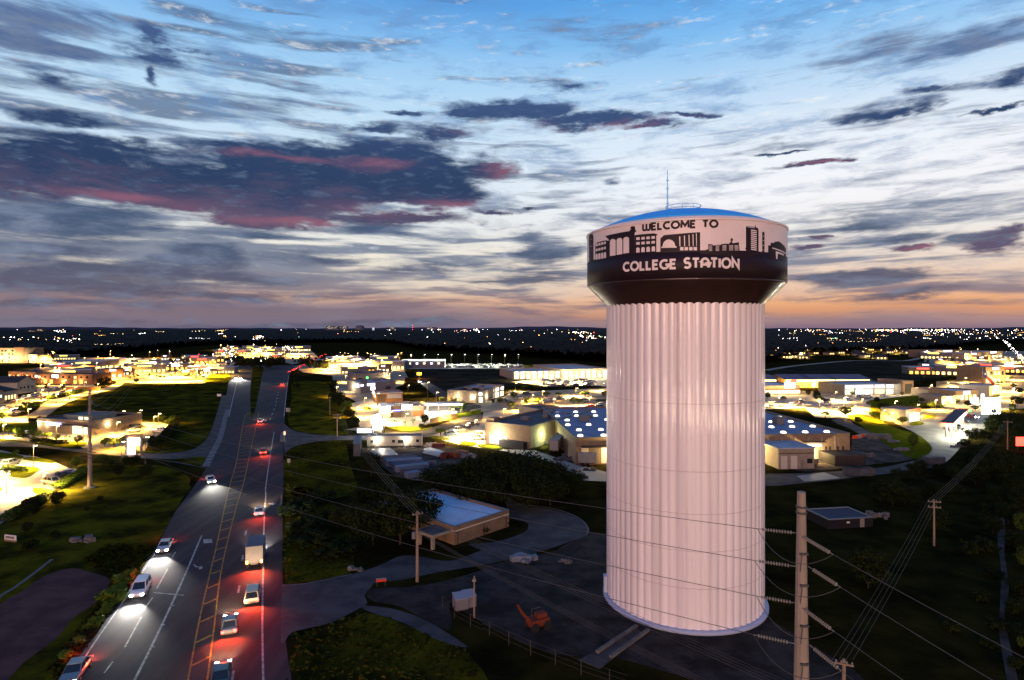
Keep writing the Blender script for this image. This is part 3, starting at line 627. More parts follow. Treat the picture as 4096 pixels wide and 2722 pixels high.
sheet('creek_track', smooth_pts(gl(c8, [(2140,140),(2160,300),(2150,480),(2190,780),(2150,1000),(2170,1150),(2230,1400),(2280,1700),(2210,1700),(2150,1450),(2105,1150),(2115,900),(2120,600),(2090,350)]), 3, True), .02, mat('path_gravel', (.010, .009, .009), .95, col2=(.040, .034, .032), nscale=.35, ndetail=8, bump=.6, bscale=3))
# far town ground: paved, lamp-lit patches
sheet('far_town_lot', gl(c1, [(-300,340),(400,345),(420,420),(900,460),(1060,520),(1280,540),(1880,540),(2130,390),(2200,330),(1700,320),(900,300),(350,290),(-300,300)]), .004, LOT)
sheet('far_shop_lot', gl(c3, [(600,420),(900,350),(1400,360),(1600,440),(1640,520),(1480,470),(960,500),(700,470)]), .005, LOT)
sheet('far_car_lot', gl(c5, [(-500,440),(0,440),(650,440),(650,400),(-500,395)]), .006, M_conc)
sheet('far_right_lot', gl(c7, [(1500,330),(1600,290),(2100,270),(2500,270),(2500,470),(1900,410),(1500,370)]), .005, LOT)
for pts in ([(2115,395),(1950,430),(1880,530),(2120,520)],): sheet('terraced_lawn', gl(c1, pts), .02, M_lawn)

M_litgrass = mat('painted_lit_grass', (.012, .011, .0025), 1, col2=(.072, .058, .004), nscale=.075, ndetail=10, bump=1.0, bscale=1.8, contrast=(.36, .66), spec=0)  # light from the road painted into the grass as an olive tone
sheet('painted_lit_grass', smooth_pts(gl(c4, [(640,1200),(800,1130),(1000,1090),(1200,1000),(1500,1090),(1850,1240),(2100,1400),(2100,1640),(500,1640),(560,1400)]), 3, True), .006, M_litgrass)
sheet('painted_lit_grass', smooth_pts(gl(c4, [(530,0),(700,-60),(1000,150),(1080,500),(1060,650),(850,708),(650,740),(520,740),(505,400)]), 3, True), .006, M_litgrass)
sheet('painted_lit_grass', smooth_pts(gl(c3, [(545,1190),(660,1120),(860,1095),(1060,1090),(1120,1300),(1150,1560),(560,1560)]), 3, True), .006, M_litgrass)
# ---------------------------------------------------------------- builders: trees
M_bark = mat('bark', (.035, .026, .018), .95)
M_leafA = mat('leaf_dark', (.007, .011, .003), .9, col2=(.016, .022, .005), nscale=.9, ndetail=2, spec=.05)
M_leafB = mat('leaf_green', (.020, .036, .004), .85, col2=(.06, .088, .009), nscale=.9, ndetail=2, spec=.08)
M_leafC = mat('leaf_lit', (.05, .085, .006), .85, col2=(.085, .12, .012), nscale=.9, ndetail=2, spec=.08)  # lighter copy of the leaf colour, lamplight painted in
def crown_mesh(seed, h, w, base, nclump, nleaf, leaf, shape='round'):
    q = random.Random(seed); mb = MB(); cl = []
    for i in range(nclump):
        while True:
            a, b, c = q.uniform(-1, 1), q.uniform(-1, 1), q.uniform(-1, 1)
            if .25 < a * a + b * b + c * c < 1: break
        rr = .5 * w
        if shape == 'cone': s_ = 1 - .6 * (c * .5 + .5)
        elif shape == 'flat': s_ = 1.0; c = abs(c) * .8 - .2
        else: s_ = 1.0
        cl.append((a * rr * s_ * .85, b * rr * s_ * .85, base + (h - base) * (c * .42 + .5), q.uniform(.55, 1.15)))
    for (x, y, z, s_) in cl:
        cr = w * .19 * s_
        for k in range(nleaf):
            d = Vector((q.gauss(0, 1), q.gauss(0, 1), q.gauss(0, .8))).normalized() * cr * q.uniform(.45, 1.08)
            p = Vector((x, y, z)) + d
            nrm = (d.normalized() + Vector((q.uniform(-.7, .7), q.uniform(-.7, .7), q.uniform(-.2, .9)))).normalized()
            u = nrm.cross(Vector((q.uniform(-1, 1), q.uniform(-1, 1), q.uniform(-1, 1)))).normalized(); v_ = nrm.cross(u)
            L = leaf * q.uniform(.6, 1.3)
            mb.add([p - u * L * .5, p + v_ * L * .32, p + u * L * .5, p - v_ * L * .32], [(0, 1, 2, 3)])
    return mb, cl
def tree_proto(name, seed, h, w, base, nclump, nleaf, leaf, m, shape='round', tr=.16):
    root = thing(name, 'x', 'tree')
    mb, cl = crown_mesh(seed, h, w, base, nclump, nleaf, leaf, shape)
    mb.build('crown', m, root)
    t = MB(); q = random.Random(seed + 1)
    t.tube([(0, 0, -.1), (q.uniform(-.05, .05), q.uniform(-.05, .05), base * .6), (q.uniform(-.1, .1), q.uniform(-.1, .1), base + (h - base) * .35)], [tr, tr * .75, tr * .4], 6)
    for (x, y, z, s_) in cl[:7]:
        t.tube([(0, 0, base * .75), (x * .5, y * .5, (base * .75 + z) * .5 + .2), (x * .95, y * .95, z)], [tr * .45, tr * .3, tr * .1], 4)
    t.build('trunk', M_bark, root)
    return root
PT = {}
def protos():
    for key, args in {
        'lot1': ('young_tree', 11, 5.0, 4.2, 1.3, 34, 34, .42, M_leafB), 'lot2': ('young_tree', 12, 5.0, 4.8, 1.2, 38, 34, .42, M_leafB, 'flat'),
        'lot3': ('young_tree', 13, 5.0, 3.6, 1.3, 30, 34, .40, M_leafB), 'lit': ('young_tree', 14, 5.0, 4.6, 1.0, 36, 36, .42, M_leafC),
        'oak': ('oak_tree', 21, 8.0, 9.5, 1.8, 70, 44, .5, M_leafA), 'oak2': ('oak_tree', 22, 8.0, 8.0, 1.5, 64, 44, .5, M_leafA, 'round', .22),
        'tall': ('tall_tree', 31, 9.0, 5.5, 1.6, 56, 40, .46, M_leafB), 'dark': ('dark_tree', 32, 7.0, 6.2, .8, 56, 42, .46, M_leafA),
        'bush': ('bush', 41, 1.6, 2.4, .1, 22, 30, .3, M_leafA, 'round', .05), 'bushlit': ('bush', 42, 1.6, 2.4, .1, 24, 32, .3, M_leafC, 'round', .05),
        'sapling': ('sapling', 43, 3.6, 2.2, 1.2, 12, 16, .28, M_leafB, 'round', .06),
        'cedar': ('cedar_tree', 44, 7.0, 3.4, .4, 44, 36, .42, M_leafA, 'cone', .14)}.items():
        PT[key] = tree_proto(*args)
protos()
USED = set()
PH = {'lot1': 5, 'lot2': 5, 'lot3': 5, 'lit': 5, 'oak': 8, 'oak2': 8, 'tall': 9, 'dark': 7, 'bush': 1.6, 'bushlit': 1.6, 'sapling': 3.6, 'cedar': 7}
def tree(kind, p, top, label, group=None, sx=1.0):
    "p = base on the ground (photo place), top = photo row of its top"
    sx *= {'lot1': 1.3, 'lot2': 1.35, 'lit': 1.25, 'lot3': 1.2}.get(kind, 1); g = G(p); d = g.y; h = max(.8, (p[1] - top) * d / F * (1.0 if (p[1]-top) else 1))
    s_ = h / PH[kind]
    cat = 'bush' if kind.startswith('bush') else 'tree'
    root = PT[kind]
    if kind not in USED:
        USED.add(kind); kids_of(root); r = root; r.location = g; r.rotation_euler = (0, 0, rnd.uniform(0, 6.28)); r.scale = (s_ * sx, s_ * sx, s_); tag(r, label, cat, group); return r
    return copy_thing(root, label, cat, g, rnd.uniform(0, 6.28), group, (s_ * sx, s_ * sx, s_))
# ---------------------------------------------------------------- builders: lamps
M_pole = mat('lamp_post_metal', (.10, .085, .07), .5, metal=.6)
M_ltW = glow('lamp_lens_white', (1, .93, .80), 28); M_ltY = glow('lamp_lens_sodium', (1, .72, .34), 26)
M_lens_small = glow('wall_lamp_lens', (1, .85, .58), 22)
PF = 9.0
def lamp_post(p, top, label, power=6000, color=(1, .70, .32), heads=1, group='lit parking lot lamp posts', hh=None, loc=None, beam='SPOT'):
    g = G(p) if loc is None else Vector(loc); h = hh or max(4.5, (p[1] - top) * g.y / F)
    root = thing('lamp_post', label, 'street lamp', g, rnd.uniform(-.4, .4), group)
    MB().tube([(0, 0, 0), (0, 0, .5), (0, 0, .51), (0, 0, h)], [.22, .22, .09, .06], 8).build('pole', M_pole, root)
    hb = MB(); hb.box(-.06, -.05, h - .05, .06, .05, h + .08); lb = MB()
    for k in range(heads):
        s_ = 1 if k == 0 else -1
        hb.box(min(.06 * s_, 1.0 * s_), -.22, h + .02, max(.06 * s_, 1.0 * s_), .22, h + .2)
        lb.box(min(.15 * s_, .95 * s_), -.2, h - .06, max(.15 * s_, .95 * s_), .2, h + .015)
    hd = hb.build('lamp_head', M_pole, root); lb.build('lens', M_ltW if color[2] > .5 else M_ltY, hd)
    lamp(root, (0, 0, h - .35), power * PF, color, .3, beam, 165, .85)
    return root
# ---------------------------------------------------------------- builders: cars
M_tyre = mat('tyre_rubber', (.012, .012, .012), .9); M_rim = mat('wheel_rim', (.35, .35, .36), .35, metal=.8)
M_glass = mat('car_glass', (.01, .012, .015), .08, spec=.6)
M_headon = glow('headlight_on', (1, .97, .90), 60); M_tailon = glow('taillight_on', (1, .025, .02), 26)
M_headoff = mat('headlight_off', (.55, .55, .52), .15); M_tailoff = mat('taillight_off', (.25, .01, .01), .25)
PAINT = {'white': (.62, .62, .60), 'silver': (.30, .31, .32), 'grey': (.11, .115, .12), 'black': (.012, .012, .014), 'red': (.28, .02, .015), 'blue': (.03, .06, .16), 'tan': (.32, .26, .19), 'navy': (.015, .02, .05), 'green': (.03,.07,.04)}
def paint(c): return mat('car_paint_' + c, PAINT[c], .28, metal=.25 if c in ('silver', 'grey') else 0, coat=.7)
def loft(mb, secs, mi=0, caps=True):
    n = len(secs[0]); vs = [p for s_ in secs for p in s_]
    fs = [(i * n + j, (i + 1) * n + j, (i + 1) * n + (j + 1) % n, i * n + (j + 1) % n) for i in range(len(secs) - 1) for j in range(n)]
    if caps: fs += [tuple(range(n)), tuple((len(secs) - 1) * n + j for j in reversed(range(n)))]
    mb.add(vs, fs, mi)
CARS = {'sedan': dict(L=4.7, W=.91, belt=[(-2.35, .62, .80), (-2.2, .88, .88), (-1.2, .95, .91), (.9, .93, .91), (1.9, .80, .89), (2.25, .66, .82), (2.35, .5, .74)], cab=(-1.75, 1.15, -1.0, .35, 1.42), wheel=1.4),
        'suv': dict(L=4.8, W=.95, belt=[(-2.35, .70, .86), (-2.3, 1.02, .92), (-1.2, 1.06, .95), (1.0, 1.04, .95), (2.0, .95, .93), (2.3, .8, .88), (2.38, .6, .8)], cab=(-2.25, 1.3, -2.0, .55, 1.75), wheel=1.42),
        'pickup': dict(L=5.6, W=.98, belt=[(-2.8, .75, .92), (-2.78, 1.05, .97), (-1.0, 1.06, .98), (1.2, 1.08, .98), (2.3, 1.0, .96), (2.7, .85, .92), (2.78, .6, .86)], cab=(-.75, 1.5, -.6, .85, 1.82), wheel=1.75)}
def car_proto(kind):
    K = CARS[kind]; root = thing('car', 'x', 'car')
    b = MB()
    secs = []
    for (y, zt, hw) in K['belt']:
        zb_ = .32 if abs(y) < 2.1 else .42
        secs.append([(-hw * .88, y, zb_), (-hw, y, zb_ + .16), (-hw, y, zt - .18), (-hw * .90, y, zt), (hw * .90, y, zt), (hw, y, zt - .18), (hw, y, zb_ + .16), (hw * .88, y, zb_)])
    loft(b, secs)
    y0, y1, y2, y3, zr = K['cab']; hw = K['W']; zb_ = .9 if kind == 'sedan' else 1.03
    hw2 = hw * .74
    b.box(-hw2, y2, zr - .03, hw2, y3, zr + .03)                       # roof skin
    for sx in (-1, 1):                                                 # pillars
        for (ya, yb_) in ((y0, y2), (y1, y3)): b.tube([(sx * hw * .86, ya, zb_), (sx * hw2 * .97, yb_, zr)], .05, 4)
        b.tube([(sx * hw * .87, (y0 + y1) / 2, zb_), (sx * hw2 * .98, (y2 + y3) / 2, zr)], .04, 4)
    if kind == 'pickup':
        for sx in (-1, 1): b.box(min(sx * .8, sx * .96), -2.74, 1.04, max(sx * .8, sx * .96), -.8, 1.14)
        b.box(-.8, -2.76, 1.04, .8, -2.66, 1.14)
    b.build('body', paint('white'), root)
    g = MB(); z1 = zr - .035
    g.add([(-hw * .86, y0, zb_ - .06), (hw * .86, y0, zb_ - .06), (hw * .86, y1, zb_ - .06), (-hw * .86, y1, zb_ - .06), (-hw2 * .98, y2, z1), (hw2 * .98, y2, z1), (hw2 * .98, y3, z1), (-hw2 * .98, y3, z1)],
          [(0, 1, 5, 4), (1, 2, 6, 5), (2, 3, 7, 6), (3, 0, 4, 7), (4, 5, 6, 7)])
    g.build('windows', M_glass, root)
    from mathutils import Matrix
    ax = Matrix.Rotation(R(90), 3, 'Y')
    for sx in (-1, 1):
        for yy in (-K['wheel'], K['wheel']):
            w = MB().lathe([(.20, -.12), (.33, -.12), (.35, -.06), (.35, .06), (.33, .12), (.20, .12)], 14, (sx * hw * .88, yy, .35), axis=ax).build('wheel', M_tyre, root)
            MB().lathe([(.0, -.125), (.2, -.125), (.2, .125), (0, .125)], 10, (sx * hw * .88, yy, .35), axis=ax).build('rim', M_rim, w)
    yf = K['belt'][-1][0]; yr = K['belt'][0][0]; zt_ = K['belt'][-1][1]; zr_ = K['belt'][0][1]
    for sx in (-1, 1):
        MB().box(min(sx * .44, sx * .80), yf - .16, zt_ - .02, max(sx * .44, sx * .80), yf + .03, zt_ + .17).build('headlight', M_headoff, root)
        MB().box(min(sx * .50, sx * .82), yr - .03, zr_ - .02, max(sx * .50, sx * .82), yr + .14, zr_ + .18).build('taillight', M_tailoff, root)
    kids_of(root)
    return root
CP = {k: car_proto(k) for k in CARS}
CU = set()
def car(kind, loc, rz, colr, label, group=None, on=False, cat='car'):
    ms = {'body': paint(colr)}
    if on: ms.update(headlight=M_headon, taillight=M_tailon)
    cat = 'pickup truck' if kind == 'pickup' else cat
    if kind not in CU:
        CU.add(kind); r = CP[kind]; r.location = loc; r.rotation_euler = (0, 0, rz); tag(r, label, cat, group)
        for ch in r.children:
            k = ch.name.split('.')[0]
            if k in ms: ch.material_slots[0].link = 'OBJECT'; ch.material_slots[0].material = ms[k]
    else: r = copy_thing(CP[kind], label, cat, loc, rz, group, mats=ms)
    return r
def heading(a, b): d = (b - a); return math.atan2(d.y, d.x) - math.pi / 2
def beams(root, power=2500, front=True, rear=True, tail=700, fcol=(1, .95, .86), yf=2.5, yr=-2.45):
    if front:
        for sx in (-.62, .62): lamp(root, (sx, yf, .75), power * 1.5, fcol, .08, 'SPOT', 62, 1.0, (R(88), 0, 0))
    if rear:
        for sx in (-.66, .66): lamp(root, (sx, yr, .8), tail * 1.1, (1, .06, .02), .08, 'SPOT', 150, .8, (R(70), 0, R(180)))
# ---------------------------------------------------------------- builders: buildings
M_hvac = mat('hvac_metal', (.13, .13, .13), .6, metal=.2)
WIN = {'warm': glow('window_glow_warm', (1, .66, .22), 3.2), 'white': glow('window_glow_white', (1, .86, .56), 2.0), 'amber': glow('window_glow_amber', (1, .48, .08), 3), 'dark': mat('dark_window', (.012, .014, .02), .15),
       'blue': glow('sign_blue', (.16, .20, 1), 7), 'violet': glow('sign_violet_white', (.70, .68, 1), 3.2), 'red': glow('sign_red', (1, .05, .03), 6), 'green': glow('sign_green', (.12, 1, .15), 4), 'door': mat('metal_door', (.16, .14, .12), .5), 'signw': glow('sign_white', (1, .97, .93), 4),
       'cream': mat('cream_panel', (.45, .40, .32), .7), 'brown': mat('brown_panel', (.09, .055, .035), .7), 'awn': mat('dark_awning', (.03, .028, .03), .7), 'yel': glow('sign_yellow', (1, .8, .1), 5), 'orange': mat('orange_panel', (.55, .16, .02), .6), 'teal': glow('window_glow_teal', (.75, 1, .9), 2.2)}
class Bld:
    "flat-roofed building: front base corners A (left) and B (right) on the ground, depth into the scene"
    def __init__(s, name, label, cat, A, B, depth, h, wm, rm, par=.6, group=None, slope=None):
        A = Vector((A.x, A.y, 0)); B = Vector((B.x, B.y, 0)); s.L = (B - A).length; s.D = depth; s.H = h + par; s.h = h
        s.root = thing(name, label, cat, A, math.atan2((B - A).y, (B - A).x), group)
        w = MB(); t = .3; L, D, H = s.L, depth, s.H
        w.box(0, 0, 0, L, t, H); w.box(0, D - t, 0, L, D, H); w.box(0, t, 0, t, D - t, H); w.box(L - t, t, 0, L, D - t, H)
        s.wall = w.build('wall', wm, s.root)
        c_ = MB(); q = .07; c_.box(-q, -q, H + .002, L + q, t + q, H + .12); c_.box(-q, D - t - q, H + .002, L + q, D + q, H + .12); c_.box(-q, t + q + .002, H + .002, t + q, D - t - q - .002, H + .12); c_.box(L - t - q, t + q + .002, H + .002, L + q, D - t - q - .002, H + .12)
        MB.build(c_, 'parapet_cap', M_hvac, s.wall)
        s.roof = MB().box(t, t, h - .3, L - t, D - t, h).build('roof', rm, s.root)
    def panel(s, face, a, b, z0, z1, m='warm', name='window', proud=.06, parent=None, label=None):
        L, D = s.L, s.D; mb = MB(); p = proud
        if face == 'f': mb.box(a * L, -p, z0, b * L, -.002, z1)
        elif face == 'r': mb.box(L + .002, a * D, z0, L + p, b * D, z1)
        elif face == 'l': mb.box(-p, a * D, z0, -.002, b * D, z1)
        elif face == 't': mb.box(a * L, z0 * D, s.h + .002, b * L, z1 * D, s.h + p)
        o = mb.build(name, WIN[m] if isinstance(m, str) else m, parent or s.root)
        if label: o['label'] = label
        return o
    def block(s, a, b, c, d, z0, z1, m, name):
        return MB().box(a * s.L, c * s.D, z0, b * s.L, d * s.D, z1).build(name, m, s.root)
    def hvac(s, lst):
        for (a, b, w, d, hh) in lst:
            u = MB().box(a * s.L, b * s.D, s.h + .002, a * s.L + w, b * s.D + d, s.h + hh); u.box(a * s.L + w * .2, b * s.D + d * .2, s.h + hh, a * s.L + w * .8, b * s.D + d * .8, s.h + hh + .15)
            u.build('hvac_unit', M_hvac, s.root)
    def walllamp(s, face, a, z, power=900, color=(1, .78, .45), out=.5):
        L, D = s.L, s.D
        x, y = {'f': (a * L, -.12), 'r': (L + .12, a * D), 'l': (-.12, a * D)}[face]
        MB().box(x - .18, y - .1, z - .15, x + .18, y + .1, z + .15).build('wall_lamp', M_lens_small, s.root)
        ox, oy = {'f': (0, -out), 'r': (out, 0), 'l': (-out, 0)}[face]
        lamp(s.root, (x + ox, y + oy, z - .1), power, color, .2)
def gable(name, label, A, B, depth, h, rise, wm, rm, axis='x', group=None, cat='house', eave=.5):
    "house with a pitched roof; axis x = ridge along the front"
    A = Vector((A.x, A.y, 0)); B = Vector((B.x, B.y, 0)); L = (B - A).length; D = depth
    root = thing(name, label, cat, A, math.atan2((B - A).y, (B - A).x), group)
    w = MB()
    if axis == 'x': w.add([(0,0,0),(L,0,0),(L,D,0),(0,D,0),(0,0,h),(L,0,h),(L,D,h),(0,D,h),(0,D/2,h+rise),(L,D/2,h+rise)], [(0,1,5,4),(1,2,6,9,5),(2,3,7,6),(3,0,4,8,7)])
    else: w.add([(0,0,0),(L,0,0),(L,D,0),(0,D,0),(0,0,h),(L,0,h),(L,D,h),(0,D,h),(L/2,0,h+rise),(L/2,D,h+rise)], [(0,1,5,8,4),(1,2,6,5),(2,3,7,9,6),(3,0,4,7)])
    w.build('wall', wm, root)
    r = MB(); e = eave; t = .18
    if axis == 'x':
        k = rise / (D / 2)
        for sg in (0, 1):
            y0, y1 = (-e, D / 2) if sg == 0 else (D + e, D / 2); z0 = h - e * k + .05; z1 = h + rise + .05
            r.add([(-e,y0,z0),(L+e,y0,z0),(L+e,y1,z1),(-e,y1,z1),(-e,y0,z0+t),(L+e,y0,z0+t),(L+e,y1,z1+t),(-e,y1,z1+t)], [(0,1,2,3),(4,7,6,5),(0,4,5,1),(0,3,7,4),(1,5,6,2),(2,6,7,3)])
    else:
        k = rise / (L / 2)
        for sg in (0, 1):
            x0, x1 = (-e, L / 2) if sg == 0 else (L + e, L / 2); z0 = h - e * k + .05; z1 = h + rise + .05
            r.add([(x0,-e,z0),(x0,D+e,z0),(x1,D+e,z1),(x1,-e,z1),(x0,-e,z0+t),(x0,D+e,z0+t),(x1,D+e,z1+t),(x1,-e,z1+t)], [(0,1,2,3),(4,7,6,5),(0,4,5,1),(0,3,7,4),(1,5,6,2),(2,6,7,3)])
    r.build('roof', rm, root)
    return root, L, D
def face_panel(root, face, L, D, x0, x1, z0, z1, m, name='window', p=.06):
    mb = MB()
    if face == 'f': mb.box(x0, -p, z0, x1, -.002, z1)
    elif face == 'r': mb.box(L + .002, x0, z0, L + p, x1, z1)
    else: mb.box(-p, x0, z0, -.002, x1, z1)
    return mb.build(name, WIN[m] if isinstance(m, str) else m, root)
M_wtan = mat('tan_stucco', (.19, .135, .085), .85, col2=(.15, .105, .066), nscale=.6, bump=.1, bscale=8)
M_wcream = mat('cream_stucco', (.25, .21, .155), .85, col2=(.21, .175, .13), nscale=.6)
M_wbrick = mat('brown_brick', (.17, .085, .05), .9, col2=(.12, .06, .035), nscale=3)
M_worange = mat('orange_brick', (.30, .13, .05), .9, col2=(.24, .10, .04), nscale=2)
M_wgrey = mat('grey_panel_wall', (.13, .13, .14), .85, col2=(.10, .10, .11), nscale=.5)
M_wwhite = mat('white_siding', (.29, .265, .22), .8, col2=(.25, .23, .19), nscale=.8)
M_rblue = mat('pale_membrane_roof', (.26, .27, .29), .85, col2=(.34, .35, .37), nscale=.25, ndetail=8, bump=.1, bscale=2, spec=.15)
M_rdark = mat('dark_bitumen_roof', (.05, .052, .058), .9, col2=(.085, .085, .09), nscale=.5, ndetail=8, bump=.2, bscale=3, spec=.15)
M_rwhite = mat('white_membrane_roof', (.55, .55, .54), .8, col2=(.46, .46, .46), nscale=.3, ndetail=8)
M_rshing = mat('dark_shingle_roof', (.022, .022, .026), .9, col2=(.04, .04, .045), nscale=1.5, ndetail=6, spec=.1)
# ---------------------------------------------------------------- power poles and wires
M_steelpole = mat('weathered_pole_steel', (.24, .19, .15), .7, col2=(.19, .15, .12), nscale=.8, stretch=(1, 1, .2))
M_wood = mat('pole_wood', (.22, .16, .11), .9, col2=(.16, .115, .08), nscale=1.5, stretch=(1, 1, .15))
M_ins = mat('insulator_porcelain', (.17, .155, .135), .5); M_wire = mat('wire_metal', (.07, .065, .06), .6, metal=.3); M_iron = mat('dark_iron', (.05, .05, .05), .6)
from mathutils import Matrix
def axis_to(d): return Vector((0, 0, 1)).rotation_difference(Vector(d).normalized()).to_matrix()
TIERS = [21.7, 19.55, 16.8, 14.2]
NEAR = Vector((20.0, 42.0, 0)); FARP = G(c1(828, 1505)); OUTP = Vector((31, 4, 0))
WIRES = []
def trans_pole(base, label, dirs, h=24.7, fs=1.0, k=1.0):
    root = thing('transmission_pole', label, 'power pole', base, 0, 'steel transmission line poles')
    MB().tube([(0, 0, -.3), (0, 0, h * .5), (0, 0, h)], [.66 * k, .48 * k, .27 * k], 12).build('pole', M_steelpole, root)
    MB().lathe([(1.15, 0), (1.15, .35), (.8, .4), (.66, .4)], 20).build('footing', M_curb, root)
    cb_ = MB()
    for zz in (h - 1.1, h - 1.5): cb_.lathe([(.36, zz), (.36, zz + .14), (.3, zz + .14)], 14)
    cb_.build('collar', M_iron, root)
    for ti, z in enumerate([t * fs for t in TIERS]):
        rr = .66 - (.39) * z / h
        ends = []
        for d in dirs:
            d = Vector(d).normalized(); dd = Vector((d.x, d.y, -.10)).normalized(); ax = axis_to(dd)
            side = Vector((-d.y, d.x, 0)) * (.35 if ti % 2 else -.2)
            a = Vector((0, 0, z)) + side + d * (rr + .25)
            ib = MB(); L = 2.1
            ib.tube([a - dd * .35, a + dd * (L + .35)], .03, 5)
            for k in range(11):
                q = a + dd * (.15 + k * L / 11); ib.lathe([(.03, -.03), (.115, -.015), (.13, .03), (.04, .05)], 10, q, axis=ax)
            ib.build('insulator_string', M_ins, root)
            ends.append(a + dd * (L + .35))
        if len(ends) == 2:
            m_ = (ends[0] + ends[1]) / 2; jb = MB(); pts = []
            outw = Vector((dirs[0][1], -dirs[0][0], 0)).normalized() * -.9
            for k in range(13):
                t = k / 12; p = ends[0].lerp(ends[1], t); sag = 4 * t * (1 - t); pts.append(p + Vector((0, 0, -1.15 * sag)) + outw * sag)
            jb.tube(pts, .022, 5).build('jumper_loop', M_wire, root)
        br = MB(); br.tube([(-.1, -rr, z - 1.2), (-.35, -rr - .25, z - 2.3)], .035, 5); br.box(-.28, -rr - .12, z - 1.25, .28, -rr + .02, z - 1.1)
        br.build('bracket', M_iron, root)
        WIRES.append((label, ti, [base + e for e in ends]))
    return root
dL = (FARP - NEAR); dR = (OUTP - NEAR)
trans_pole(NEAR, 'tall tapered steel transmission pole with insulator strings beside the tower', [(dL.x, dL.y, 0), (dR.x, dR.y, 0)])
farroot = trans_pole(FARP, 'steel transmission pole on the grass slope above the parking lot', [(-dL.x, -dL.y, 0), (-60, 110, 0)], 22.4, .9, .72)
for z, w in ((13.6, 3.6), (21.8, 1.6), (7.4, 2.4), (8.1, 2.6), (6.7, 2.2)): MB().tube([(-w * .7, -.5, z), (0, -.4, z + .25), (w * .7, -.5, z - .1)], .09, 5).build('cross_arm', M_iron, farroot)
def wire(name, a, b, sag, r, label, group, n=28, cat='wire'):
    a, b = Vector(a), Vector(b); pts = [a.lerp(b, k / n) - Vector((0, 0, sag * 4 * (k / n) * (1 - k / n))) for k in range(n + 1)]
    mb = MB(); mid = (a + b) / 2; mb.tube([p - a for p in pts], r, 5)
    return tag(mb.build(name, M_wire, None, a), label, cat, group)
ordn = ['uppermost', 'second', 'third', 'lowest']
na = [w for w in WIRES if w[0].startswith('tall')]; fa = [w for w in WIRES if not w[0].startswith('tall')]
for i in range(4):
    wire('transmission_wire', na[i][2][0], fa[i][2][0], 2.2, .024, f'{ordn[i]} transmission wire crossing in front of the tower column', 'transmission wires left of the near pole')
    a = na[i][2][1]; wire('transmission_wire', a, Vector((OUTP.x, OUTP.y, a.z - .6)), .7, .02, f'{ordn[i]} transmission wire running right from the near steel pole', 'transmission wires right of the near pole')
    a = fa[i][2][1]; wire('transmission_wire', a, a + Vector((-75, 137, -2)), 1.5, .022, f'{ordn[i]} transmission wire leading away from the slope pole', 'transmission wires beyond the slope pole')
def wood_pole(base, h, label, arms_=((0, 2.4),), ang=0, group='wooden utility poles', drum=False, r=.17):
    root = thing('utility_pole', label, 'utility pole', base, ang, group)
    MB().tube([(0, 0, -.2), (0, 0, h * .5), (0, 0, h)], [r, r * .85, r * .68], 8).build('pole', M_wood, root)
    for dz, w in arms_:
        a = MB(); z = h - .35 - dz; a.box(-w / 2, -.24, z - .07, w / 2, -.12, z + .07); a.build('cross_arm', M_wood, root)
        for k in (-1, -.35, .35, 1): MB().lathe([(.05, 0), (.075, .08), (.05, .2), (0, .22)], 8, (k * (w / 2 - .12), -.18, z + .07)).build('insulator', M_ins, root)
    if drum: MB().lathe([(.0, 0), (.3, .02), (.3, .85), (.2, .95), (0, .97)], 14, (-.5, 0, h * .62)).build('transformer', M_hvac, root)
    return root
W1 = G(c4(1625, 735)); h1 = Zat(c4(1618, 140), W1.y); W2 = G(c3(1005, 1055)); h2 = Zat(c3(1003, 850), W2.y) + .3; W3 = Vector((38, 26, 0)); W0 = G(c3(940, 850)); h0 = Zat(c3(940, 690), W0.y)
wood_pole(W1, h1, 'brown wooden utility pole with transformer standing beside the pump house drive', ((0, 1.6),), .5, drum=True, r=.24)
wood_pole(W2, h2, 'wooden utility pole with two cross arms on the dark grass by the side street', ((0, 2.8), (.9, 2.4)), .2)
wood_pole(W0, h0, 'slim bare utility pole on the lit grass before the restaurant trees', ((0, 1.2),), .2)
names4 = ['left outer', 'left inner', 'right inner', 'right outer']
for i, k in enumerate((-1, -.35, .35, 1)):
    off = Vector((k * .9, 0, 0))
    wire('utility_wire', W2 + off + Vector((0, 0, h2 - .2)), W1 + off * .8 + Vector((0, 0, h1 - .2)), 1.2, .018, f'{names4[i]} utility wire strung above the dark trees to the pump house pole', 'utility wires across the dark trees')
    wire('utility_wire', W1 + off * .8 + Vector((0, 0, h1 - .2)), W3 + off + Vector((0, 0, 9.6)), .9, .016, f'{names4[i]} utility wire dropping from the pump house pole toward the viewer', 'utility wires over the gravel yard')
    wire('utility_wire', W1 + off * .5 + Vector((0, 0, h1 - 2.4 - .3 * i)), W3 + off * .5 + Vector((0, 0, 7.2 - .4 * i)), .9, .014, f'{names4[i]} lower cable below the utility wires over the gravel yard', 'lower cables over the gravel yard')
R1 = G(c8(1556, 432)); hR1 = Zat(c8(1560, 40), R1.y); R0 = Vector((27.3, 50, 0)); R2 = G((4030, 1800))
wood_pole(R1, hR1, 'reddish wooden utility pole with two cross arms in front of the dark bush', ((0, 1.9), (.9, 1.9)), -.3)
wood_pole(R0, 8.8, 'wooden post just behind the near steel transmission pole', ((0, 1.4),), -.4, r=.2)
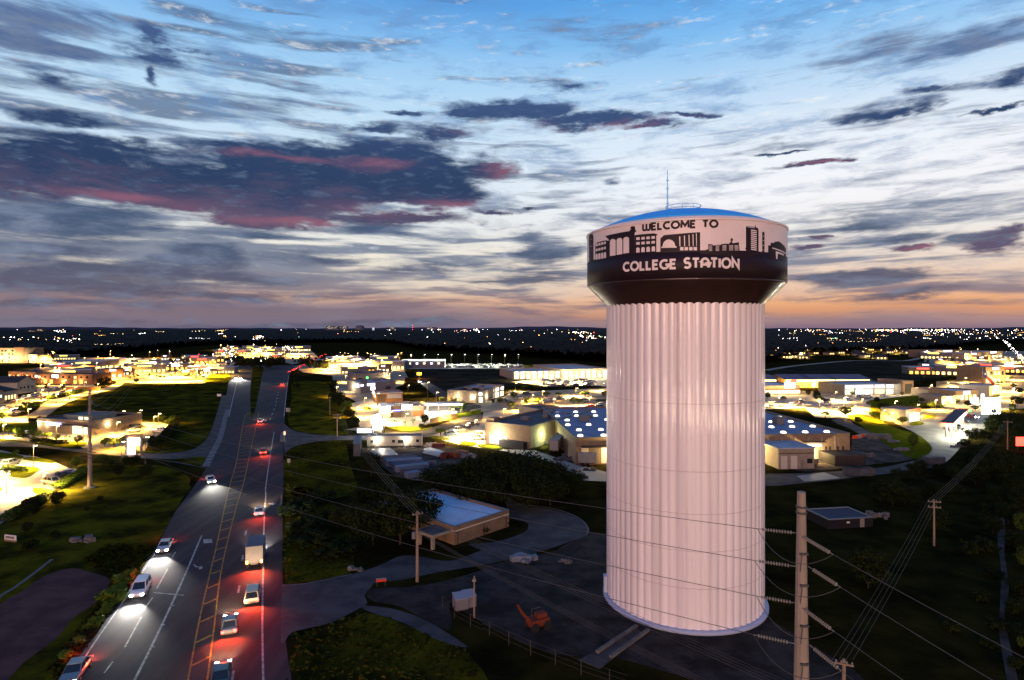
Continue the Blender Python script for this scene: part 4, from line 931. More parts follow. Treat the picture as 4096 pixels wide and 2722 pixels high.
for i, k in enumerate((-1, -.35, .35, 1)):
    off = Vector((k * .85, .2, 0))
    wire('utility_wire', R1 + off + Vector((0, 0, hR1 - .2)), R0 + off + Vector((0, 0, 8.6)), .5, .015, f'{names4[i]} utility wire of the run from the reddish pole down past the steel pole', 'utility wires right of the tower')
    wire('utility_wire', R1 + off + Vector((0, 0, hR1 - .2)), R2 + off + Vector((0, 0, 8.2)), 1.2, .018, f'{names4[i]} utility wire of the run from the reddish pole toward the station trees', 'utility wires toward the gas station')
wood_pole(R2, 8.6, 'far utility pole half hidden among dark trees by the gas station', ((0, 2.2),), -.5)
# ---------------------------------------------------------------- pump house
zr = 3.0
pk = [G(n6(*p), zr) for p in ((1480, 1450), (2335, 1180), (1330, 805))]
A, Bc, Bk = pk
e1 = (Bc - A); L1 = e1.length; e1.normalize(); e2 = Vector((-e1.y, e1.x, 0)); D1 = max(12, (Bk - Bc).dot(e2))
ph = Bld('pump_house', 'low tan pump house with a pale flat roof beside the tower drive', 'building', A, Bc, D1, 2.65, mat('pump_house_wall', (.17, .11, .065), .85, col2=(.13, .085, .05), nscale=.6), mat('pump_house_roof', (.40, .46, .54), .85, col2=(.48, .54, .61), nscale=.35, ndetail=8, spec=.1), .35)

for s_ in (.04, .5, .93): ph.panel('f', s_, s_ + .018, 0, 2.1, 'brown', 'downpipe', .12)
ph.panel('f', .0, 1.0, 2.2, 2.4, 'cream', 'trim_band', .05); ph.panel('l', .0, 1.0, 2.2, 2.4, 'cream', 'trim_band', .05)
ph.panel('l', .55, .68, 0.02, 2.0, 'door', 'door', .05)
ph.hvac([(.5, .55, 1.0, 1.0, .5), (.2, .7, .6, .6, .35)])
pr = ph.root
for (x, y) in ((-3.6, 1.2), (-3.6, 4.6)): MB().box(x - .25, y - .25, 0, x + .25, y + .25, 2.0).build('porch_pillar', M_wcream, pr)
MB().box(-4.1, .7, 2.005, -.02, 5.1, 2.4).build('porch_roof', M_wcream, pr); MB().box(-3.8, 1.0, 2.405, -.3, 4.8, 2.44).build('porch_roof_top', M_rdark, pr)
# ---------------------------------------------------------------- things round the tower foot
ramp = thing('tower_ramp', 'sloping concrete ramp with two pale kerbs at the tower foot', 'ramp', G(c6(1420, 1280)))
o = ramp.location
def rel(pts): return [(p.x - o.x, p.y - o.y) for p in pts]
MB().prism(rel(gl(c6, [(1190, 1360), (1330, 1420), (1640, 1180), (1560, 1130)])), .02, .12).build('slab', M_asph2, ramp)
kb = MB(); kb.prism(rel(gl(c6, [(1230, 1345), (1258, 1352), (1590, 1130), (1565, 1122)])), .1, .42); kb.build('kerb_wall', M_curb, ramp)
kb = MB(); kb.prism(rel(gl(c6, [(1345, 1385), (1370, 1395), (1690, 1162), (1665, 1155)])), .1, .42); kb.build('kerb_wall', M_curb, ramp)
MB().prism(rel(gl(c6, [(1085, 1400), (1265, 1475), (1370, 1395), (1205, 1340)])), .02, .09).build('landing', M_asph2, ramp)
M_bin = mat('pale_bin_metal', (.13, .12, .135), .7)
def bin_(p, label, w=1.5):
    r = thing('steel_bin', label, 'bin', G(p), .35, 'pale steel bins by the fence')
    MB().prism([(-w/2, -.8), (w/2, -.8), (w/2, .8), (-w/2, .8)], .15, 1.5).build('body', M_bin, r)
    MB().add([(-w/2-.05, -.88, 1.502), (w/2+.05, -.88, 1.502), (w/2+.05, .88, 1.75), (-w/2-.05, .88, 1.75), (-w/2-.05, -.88, 1.58), (w/2+.05, -.88, 1.58), (w/2+.05, .88, 1.83), (-w/2-.05, .88, 1.83)], [(0,3,2,1),(4,5,6,7),(0,1,5,4),(1,2,6,5),(2,3,7,6),(3,0,4,7)]).build('lid', mat('bin_lid', (.19, .20, .25), .6), r)
    MB().box(-w/2+.1, -.7, 0, w/2-.1, .7, .15).build('skid', M_iron, r)
bin_(c6(88, 960), 'pale steel bin, left one of the pair by the small post', 1.7); bin_(c6(160, 940), 'pale steel bin, right one of the pair by the small post', 1.5)
wood_pole(G(c6(205, 1040)), 5.2, 'short dark wooden post beside the pair of steel bins', ((.2, .5),), 0, r=.12)
# orange trencher
M_or = mat('orange_machine_paint', (.11, .022, .010), .8)
tr = thing('trenching_machine', 'orange trenching machine parked on the dark gravel by the tower', 'machine', G(c6(740, 1130)), .5, None)
MB().prism([(-1.2, -.75), (1.3, -.75), (1.3, .75), (-1.2, .75)], .55, 1.35).build('body', M_or, tr)
MB().prism([(-.2, -.45), (1.1, -.45), (1.1, .45), (-.2, .45)], 1.36, 1.85).build('engine_cover', M_or, tr)
MB().tube([(-1.1, 0, 1.2), (-2.0, .1, 2.2), (-2.7, .1, 3.4)], [.22, .2, .14], 6).build('boom', M_or, tr)
ax = Matrix.Rotation(R(90), 3, 'X')
for sx in (-.8, .9):
    for sy in (-.85, .85): MB().lathe([(0, -.16), (.5, -.16), (.55, 0), (.5, .16), (0, .16)], 14, (sx, sy, .52), axis=ax).build('wheel', M_tyre, tr)
tk = MB(); tk.tube([(-.6, .35, 1.36), (-.6, .35, 2.3), (.5, .35, 2.3)], .05, 5); tk.build('roll_bar', M_iron, tr)
# small scraps of junk by the drive
def junk(p, label, seed, m, s_=1.0, cat='debris pile', group=None, name='debris_pile'):
    q = random.Random(seed); mb = MB()
    for k in range(9):
        x, y = q.uniform(-1, 1) * s_, q.uniform(-.6, .6) * s_; w, d, h = q.uniform(.2, .8) * s_, q.uniform(.2, .5) * s_, q.uniform(.15, .6) * s_
        a = q.uniform(0, 3); pts = [(x + w * math.cos(a + t), y + d * math.sin(a + t)) for t in (0.6, 2.4, 3.7, 5.5)]
        mb.prism(pts, 0.005 * k, h + .01 * k)
    return tag(mb.build(name, m, None, G(p)), label, cat, group)
junk(c6(640, 560), 'pale heap of scrap sheets on the dark verge below the drive', 5, mat('pale_scrap', (.13, .145, .18), .7), 1.5)
junk(c6(980, 575), 'small dark stone heap on the gravel left of the tower', 6, M_curb, .8)
junk(c4(1100, 640), 'low pale rubble heap on the verge at the drive corner', 8, M_curb, .9)
junk(c2(720, 385), 'grey stone heap on the dark roadside slope', 9, M_curb, 1.7)
bar = thing('road_barricade', 'small red and white barricade lying by the utility pole', 'barricade', G(c4(1320, 765)), .2)
MB().box(-.7, -.05, .5, .7, .05, .8).build('board', mat('red_board', (.5, .03, .02), .5), bar)
MB().box(-.7, -.05, .82, .7, .05, 1.0).build('white_board', M_bin, bar)
lg = MB()
for sx in (-.55, .55): lg.box(sx - .05, -.3, 0, sx + .05, .3, .06); lg.box(sx - .04, .052, 0, sx + .04, .1, .95)
lg.build('leg', M_iron, bar)
# wire fences
M_fence = mat('fence_wire', (.04, .035, .03), .8)
def fence(pts, label, h=1.6, gap=3.2, name='wire_fence', rails=3):
    pts = [Vector((p.x, p.y, 0)) for p in pts]; root = thing(name, label, 'fence', pts[0])
    tot = sum((b - a).length for a, b in zip(pts, pts[1:])); k = 0.0
    pb, rb = MB(), MB()
    while k < tot:
        p = at_len(pts, k) - pts[0]; pb.tube([(p.x, p.y, 0), (p.x, p.y, h)], .05, 5); k += gap
    for j in range(rails): rb.tube([p - pts[0] + Vector((0, 0, h * (j + 1) / rails - .05)) for p in pts], .018, 4)
    pb.build('post', M_fence, root); rb.build('wire', M_fence, root)
fence(gl(c4, [(1838, 960), (1960, 1060), (2164, 1170)]) + gl(c6, [(290, 1165), (450, 1250), (640, 1340), (900, 1440), (1150, 1540), (1500, 1660)]), 'low wire fence running along the dark gravel yard below the tower')
# low shed right of the tower
sA, sB = G(c8(665, 292)), G(c8(1040, 270))
sh = Bld('tank_shed', 'low dark shed with a bluish roof on the grass right of the tower', 'shed', sA, sB, 6.5, 1.6, mat('dark_shed_wall', (.010, .009, .012), .9), mat('shed_roof', (.07, .075, .085), .9, spec=0), .05)
sh.panel('f', .4, .47, .9, 1.2, 'cream', 'notice_plate'); sh.panel('f', .7, .8, .05, 1.6, 'door', 'door')
junk(c8(1090, 190), 'pale stone apron heaped beside the low dark shed', 12, M_curb, 1.6); junk(c8(590, 150), 'two flat pale slabs in the grass behind the shed', 14, M_curb, .9)
# roadside signs and reflector posts
def sign(p, top, label, w, hgt, m, m2=None, cat='sign', rz=0, posts=2, name='road_sign', base=0.0):
    g = G(p); h = max(.8, (p[1] - top) * g.y / F); r = thing(name, label, cat, g, rz)
    if m2: MB().box(-w/2, -.12, 0, w/2, .12, h - hgt).build('plinth', m2, r)
    else:
        for k in range(posts):
            x = 0 if posts == 1 else (-w * .35 + k * w * .7); MB().tube([(x, .05, 0), (x, .05, h)], .05, 6).build('post', M_pole, r)
    MB().box(-w/2, -.06, h - hgt, w/2, 0, h).build('face', m, r)
    return r, h
r_, h_ = sign(c2(90, 395), c2(90, 340)[1], 'low white business sign on a tan base on the grass slope', 2.6, .8, mat('sign_face_white', (.55, .52, .48), .6), M_wtan, name='monument_sign', rz=-.25)
tb = MB()
for k in range(7): tb.box(-1.0 + k * .28, -.09, h_ - .6, -.82 + k * .28, -.062, h_ - .2)
tb.build('lettering', M_iron, r_)
sign(c1(2020, 660), c1(2020, 638)[1], 'white road sign seen on the verge left of the far highway', 2.2, 1.2, mat('sign_face_white', (.5, .5, .5), .5), name='road_sign')
sign(c3(565, 850), c3(565, 790)[1], 'back of a pale road sign on the verge right of the highway', 1.8, 1.6, M_hvac, posts=1); sign(c3(572, 1310), c3(572, 1245)[1], 'small pale sign post on the dark verge by the right lane', .8, 1.0, M_hvac, posts=1)
sign(c3(535, 1085), c3(535, 1000)[1], 'narrow white marker sign on the side street island', .7, 1.2, mat('sign_face_white', (.5, .5, .5), .5), posts=1)
isl = sheet('junction_island_kerb', smooth_pts(gl(c3, [(492, 1082), (500, 1020), (520, 1010), (545, 1075), (548, 1092), (500, 1090)]), 3, True), .15, M_curb, thick=.13)
# ---------------------------------------------------------------- left: bank, shops, lots
# bank
bk = Bld('bank', 'tan bank building with dark roof and blue lit sign behind the row of trees', 'building', G(c1(345, 988)), G(c1(842, 1018)), 20, 4.2, M_wtan, M_rdark, .5)
bk.panel('f', .0, .52, 3.6, 4.0, 'cream', 'cornice_band', .08); bk.panel('f', .225, .345, 2.6, 3.5, 'signw', 'lit_sign', .14); bk.panel('f', .345, .45, 2.9, 3.6, 'blue', 'lit_blue_sign', .14)
bk.panel('f', .52, .98, 3.0, 3.25, 'awn', 'awning', 1.6); bk.panel('f', .66, .74, .1, 2.8, 'white', 'window'); bk.panel('f', .755, .83, .1, 2.8, 'white', 'window'); bk.panel('f', .845, .93, .1, 2.8, 'white', 'window')
bk.block(.5, .96, .05, .5, 4.2, 6.2, mat('grey_green_clerestory', (.10, .12, .12), .8), 'upper_storey')
mb = MB(); mb.box(.72 * bk.L, .05 * bk.D - .06, 4.9, .80 * bk.L, .05 * bk.D - .003, 5.8); mb.build('window', WIN['white'], bk.root); mb = MB(); mb.box(.83 * bk.L, .05 * bk.D - .06, 4.9, .93 * bk.L, .05 * bk.D - .003, 5.8); mb.build('window', WIN['white'], bk.root)
bk.walllamp('f', .03, 3.0, 700); bk.walllamp('f', .185, 3.0, 700); bk.walllamp('r', .3, 3.0, 900)
bk.hvac([(.12, .35, 2, 1.6, 1.0), (.3, .6, 2.4, 1.8, .9), (.62, .7, 2, 2, .8)])
lamp(bk.root, (bk.L * .8, -2.5, 2.6), 1500, (1, .8, .5))
cp = thing('drive_through_canopy', 'small brown drive-through canopy on columns right of the bank', 'canopy', G(c1(1000, 950)), .1)
MB().box(-4, 0, 3.3, 5.2, 6, 4.2).build('roof', M_wbrick, cp); MB().box(-3.6, -.06, 3.5, -1.2, -.003, 4.0).build('lit_sign', WIN['violet'], cp); MB().box(3.8, -.06, 3.6, 5.0, -.003, 4.1).build('lit_sign', WIN['violet'], cp)
for x in (-3.4, 1.6, 4.6):
    for y in (.6, 5.4): MB().box(x - .2, y - .2, 0, x + .2, y + .2, 3.295).build('column', M_wtan, cp)
MB().box(-2, 2, 3.2, 3, 4, 3.294).build('ceiling_lamp', M_lens_small, cp); lamp(cp, (.5, 3, 3.0), 5000, (1, .75, .4)); lamp(cp, (-2.5, -1, 3.0), 1500, (1, .75, .4))
# gabled shops on the far left
for (a, b, d, h, ri, wm, lab, gx) in ((c1(-130, 745), c1(40, 715), 26, 5.2, 2.6, M_wcream, 'gabled shop with pale green lit front at the far left edge', 'y'),
                                   (c1(30, 712), c1(165, 690), 20, 5.0, 2.2, M_wwhite, 'gabled shop with dark roof, front one of the pair of white shops', 'x'),
                                   (c1(-30, 640), c1(130, 612), 22, 6.2, 2.6, M_wwhite, 'gabled white shop behind, left one of the rear pair', 'x'),
                                   (c1(160, 640), c1(330, 615), 20, 6.4, 2.8, M_wwhite, 'gabled white shop with small square windows behind the lit shop signs', 'y')):
    A, Bq = G(a), G(b); rt, L, D = gable('gabled_shop', lab, A, Bq, d, h, ri, wm, M_rshing, gx, 'gabled shops', 'shop')
    for k in range(4): face_panel(rt, 'f', L, D, L * (.12 + .21 * k), L * (.22 + .21 * k), 2.6 if gx == 'y' else 1.0, 3.8 if gx == 'y' else 2.8, 'dark' if 'square' in lab else ('teal' if 'green' in lab else 'warm'), 'window')
    for k in range(3): face_panel(rt, 'r', L, D, D * (.1 + .3 * k), D * (.28 + .3 * k), .4, 2.6, 'warm', 'window')
    face_panel(rt, 'r', L, D, D * .2, D * .7, h - 1.5, h - .5, 'violet', 'lit_sign', .15)
    lamp(rt, (L + 3, D * .4, 3.2), 2600, (1, .72, .32))
# brick rows
for (a, b, d, h, lab, sgn) in ((c1(335, 542), c1(850, 548), 16, 6.0, 'long brown brick row with amber lit doorways behind the shop car park', 1), (c1(75, 525), c1(330, 535), 18, 6.6, 'brown brick row with dark hipped roof, left of the long row', 0), (c1(330, 478), c1(700, 480), 20, 6, 'grey commercial block behind the long brick row', 0)):
    q = Bld('brick_row', lab, 'building', G(a), G(b), d, h, M_wbrick if 'brown' in lab else M_wgrey, M_rshing, .3, 'brick rows')
    for k in range(9):
        x = .03 + k * .107
        if k in (1, 2, 4, 6, 7): q.panel('f', x, x + .05, .2, 2.6, 'amber', 'doorway')
        q.panel('f', x + .005, x + .045, 3.6, 5.0, 'dark' if k % 3 else 'warm', 'window')
    if sgn: q.panel('f', .28, .40, 3.9, 5.9, 'violet', 'lit_sign', .2); q.panel('f', -.02, .02, 4.2, 5.4, 'signw', 'lit_sign', .2)
    for x in (.16, .48, .8): lamp(q.root, (q.L * x, -2.2, 2.8), 2200, (1, .55, .16))
# apartment block
ap = Bld('apartment_block', 'four storey tan apartment block with lit windows at the far left', 'building', G(c1(-60, 350)), G(c1(232, 352)), 22, 14.5, M_wtan, M_rdark, .8)
for j in range(4):
    for k in range(9): ap.panel('f', .03 + k * .108, .09 + k * .108, 1.2 + j * 3.5, 2.9 + j * 3.5, 'warm' if (k * 5 + j * 3) % 7 in (0, 1, 4) else 'dark', 'window')
ap.block(.72, .99, -.06, .4, .02, 16.2, M_wbrick, 'corner_tower')
for x in (.1, .45, .8): lamp(ap.root, (ap.L * x, -6, 5), 26000, (1, .72, .32))
a2 = Bld('apartment_wing', 'lower cream wing beside the four storey apartment block', 'building', G(c1(250, 350)), G(c1(345, 352)), 14, 8, M_wcream, M_rdark, .5)
for j in range(2):
    for k in range(4): a2.panel('f', .08 + k * .23, .2 + k * .23, 1 + j * 3.6, 2.8 + j * 3.6, 'warm' if (k + j) % 2 else 'dark', 'window')
lamp(a2.root, (a2.L * .5, -6, 5), 15000, (1, .8, .45))
# brick screen wall and hedges
def hedge(pts, w, h, label, m=None, seed=1, group=None):
    q = random.Random(seed); pts = [Vector((p.x, p.y, 0)) for p in pts]; o = pts[0]; mb = MB(); tot = sum((b - a).length for a, b in zip(pts, pts[1:]))
    for i in range(int(tot * 90 * max(.4, w / 1.5))):
        p = at_len(pts, q.uniform(0, tot)) - o; th = q.uniform(0, 6.28)
        face = q.random()
        if face < .45: x, y, z = p.x + q.uniform(-w/2, w/2), p.y + q.uniform(-w/2, w/2), h * q.uniform(.9, 1.06)
        else: x, y, z = p.x + math.copysign(w/2, q.uniform(-1, 1)) * q.uniform(.85, 1.1), p.y + q.uniform(-w/2, w/2), h * q.uniform(.05, 1)
        n_ = Vector((q.uniform(-1, 1), q.uniform(-1, 1), q.uniform(0, 1.4))).normalized(); u = n_.orthogonal().normalized(); v_ = n_.cross(u); L = q.uniform(.14, .3)
        c_ = Vector((x, y, z)); mb.add([c_ - u * L, c_ + v_ * L * .7, c_ + u * L, c_ - v_ * L * .7], [(0, 1, 2, 3)])
    core = MB(); ribbon(core, [p - o for p in pts], w * .9, h * .93)
    k = len(core.v); 
    return tag(mb.build('hedge', m or M_leafB, None, o), label, 'hedge', group)
hedge(gl(c1, [(790, 1352), (700, 1410), (600, 1470), (528, 1518)]), 2.0, 1.1, 'clipped hedge at the lot corner beside the steel pole', M_leafC, 1)
hedge(gl(c2, [(370, 35), (250, 110), (120, 180), (30, 235)]), 1.9, 1.2, 'clipped dark hedge along the lower edge of the front lot', M_leafB, 2)
hedge(gl(c1, [(20, 1335), (110, 1345), (212, 1352)]), 2.2, 1.0, 'short hedge on the island in the front lot', M_leafB, 3)
hedge(gl(c1, [(1490, 1085), (1545, 1010), (1612, 930)]), 2.2, 1.4, 'dark hedge along the right side of the bank lot', M_leafA, 4)
hedge(gl(c1, [(300, 1070), (450, 1088), (600, 1098)]), 1.6, 1.0, 'low dark hedge under the trees in front of the bank', M_leafA, 5)
hedge(gl(c1, [(150, 1030), (250, 1042)]), 1.6, 1.0, 'short low hedge left of the bank trees', M_leafA, 6)
hedge(gl(c1, [(460, 690), (600, 655), (780, 612)]), 2.4, 1.5, 'long hedge between the shop car park and the street', M_leafB, 7)
hedge(gl(c1, [(225, 810), (280, 775), (345, 735)]), 2.4, 1.3, 'hedge on the kerb of the shop lot entrance', M_leafB, 8)
scr = thing('screen_wall', 'long low reddish brick screen wall in the shop car park', 'wall', G(c1(605, 608)), .02)
MB().box(0, 0, 0, 19.5, .6, 2.1).build('wall', mat('red_brick', (.22, .09, .04), .9), scr); MB().box(-.15, -.15, 2.105, 19.65, .75, 2.25).build('coping', M_wcream, scr)
# lit pylon sign by the road
ps = thing('pylon_sign', 'dark framed pylon sign with two blank white lit panels by the side road', 'sign', G(c1(1205, 1212)), .1)
gy = ps.location.y; s1 = .4339 * gy / F
def px(x): return (x - 1205) * s1
def pz(y): return (1212 - y) * s1
MB().box(px(1160), 0, 0, px(1172), .7, pz(1030)).build('post', M_pole, ps); MB().box(px(1285), 0, 0, px(1298), .7, pz(1030)).build('post', M_pole, ps)
MB().box(px(1150), -.1, pz(1030), px(1300), .8, pz(1015)).build('top_beam', M_wbrick, ps)
MB().box(px(1173), .1, pz(1118), px(1284), .6, pz(1046)).build('lit_panel', glow('pylon_panel', (1, .97, 1), 3.2, True), ps); MB().box(px(1173), .1, pz(1200), px(1236), .6, pz(1122)).build('lit_panel', glow('pylon_panel', (1, .97, 1), 3.2), ps)
MB().box(px(1200), .09, pz(1096), px(1232), .1, pz(1088)).build('logo_stripe', mat('grey_blue_stripe', (.3, .36, .5), .5), ps)
lamp(ps, (px(1228), -.8, pz(1085)), 700, (.95, .95, 1)); lamp(ps, (px(1205), -.8, pz(1160)), 400, (.95, .95, 1))
MB().box(px(1150), -.3, 0, px(1310), 1.2, .4).build('base', M_wbrick, ps)
# street and lot lamps (left)
LW = (1, .66, .22); LY = (1, .55, .105)
for (x, y, t, pw, col, lab) in ((310, 1318, 1112, 6000, LW, 'lit lamp post on the front lot island between hedge and lawn'), (405, 1568, 1358, 6000, LW, 'dark slim lamp post at the lower edge of the front lot'), (1062, 1160, 1030, 5200, LY, 'lit lamp post between the two small trees left of the pylon sign'),
                          (1290, 925, 788, 6000, LY, 'lit lamp post at the edge of the open field behind the bank lot'), (1078, 1020, 915, 5200, LY, 'lamp post in the bank lot near the drive-through'), (1340, 1280, 1035, 500, LY, 'unlit slim post right of the pylon sign'), (1125, 1225, 1115, 500, LY, 'short slim post left of the pylon sign'), (-60, 1330, 1150, 7000, LW, 'lamp post at the left edge of the front lot'), (60, 1560, 1400, 6500, LW, 'lamp post lighting the near corner of the front lot'),
                          (-130, 1480, 1300, 6500, LW, 'lamp post just beyond the left edge of the front lot'), (600, 578, 525, 9000, LY, 'lamp post before the long brick row'), (385, 560, 520, 8000, LY, 'lamp post at the left end of the brick row'), (445, 640, 545, 7000, LY, 'lamp post in the shop car park near the round tree'), (380, 695, 600, 8000, LY, 'lamp post at the shop car park entrance'),
                          (150, 795, 690, 9000, LY, 'lamp post among cars in the lower shop lot'), (20, 870, 760, 9000, LY, 'lamp post on the street left of the bank'), (780, 600, 545, 7000, LY, 'lamp post at the right end of the shop car park'), (690, 650, 590, 6500, LY, 'lamp post on the curving street beside the hedge'), (260, 880, 790, 7000, LY, 'lamp post on the curve of the yellow street'), (520, 735, 640, 6000, LY, 'lamp post on the field side of the yellow street'), (640, 690, 620, 6000, LY, 'lamp post at the middle of the street bend'), (900, 615, 560, 7000, LY, 'lamp post where the street meets the field corner'), (1040, 560, 510, 8000, LY, 'lamp post at the far end of the yellow street'), (100, 880, 790, 6000, LY, 'lamp post on the lower street by the left island'), (520, 1060, 970, 4000, LY, 'lamp post between the trees before the bank'), (770, 1075, 985, 4000, LY, 'lamp post at the bank driveway corner'), (1420, 960, 860, 4000, LY, 'lamp post by the white pickup in the bank lot'), (920, 930, 850, 4000, LY, 'lamp post at the bank side wall'), (260, 735, 650, 7000, LY, 'lamp post in the middle of the shop lot'), (560, 625, 560, 7000, LY, 'lamp post behind the long hedge'), (1130, 905, 800, 3500, LY, 'lamp post at the field edge left of the small lot island'), (1460, 930, 830, 2500, LY, 'lamp post next to the three bright shrubs'), (30, 1045, 950, 4500, LW, 'lamp post among the small trees left of the bank')):
    lamp_post(c1(x, y), c1(x, t)[1], lab, pw if pw > 600 else 1, col)
# trees (left)
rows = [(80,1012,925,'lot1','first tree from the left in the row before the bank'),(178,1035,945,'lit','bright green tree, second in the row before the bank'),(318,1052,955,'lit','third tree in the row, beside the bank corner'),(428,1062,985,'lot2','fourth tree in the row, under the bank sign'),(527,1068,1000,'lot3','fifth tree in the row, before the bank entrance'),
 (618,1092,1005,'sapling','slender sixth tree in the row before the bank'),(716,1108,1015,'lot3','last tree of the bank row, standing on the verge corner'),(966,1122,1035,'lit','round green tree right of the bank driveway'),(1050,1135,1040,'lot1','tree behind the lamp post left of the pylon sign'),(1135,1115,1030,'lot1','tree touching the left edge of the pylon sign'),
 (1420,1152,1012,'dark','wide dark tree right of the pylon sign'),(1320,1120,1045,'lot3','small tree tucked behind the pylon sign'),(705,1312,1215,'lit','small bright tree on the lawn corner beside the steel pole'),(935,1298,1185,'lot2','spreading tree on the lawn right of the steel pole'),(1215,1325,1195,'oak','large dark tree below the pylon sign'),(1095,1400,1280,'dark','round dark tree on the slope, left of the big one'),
 (1340,1420,1280,'oak2','broad dark tree on the slope, right of the big one'),(20,885,805,'lot1','tree on the left street island'),(300,900,850,'bush','left one of two dark shrubs behind the bank'),(365,885,838,'bush','right one of two dark shrubs behind the bank'),(240,815,712,'lit','sunlit green tree on the shop lot entrance kerb'),(290,790,730,'lit','smaller lit tree beside the entrance hedge'),  # the 'sunlit' tree has lamplight painted into its leaf colour
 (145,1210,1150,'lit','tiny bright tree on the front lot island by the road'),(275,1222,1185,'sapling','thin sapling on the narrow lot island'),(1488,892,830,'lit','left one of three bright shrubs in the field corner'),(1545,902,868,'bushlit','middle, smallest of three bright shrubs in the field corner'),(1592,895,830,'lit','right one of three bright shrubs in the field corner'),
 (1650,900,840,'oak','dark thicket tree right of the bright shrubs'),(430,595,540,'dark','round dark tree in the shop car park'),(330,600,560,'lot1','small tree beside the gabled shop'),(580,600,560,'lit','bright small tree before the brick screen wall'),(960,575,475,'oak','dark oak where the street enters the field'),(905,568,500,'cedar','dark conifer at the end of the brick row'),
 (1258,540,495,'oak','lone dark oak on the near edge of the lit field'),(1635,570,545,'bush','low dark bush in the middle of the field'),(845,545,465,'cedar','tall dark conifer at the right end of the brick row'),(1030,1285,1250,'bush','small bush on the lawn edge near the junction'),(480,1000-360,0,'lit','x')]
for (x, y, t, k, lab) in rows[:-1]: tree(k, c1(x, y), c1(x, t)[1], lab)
for (x, y, t, k, lab) in ((265,192,0,'dark','dark round tree beside the clipped hedge of the front lot'),(485,100,-40,'dark','dark tree on the slope right of the hedge'),(232,322,222,'dark','lower dark tree on the slope below the hedge'),(468,350,300,'bush','small dark shrub in the middle of the slope'),(730,130,95,'bush','tiny shrub high on the dark slope'),(850,45,5,'bush','tiny dark shrub near the slope crest'),(260,460,370,'bush','dark shrub right of the low white business sign')): tree(k, c2(x, y), c2(x, t)[1], lab)
ladder = [(1080,735,640),(1040,770,690),(1000,860,770),(940,905,800),(1010,810,760),(915,960,905),(880,1010,960),(820,1080,1030),(770,1130,1080),(720,1190,1140),(660,1260,1215),(610,1310,1270),(560,1380,1335)]
for i, (x, y, t) in enumerate(ladder): tree('bushlit' if i < 8 else ('bush' if i % 2 else 'bushlit'), c2(x, y), c2(x, t)[1], f'bright green roadside bush, {["first","second","third","fourth","fifth","sixth","seventh","eighth","ninth","tenth","eleventh","twelfth","thirteenth"][i]} going down the left road edge', 'bushes down the left road edge', 1.5)
# parked cars (left)
def carp(k, x, y, x2, y2, colr, lab, c=c1, on=False, group=None):
    a, b = G(c(x, y)), G(c(x2, y2)); return car(k, (a + b) / 2, heading(a, b), colr, lab, group, on)
carp('suv', 66, 1306, 142, 1282, 'grey', 'grey SUV parked by the island hedge in the front lot')
carp('sedan', 530, 1412, 640, 1398, 'black', 'black car parked beside the white one at the hedge corner'); carp('sedan', 590, 1390, 690, 1380, 'white', 'white car parked behind the black one at the hedge corner')
carp('suv', 420, 1462, 545, 1478, 'tan', 'tan SUV with its lamps on leaving its stall in the front lot', on=True)
carp('suv', 1215, 962, 1298, 948, 'black', 'black SUV parked in the bank lot beneath the field lamp'); carp('sedan', 1190, 992, 1280, 985, 'white', 'white car parked just in front of the black SUV'); carp('pickup', 1422, 992, 1528, 990, 'white', 'white pickup truck parked at the right of the bank lot')
carp('sedan', 220, 1018, 265, 1012, 'white', 'white car half hidden behind trees left of the bank')
SP = [(90,720,125,714,'black'),(125,715,160,706,'red'),(175,700,205,694,'white'),(218,682,275,675,'white'),(285,668,330,660,'tan'),(300,652,350,645,'white'),(330,660,372,652,'silver'),(350,640,385,634,'grey'),(420,680,468,674,'black'),(490,665,530,655,'white'),(0,775,50,765,'navy'),(-20,790,30,785,'white'),(140,812,195,808,'white'),(160,775,190,770,'silver'),(450,604,490,600,'silver'),(500,602,530,598,'white'),(535,600,560,596,'grey'),(640,618,700,612,'white'),(560,640,600,630,'grey'),(30,700,60,695,'white')]
for i, (x, y, x2, y2, cc) in enumerate(SP):
    where = ['nearest the lit shops', 'beside the black car', 'next to the red car', 'with bright roof by the shop lamp', 'in the shop row', 'in the rear shop row', 'at the row end', 'below the round tree', 'parked along the long hedge', 'next to the hedge middle', 'on the left street lot', 'at the left frame edge', 'by the lower lot lamp', 'between the lot trees', 'left of three before the brick row', 'middle of three before the brick row', 'right of three before the brick row', 'right of the screen wall', 'near the street hedge', 'in front of the green lit shop'][i]
    carp('suv' if i % 3 == 0 else 'sedan', x, y, x2, y2, cc, f'{cc} car parked {where}', group='cars in the shop lots')
# ---------------------------------------------------------------- middle: restaurants, shops, yard, big store
def bld(name, lab, a, b, d, h, wm, rm, par=.5, c=c3, cat='building', group=None): return Bld(name, lab, cat, G(c(*a)), G(c(*b)), d, h, wm, rm, par, group)
rs = bld('drive_in_restaurant', 'brightly lit low restaurant with white roof and blue striped front', (1480, 876), (1785, 862), 15, 3.7, M_wcream, M_rwhite, .5)
rs.panel('f', .03, .32, .1, 4.6, 'brown', 'front_bay', .5); rs.panel('f', .04, .31, 2.6, 2.95, 'blue', 'blue_neon_stripe', .62); rs.panel('f', .33, .64, 2.9, 4.9, 'signw', 'lit_sign', .5)
rs.panel('f', .35, .62, .2, 2.6, mat('grey_shutter', (.14, .13, .12), .6), 'shutter', .1); rs.panel('f', .66, 1.0, .2, 2.4, M_worange, 'brick_panel', .08); rs.panel('l', .1, .9, 3.2, 4.4, 'signw', 'lit_fascia', .2); rs.panel('l', .2, .8, .3, 2.4, 'white', 'window')
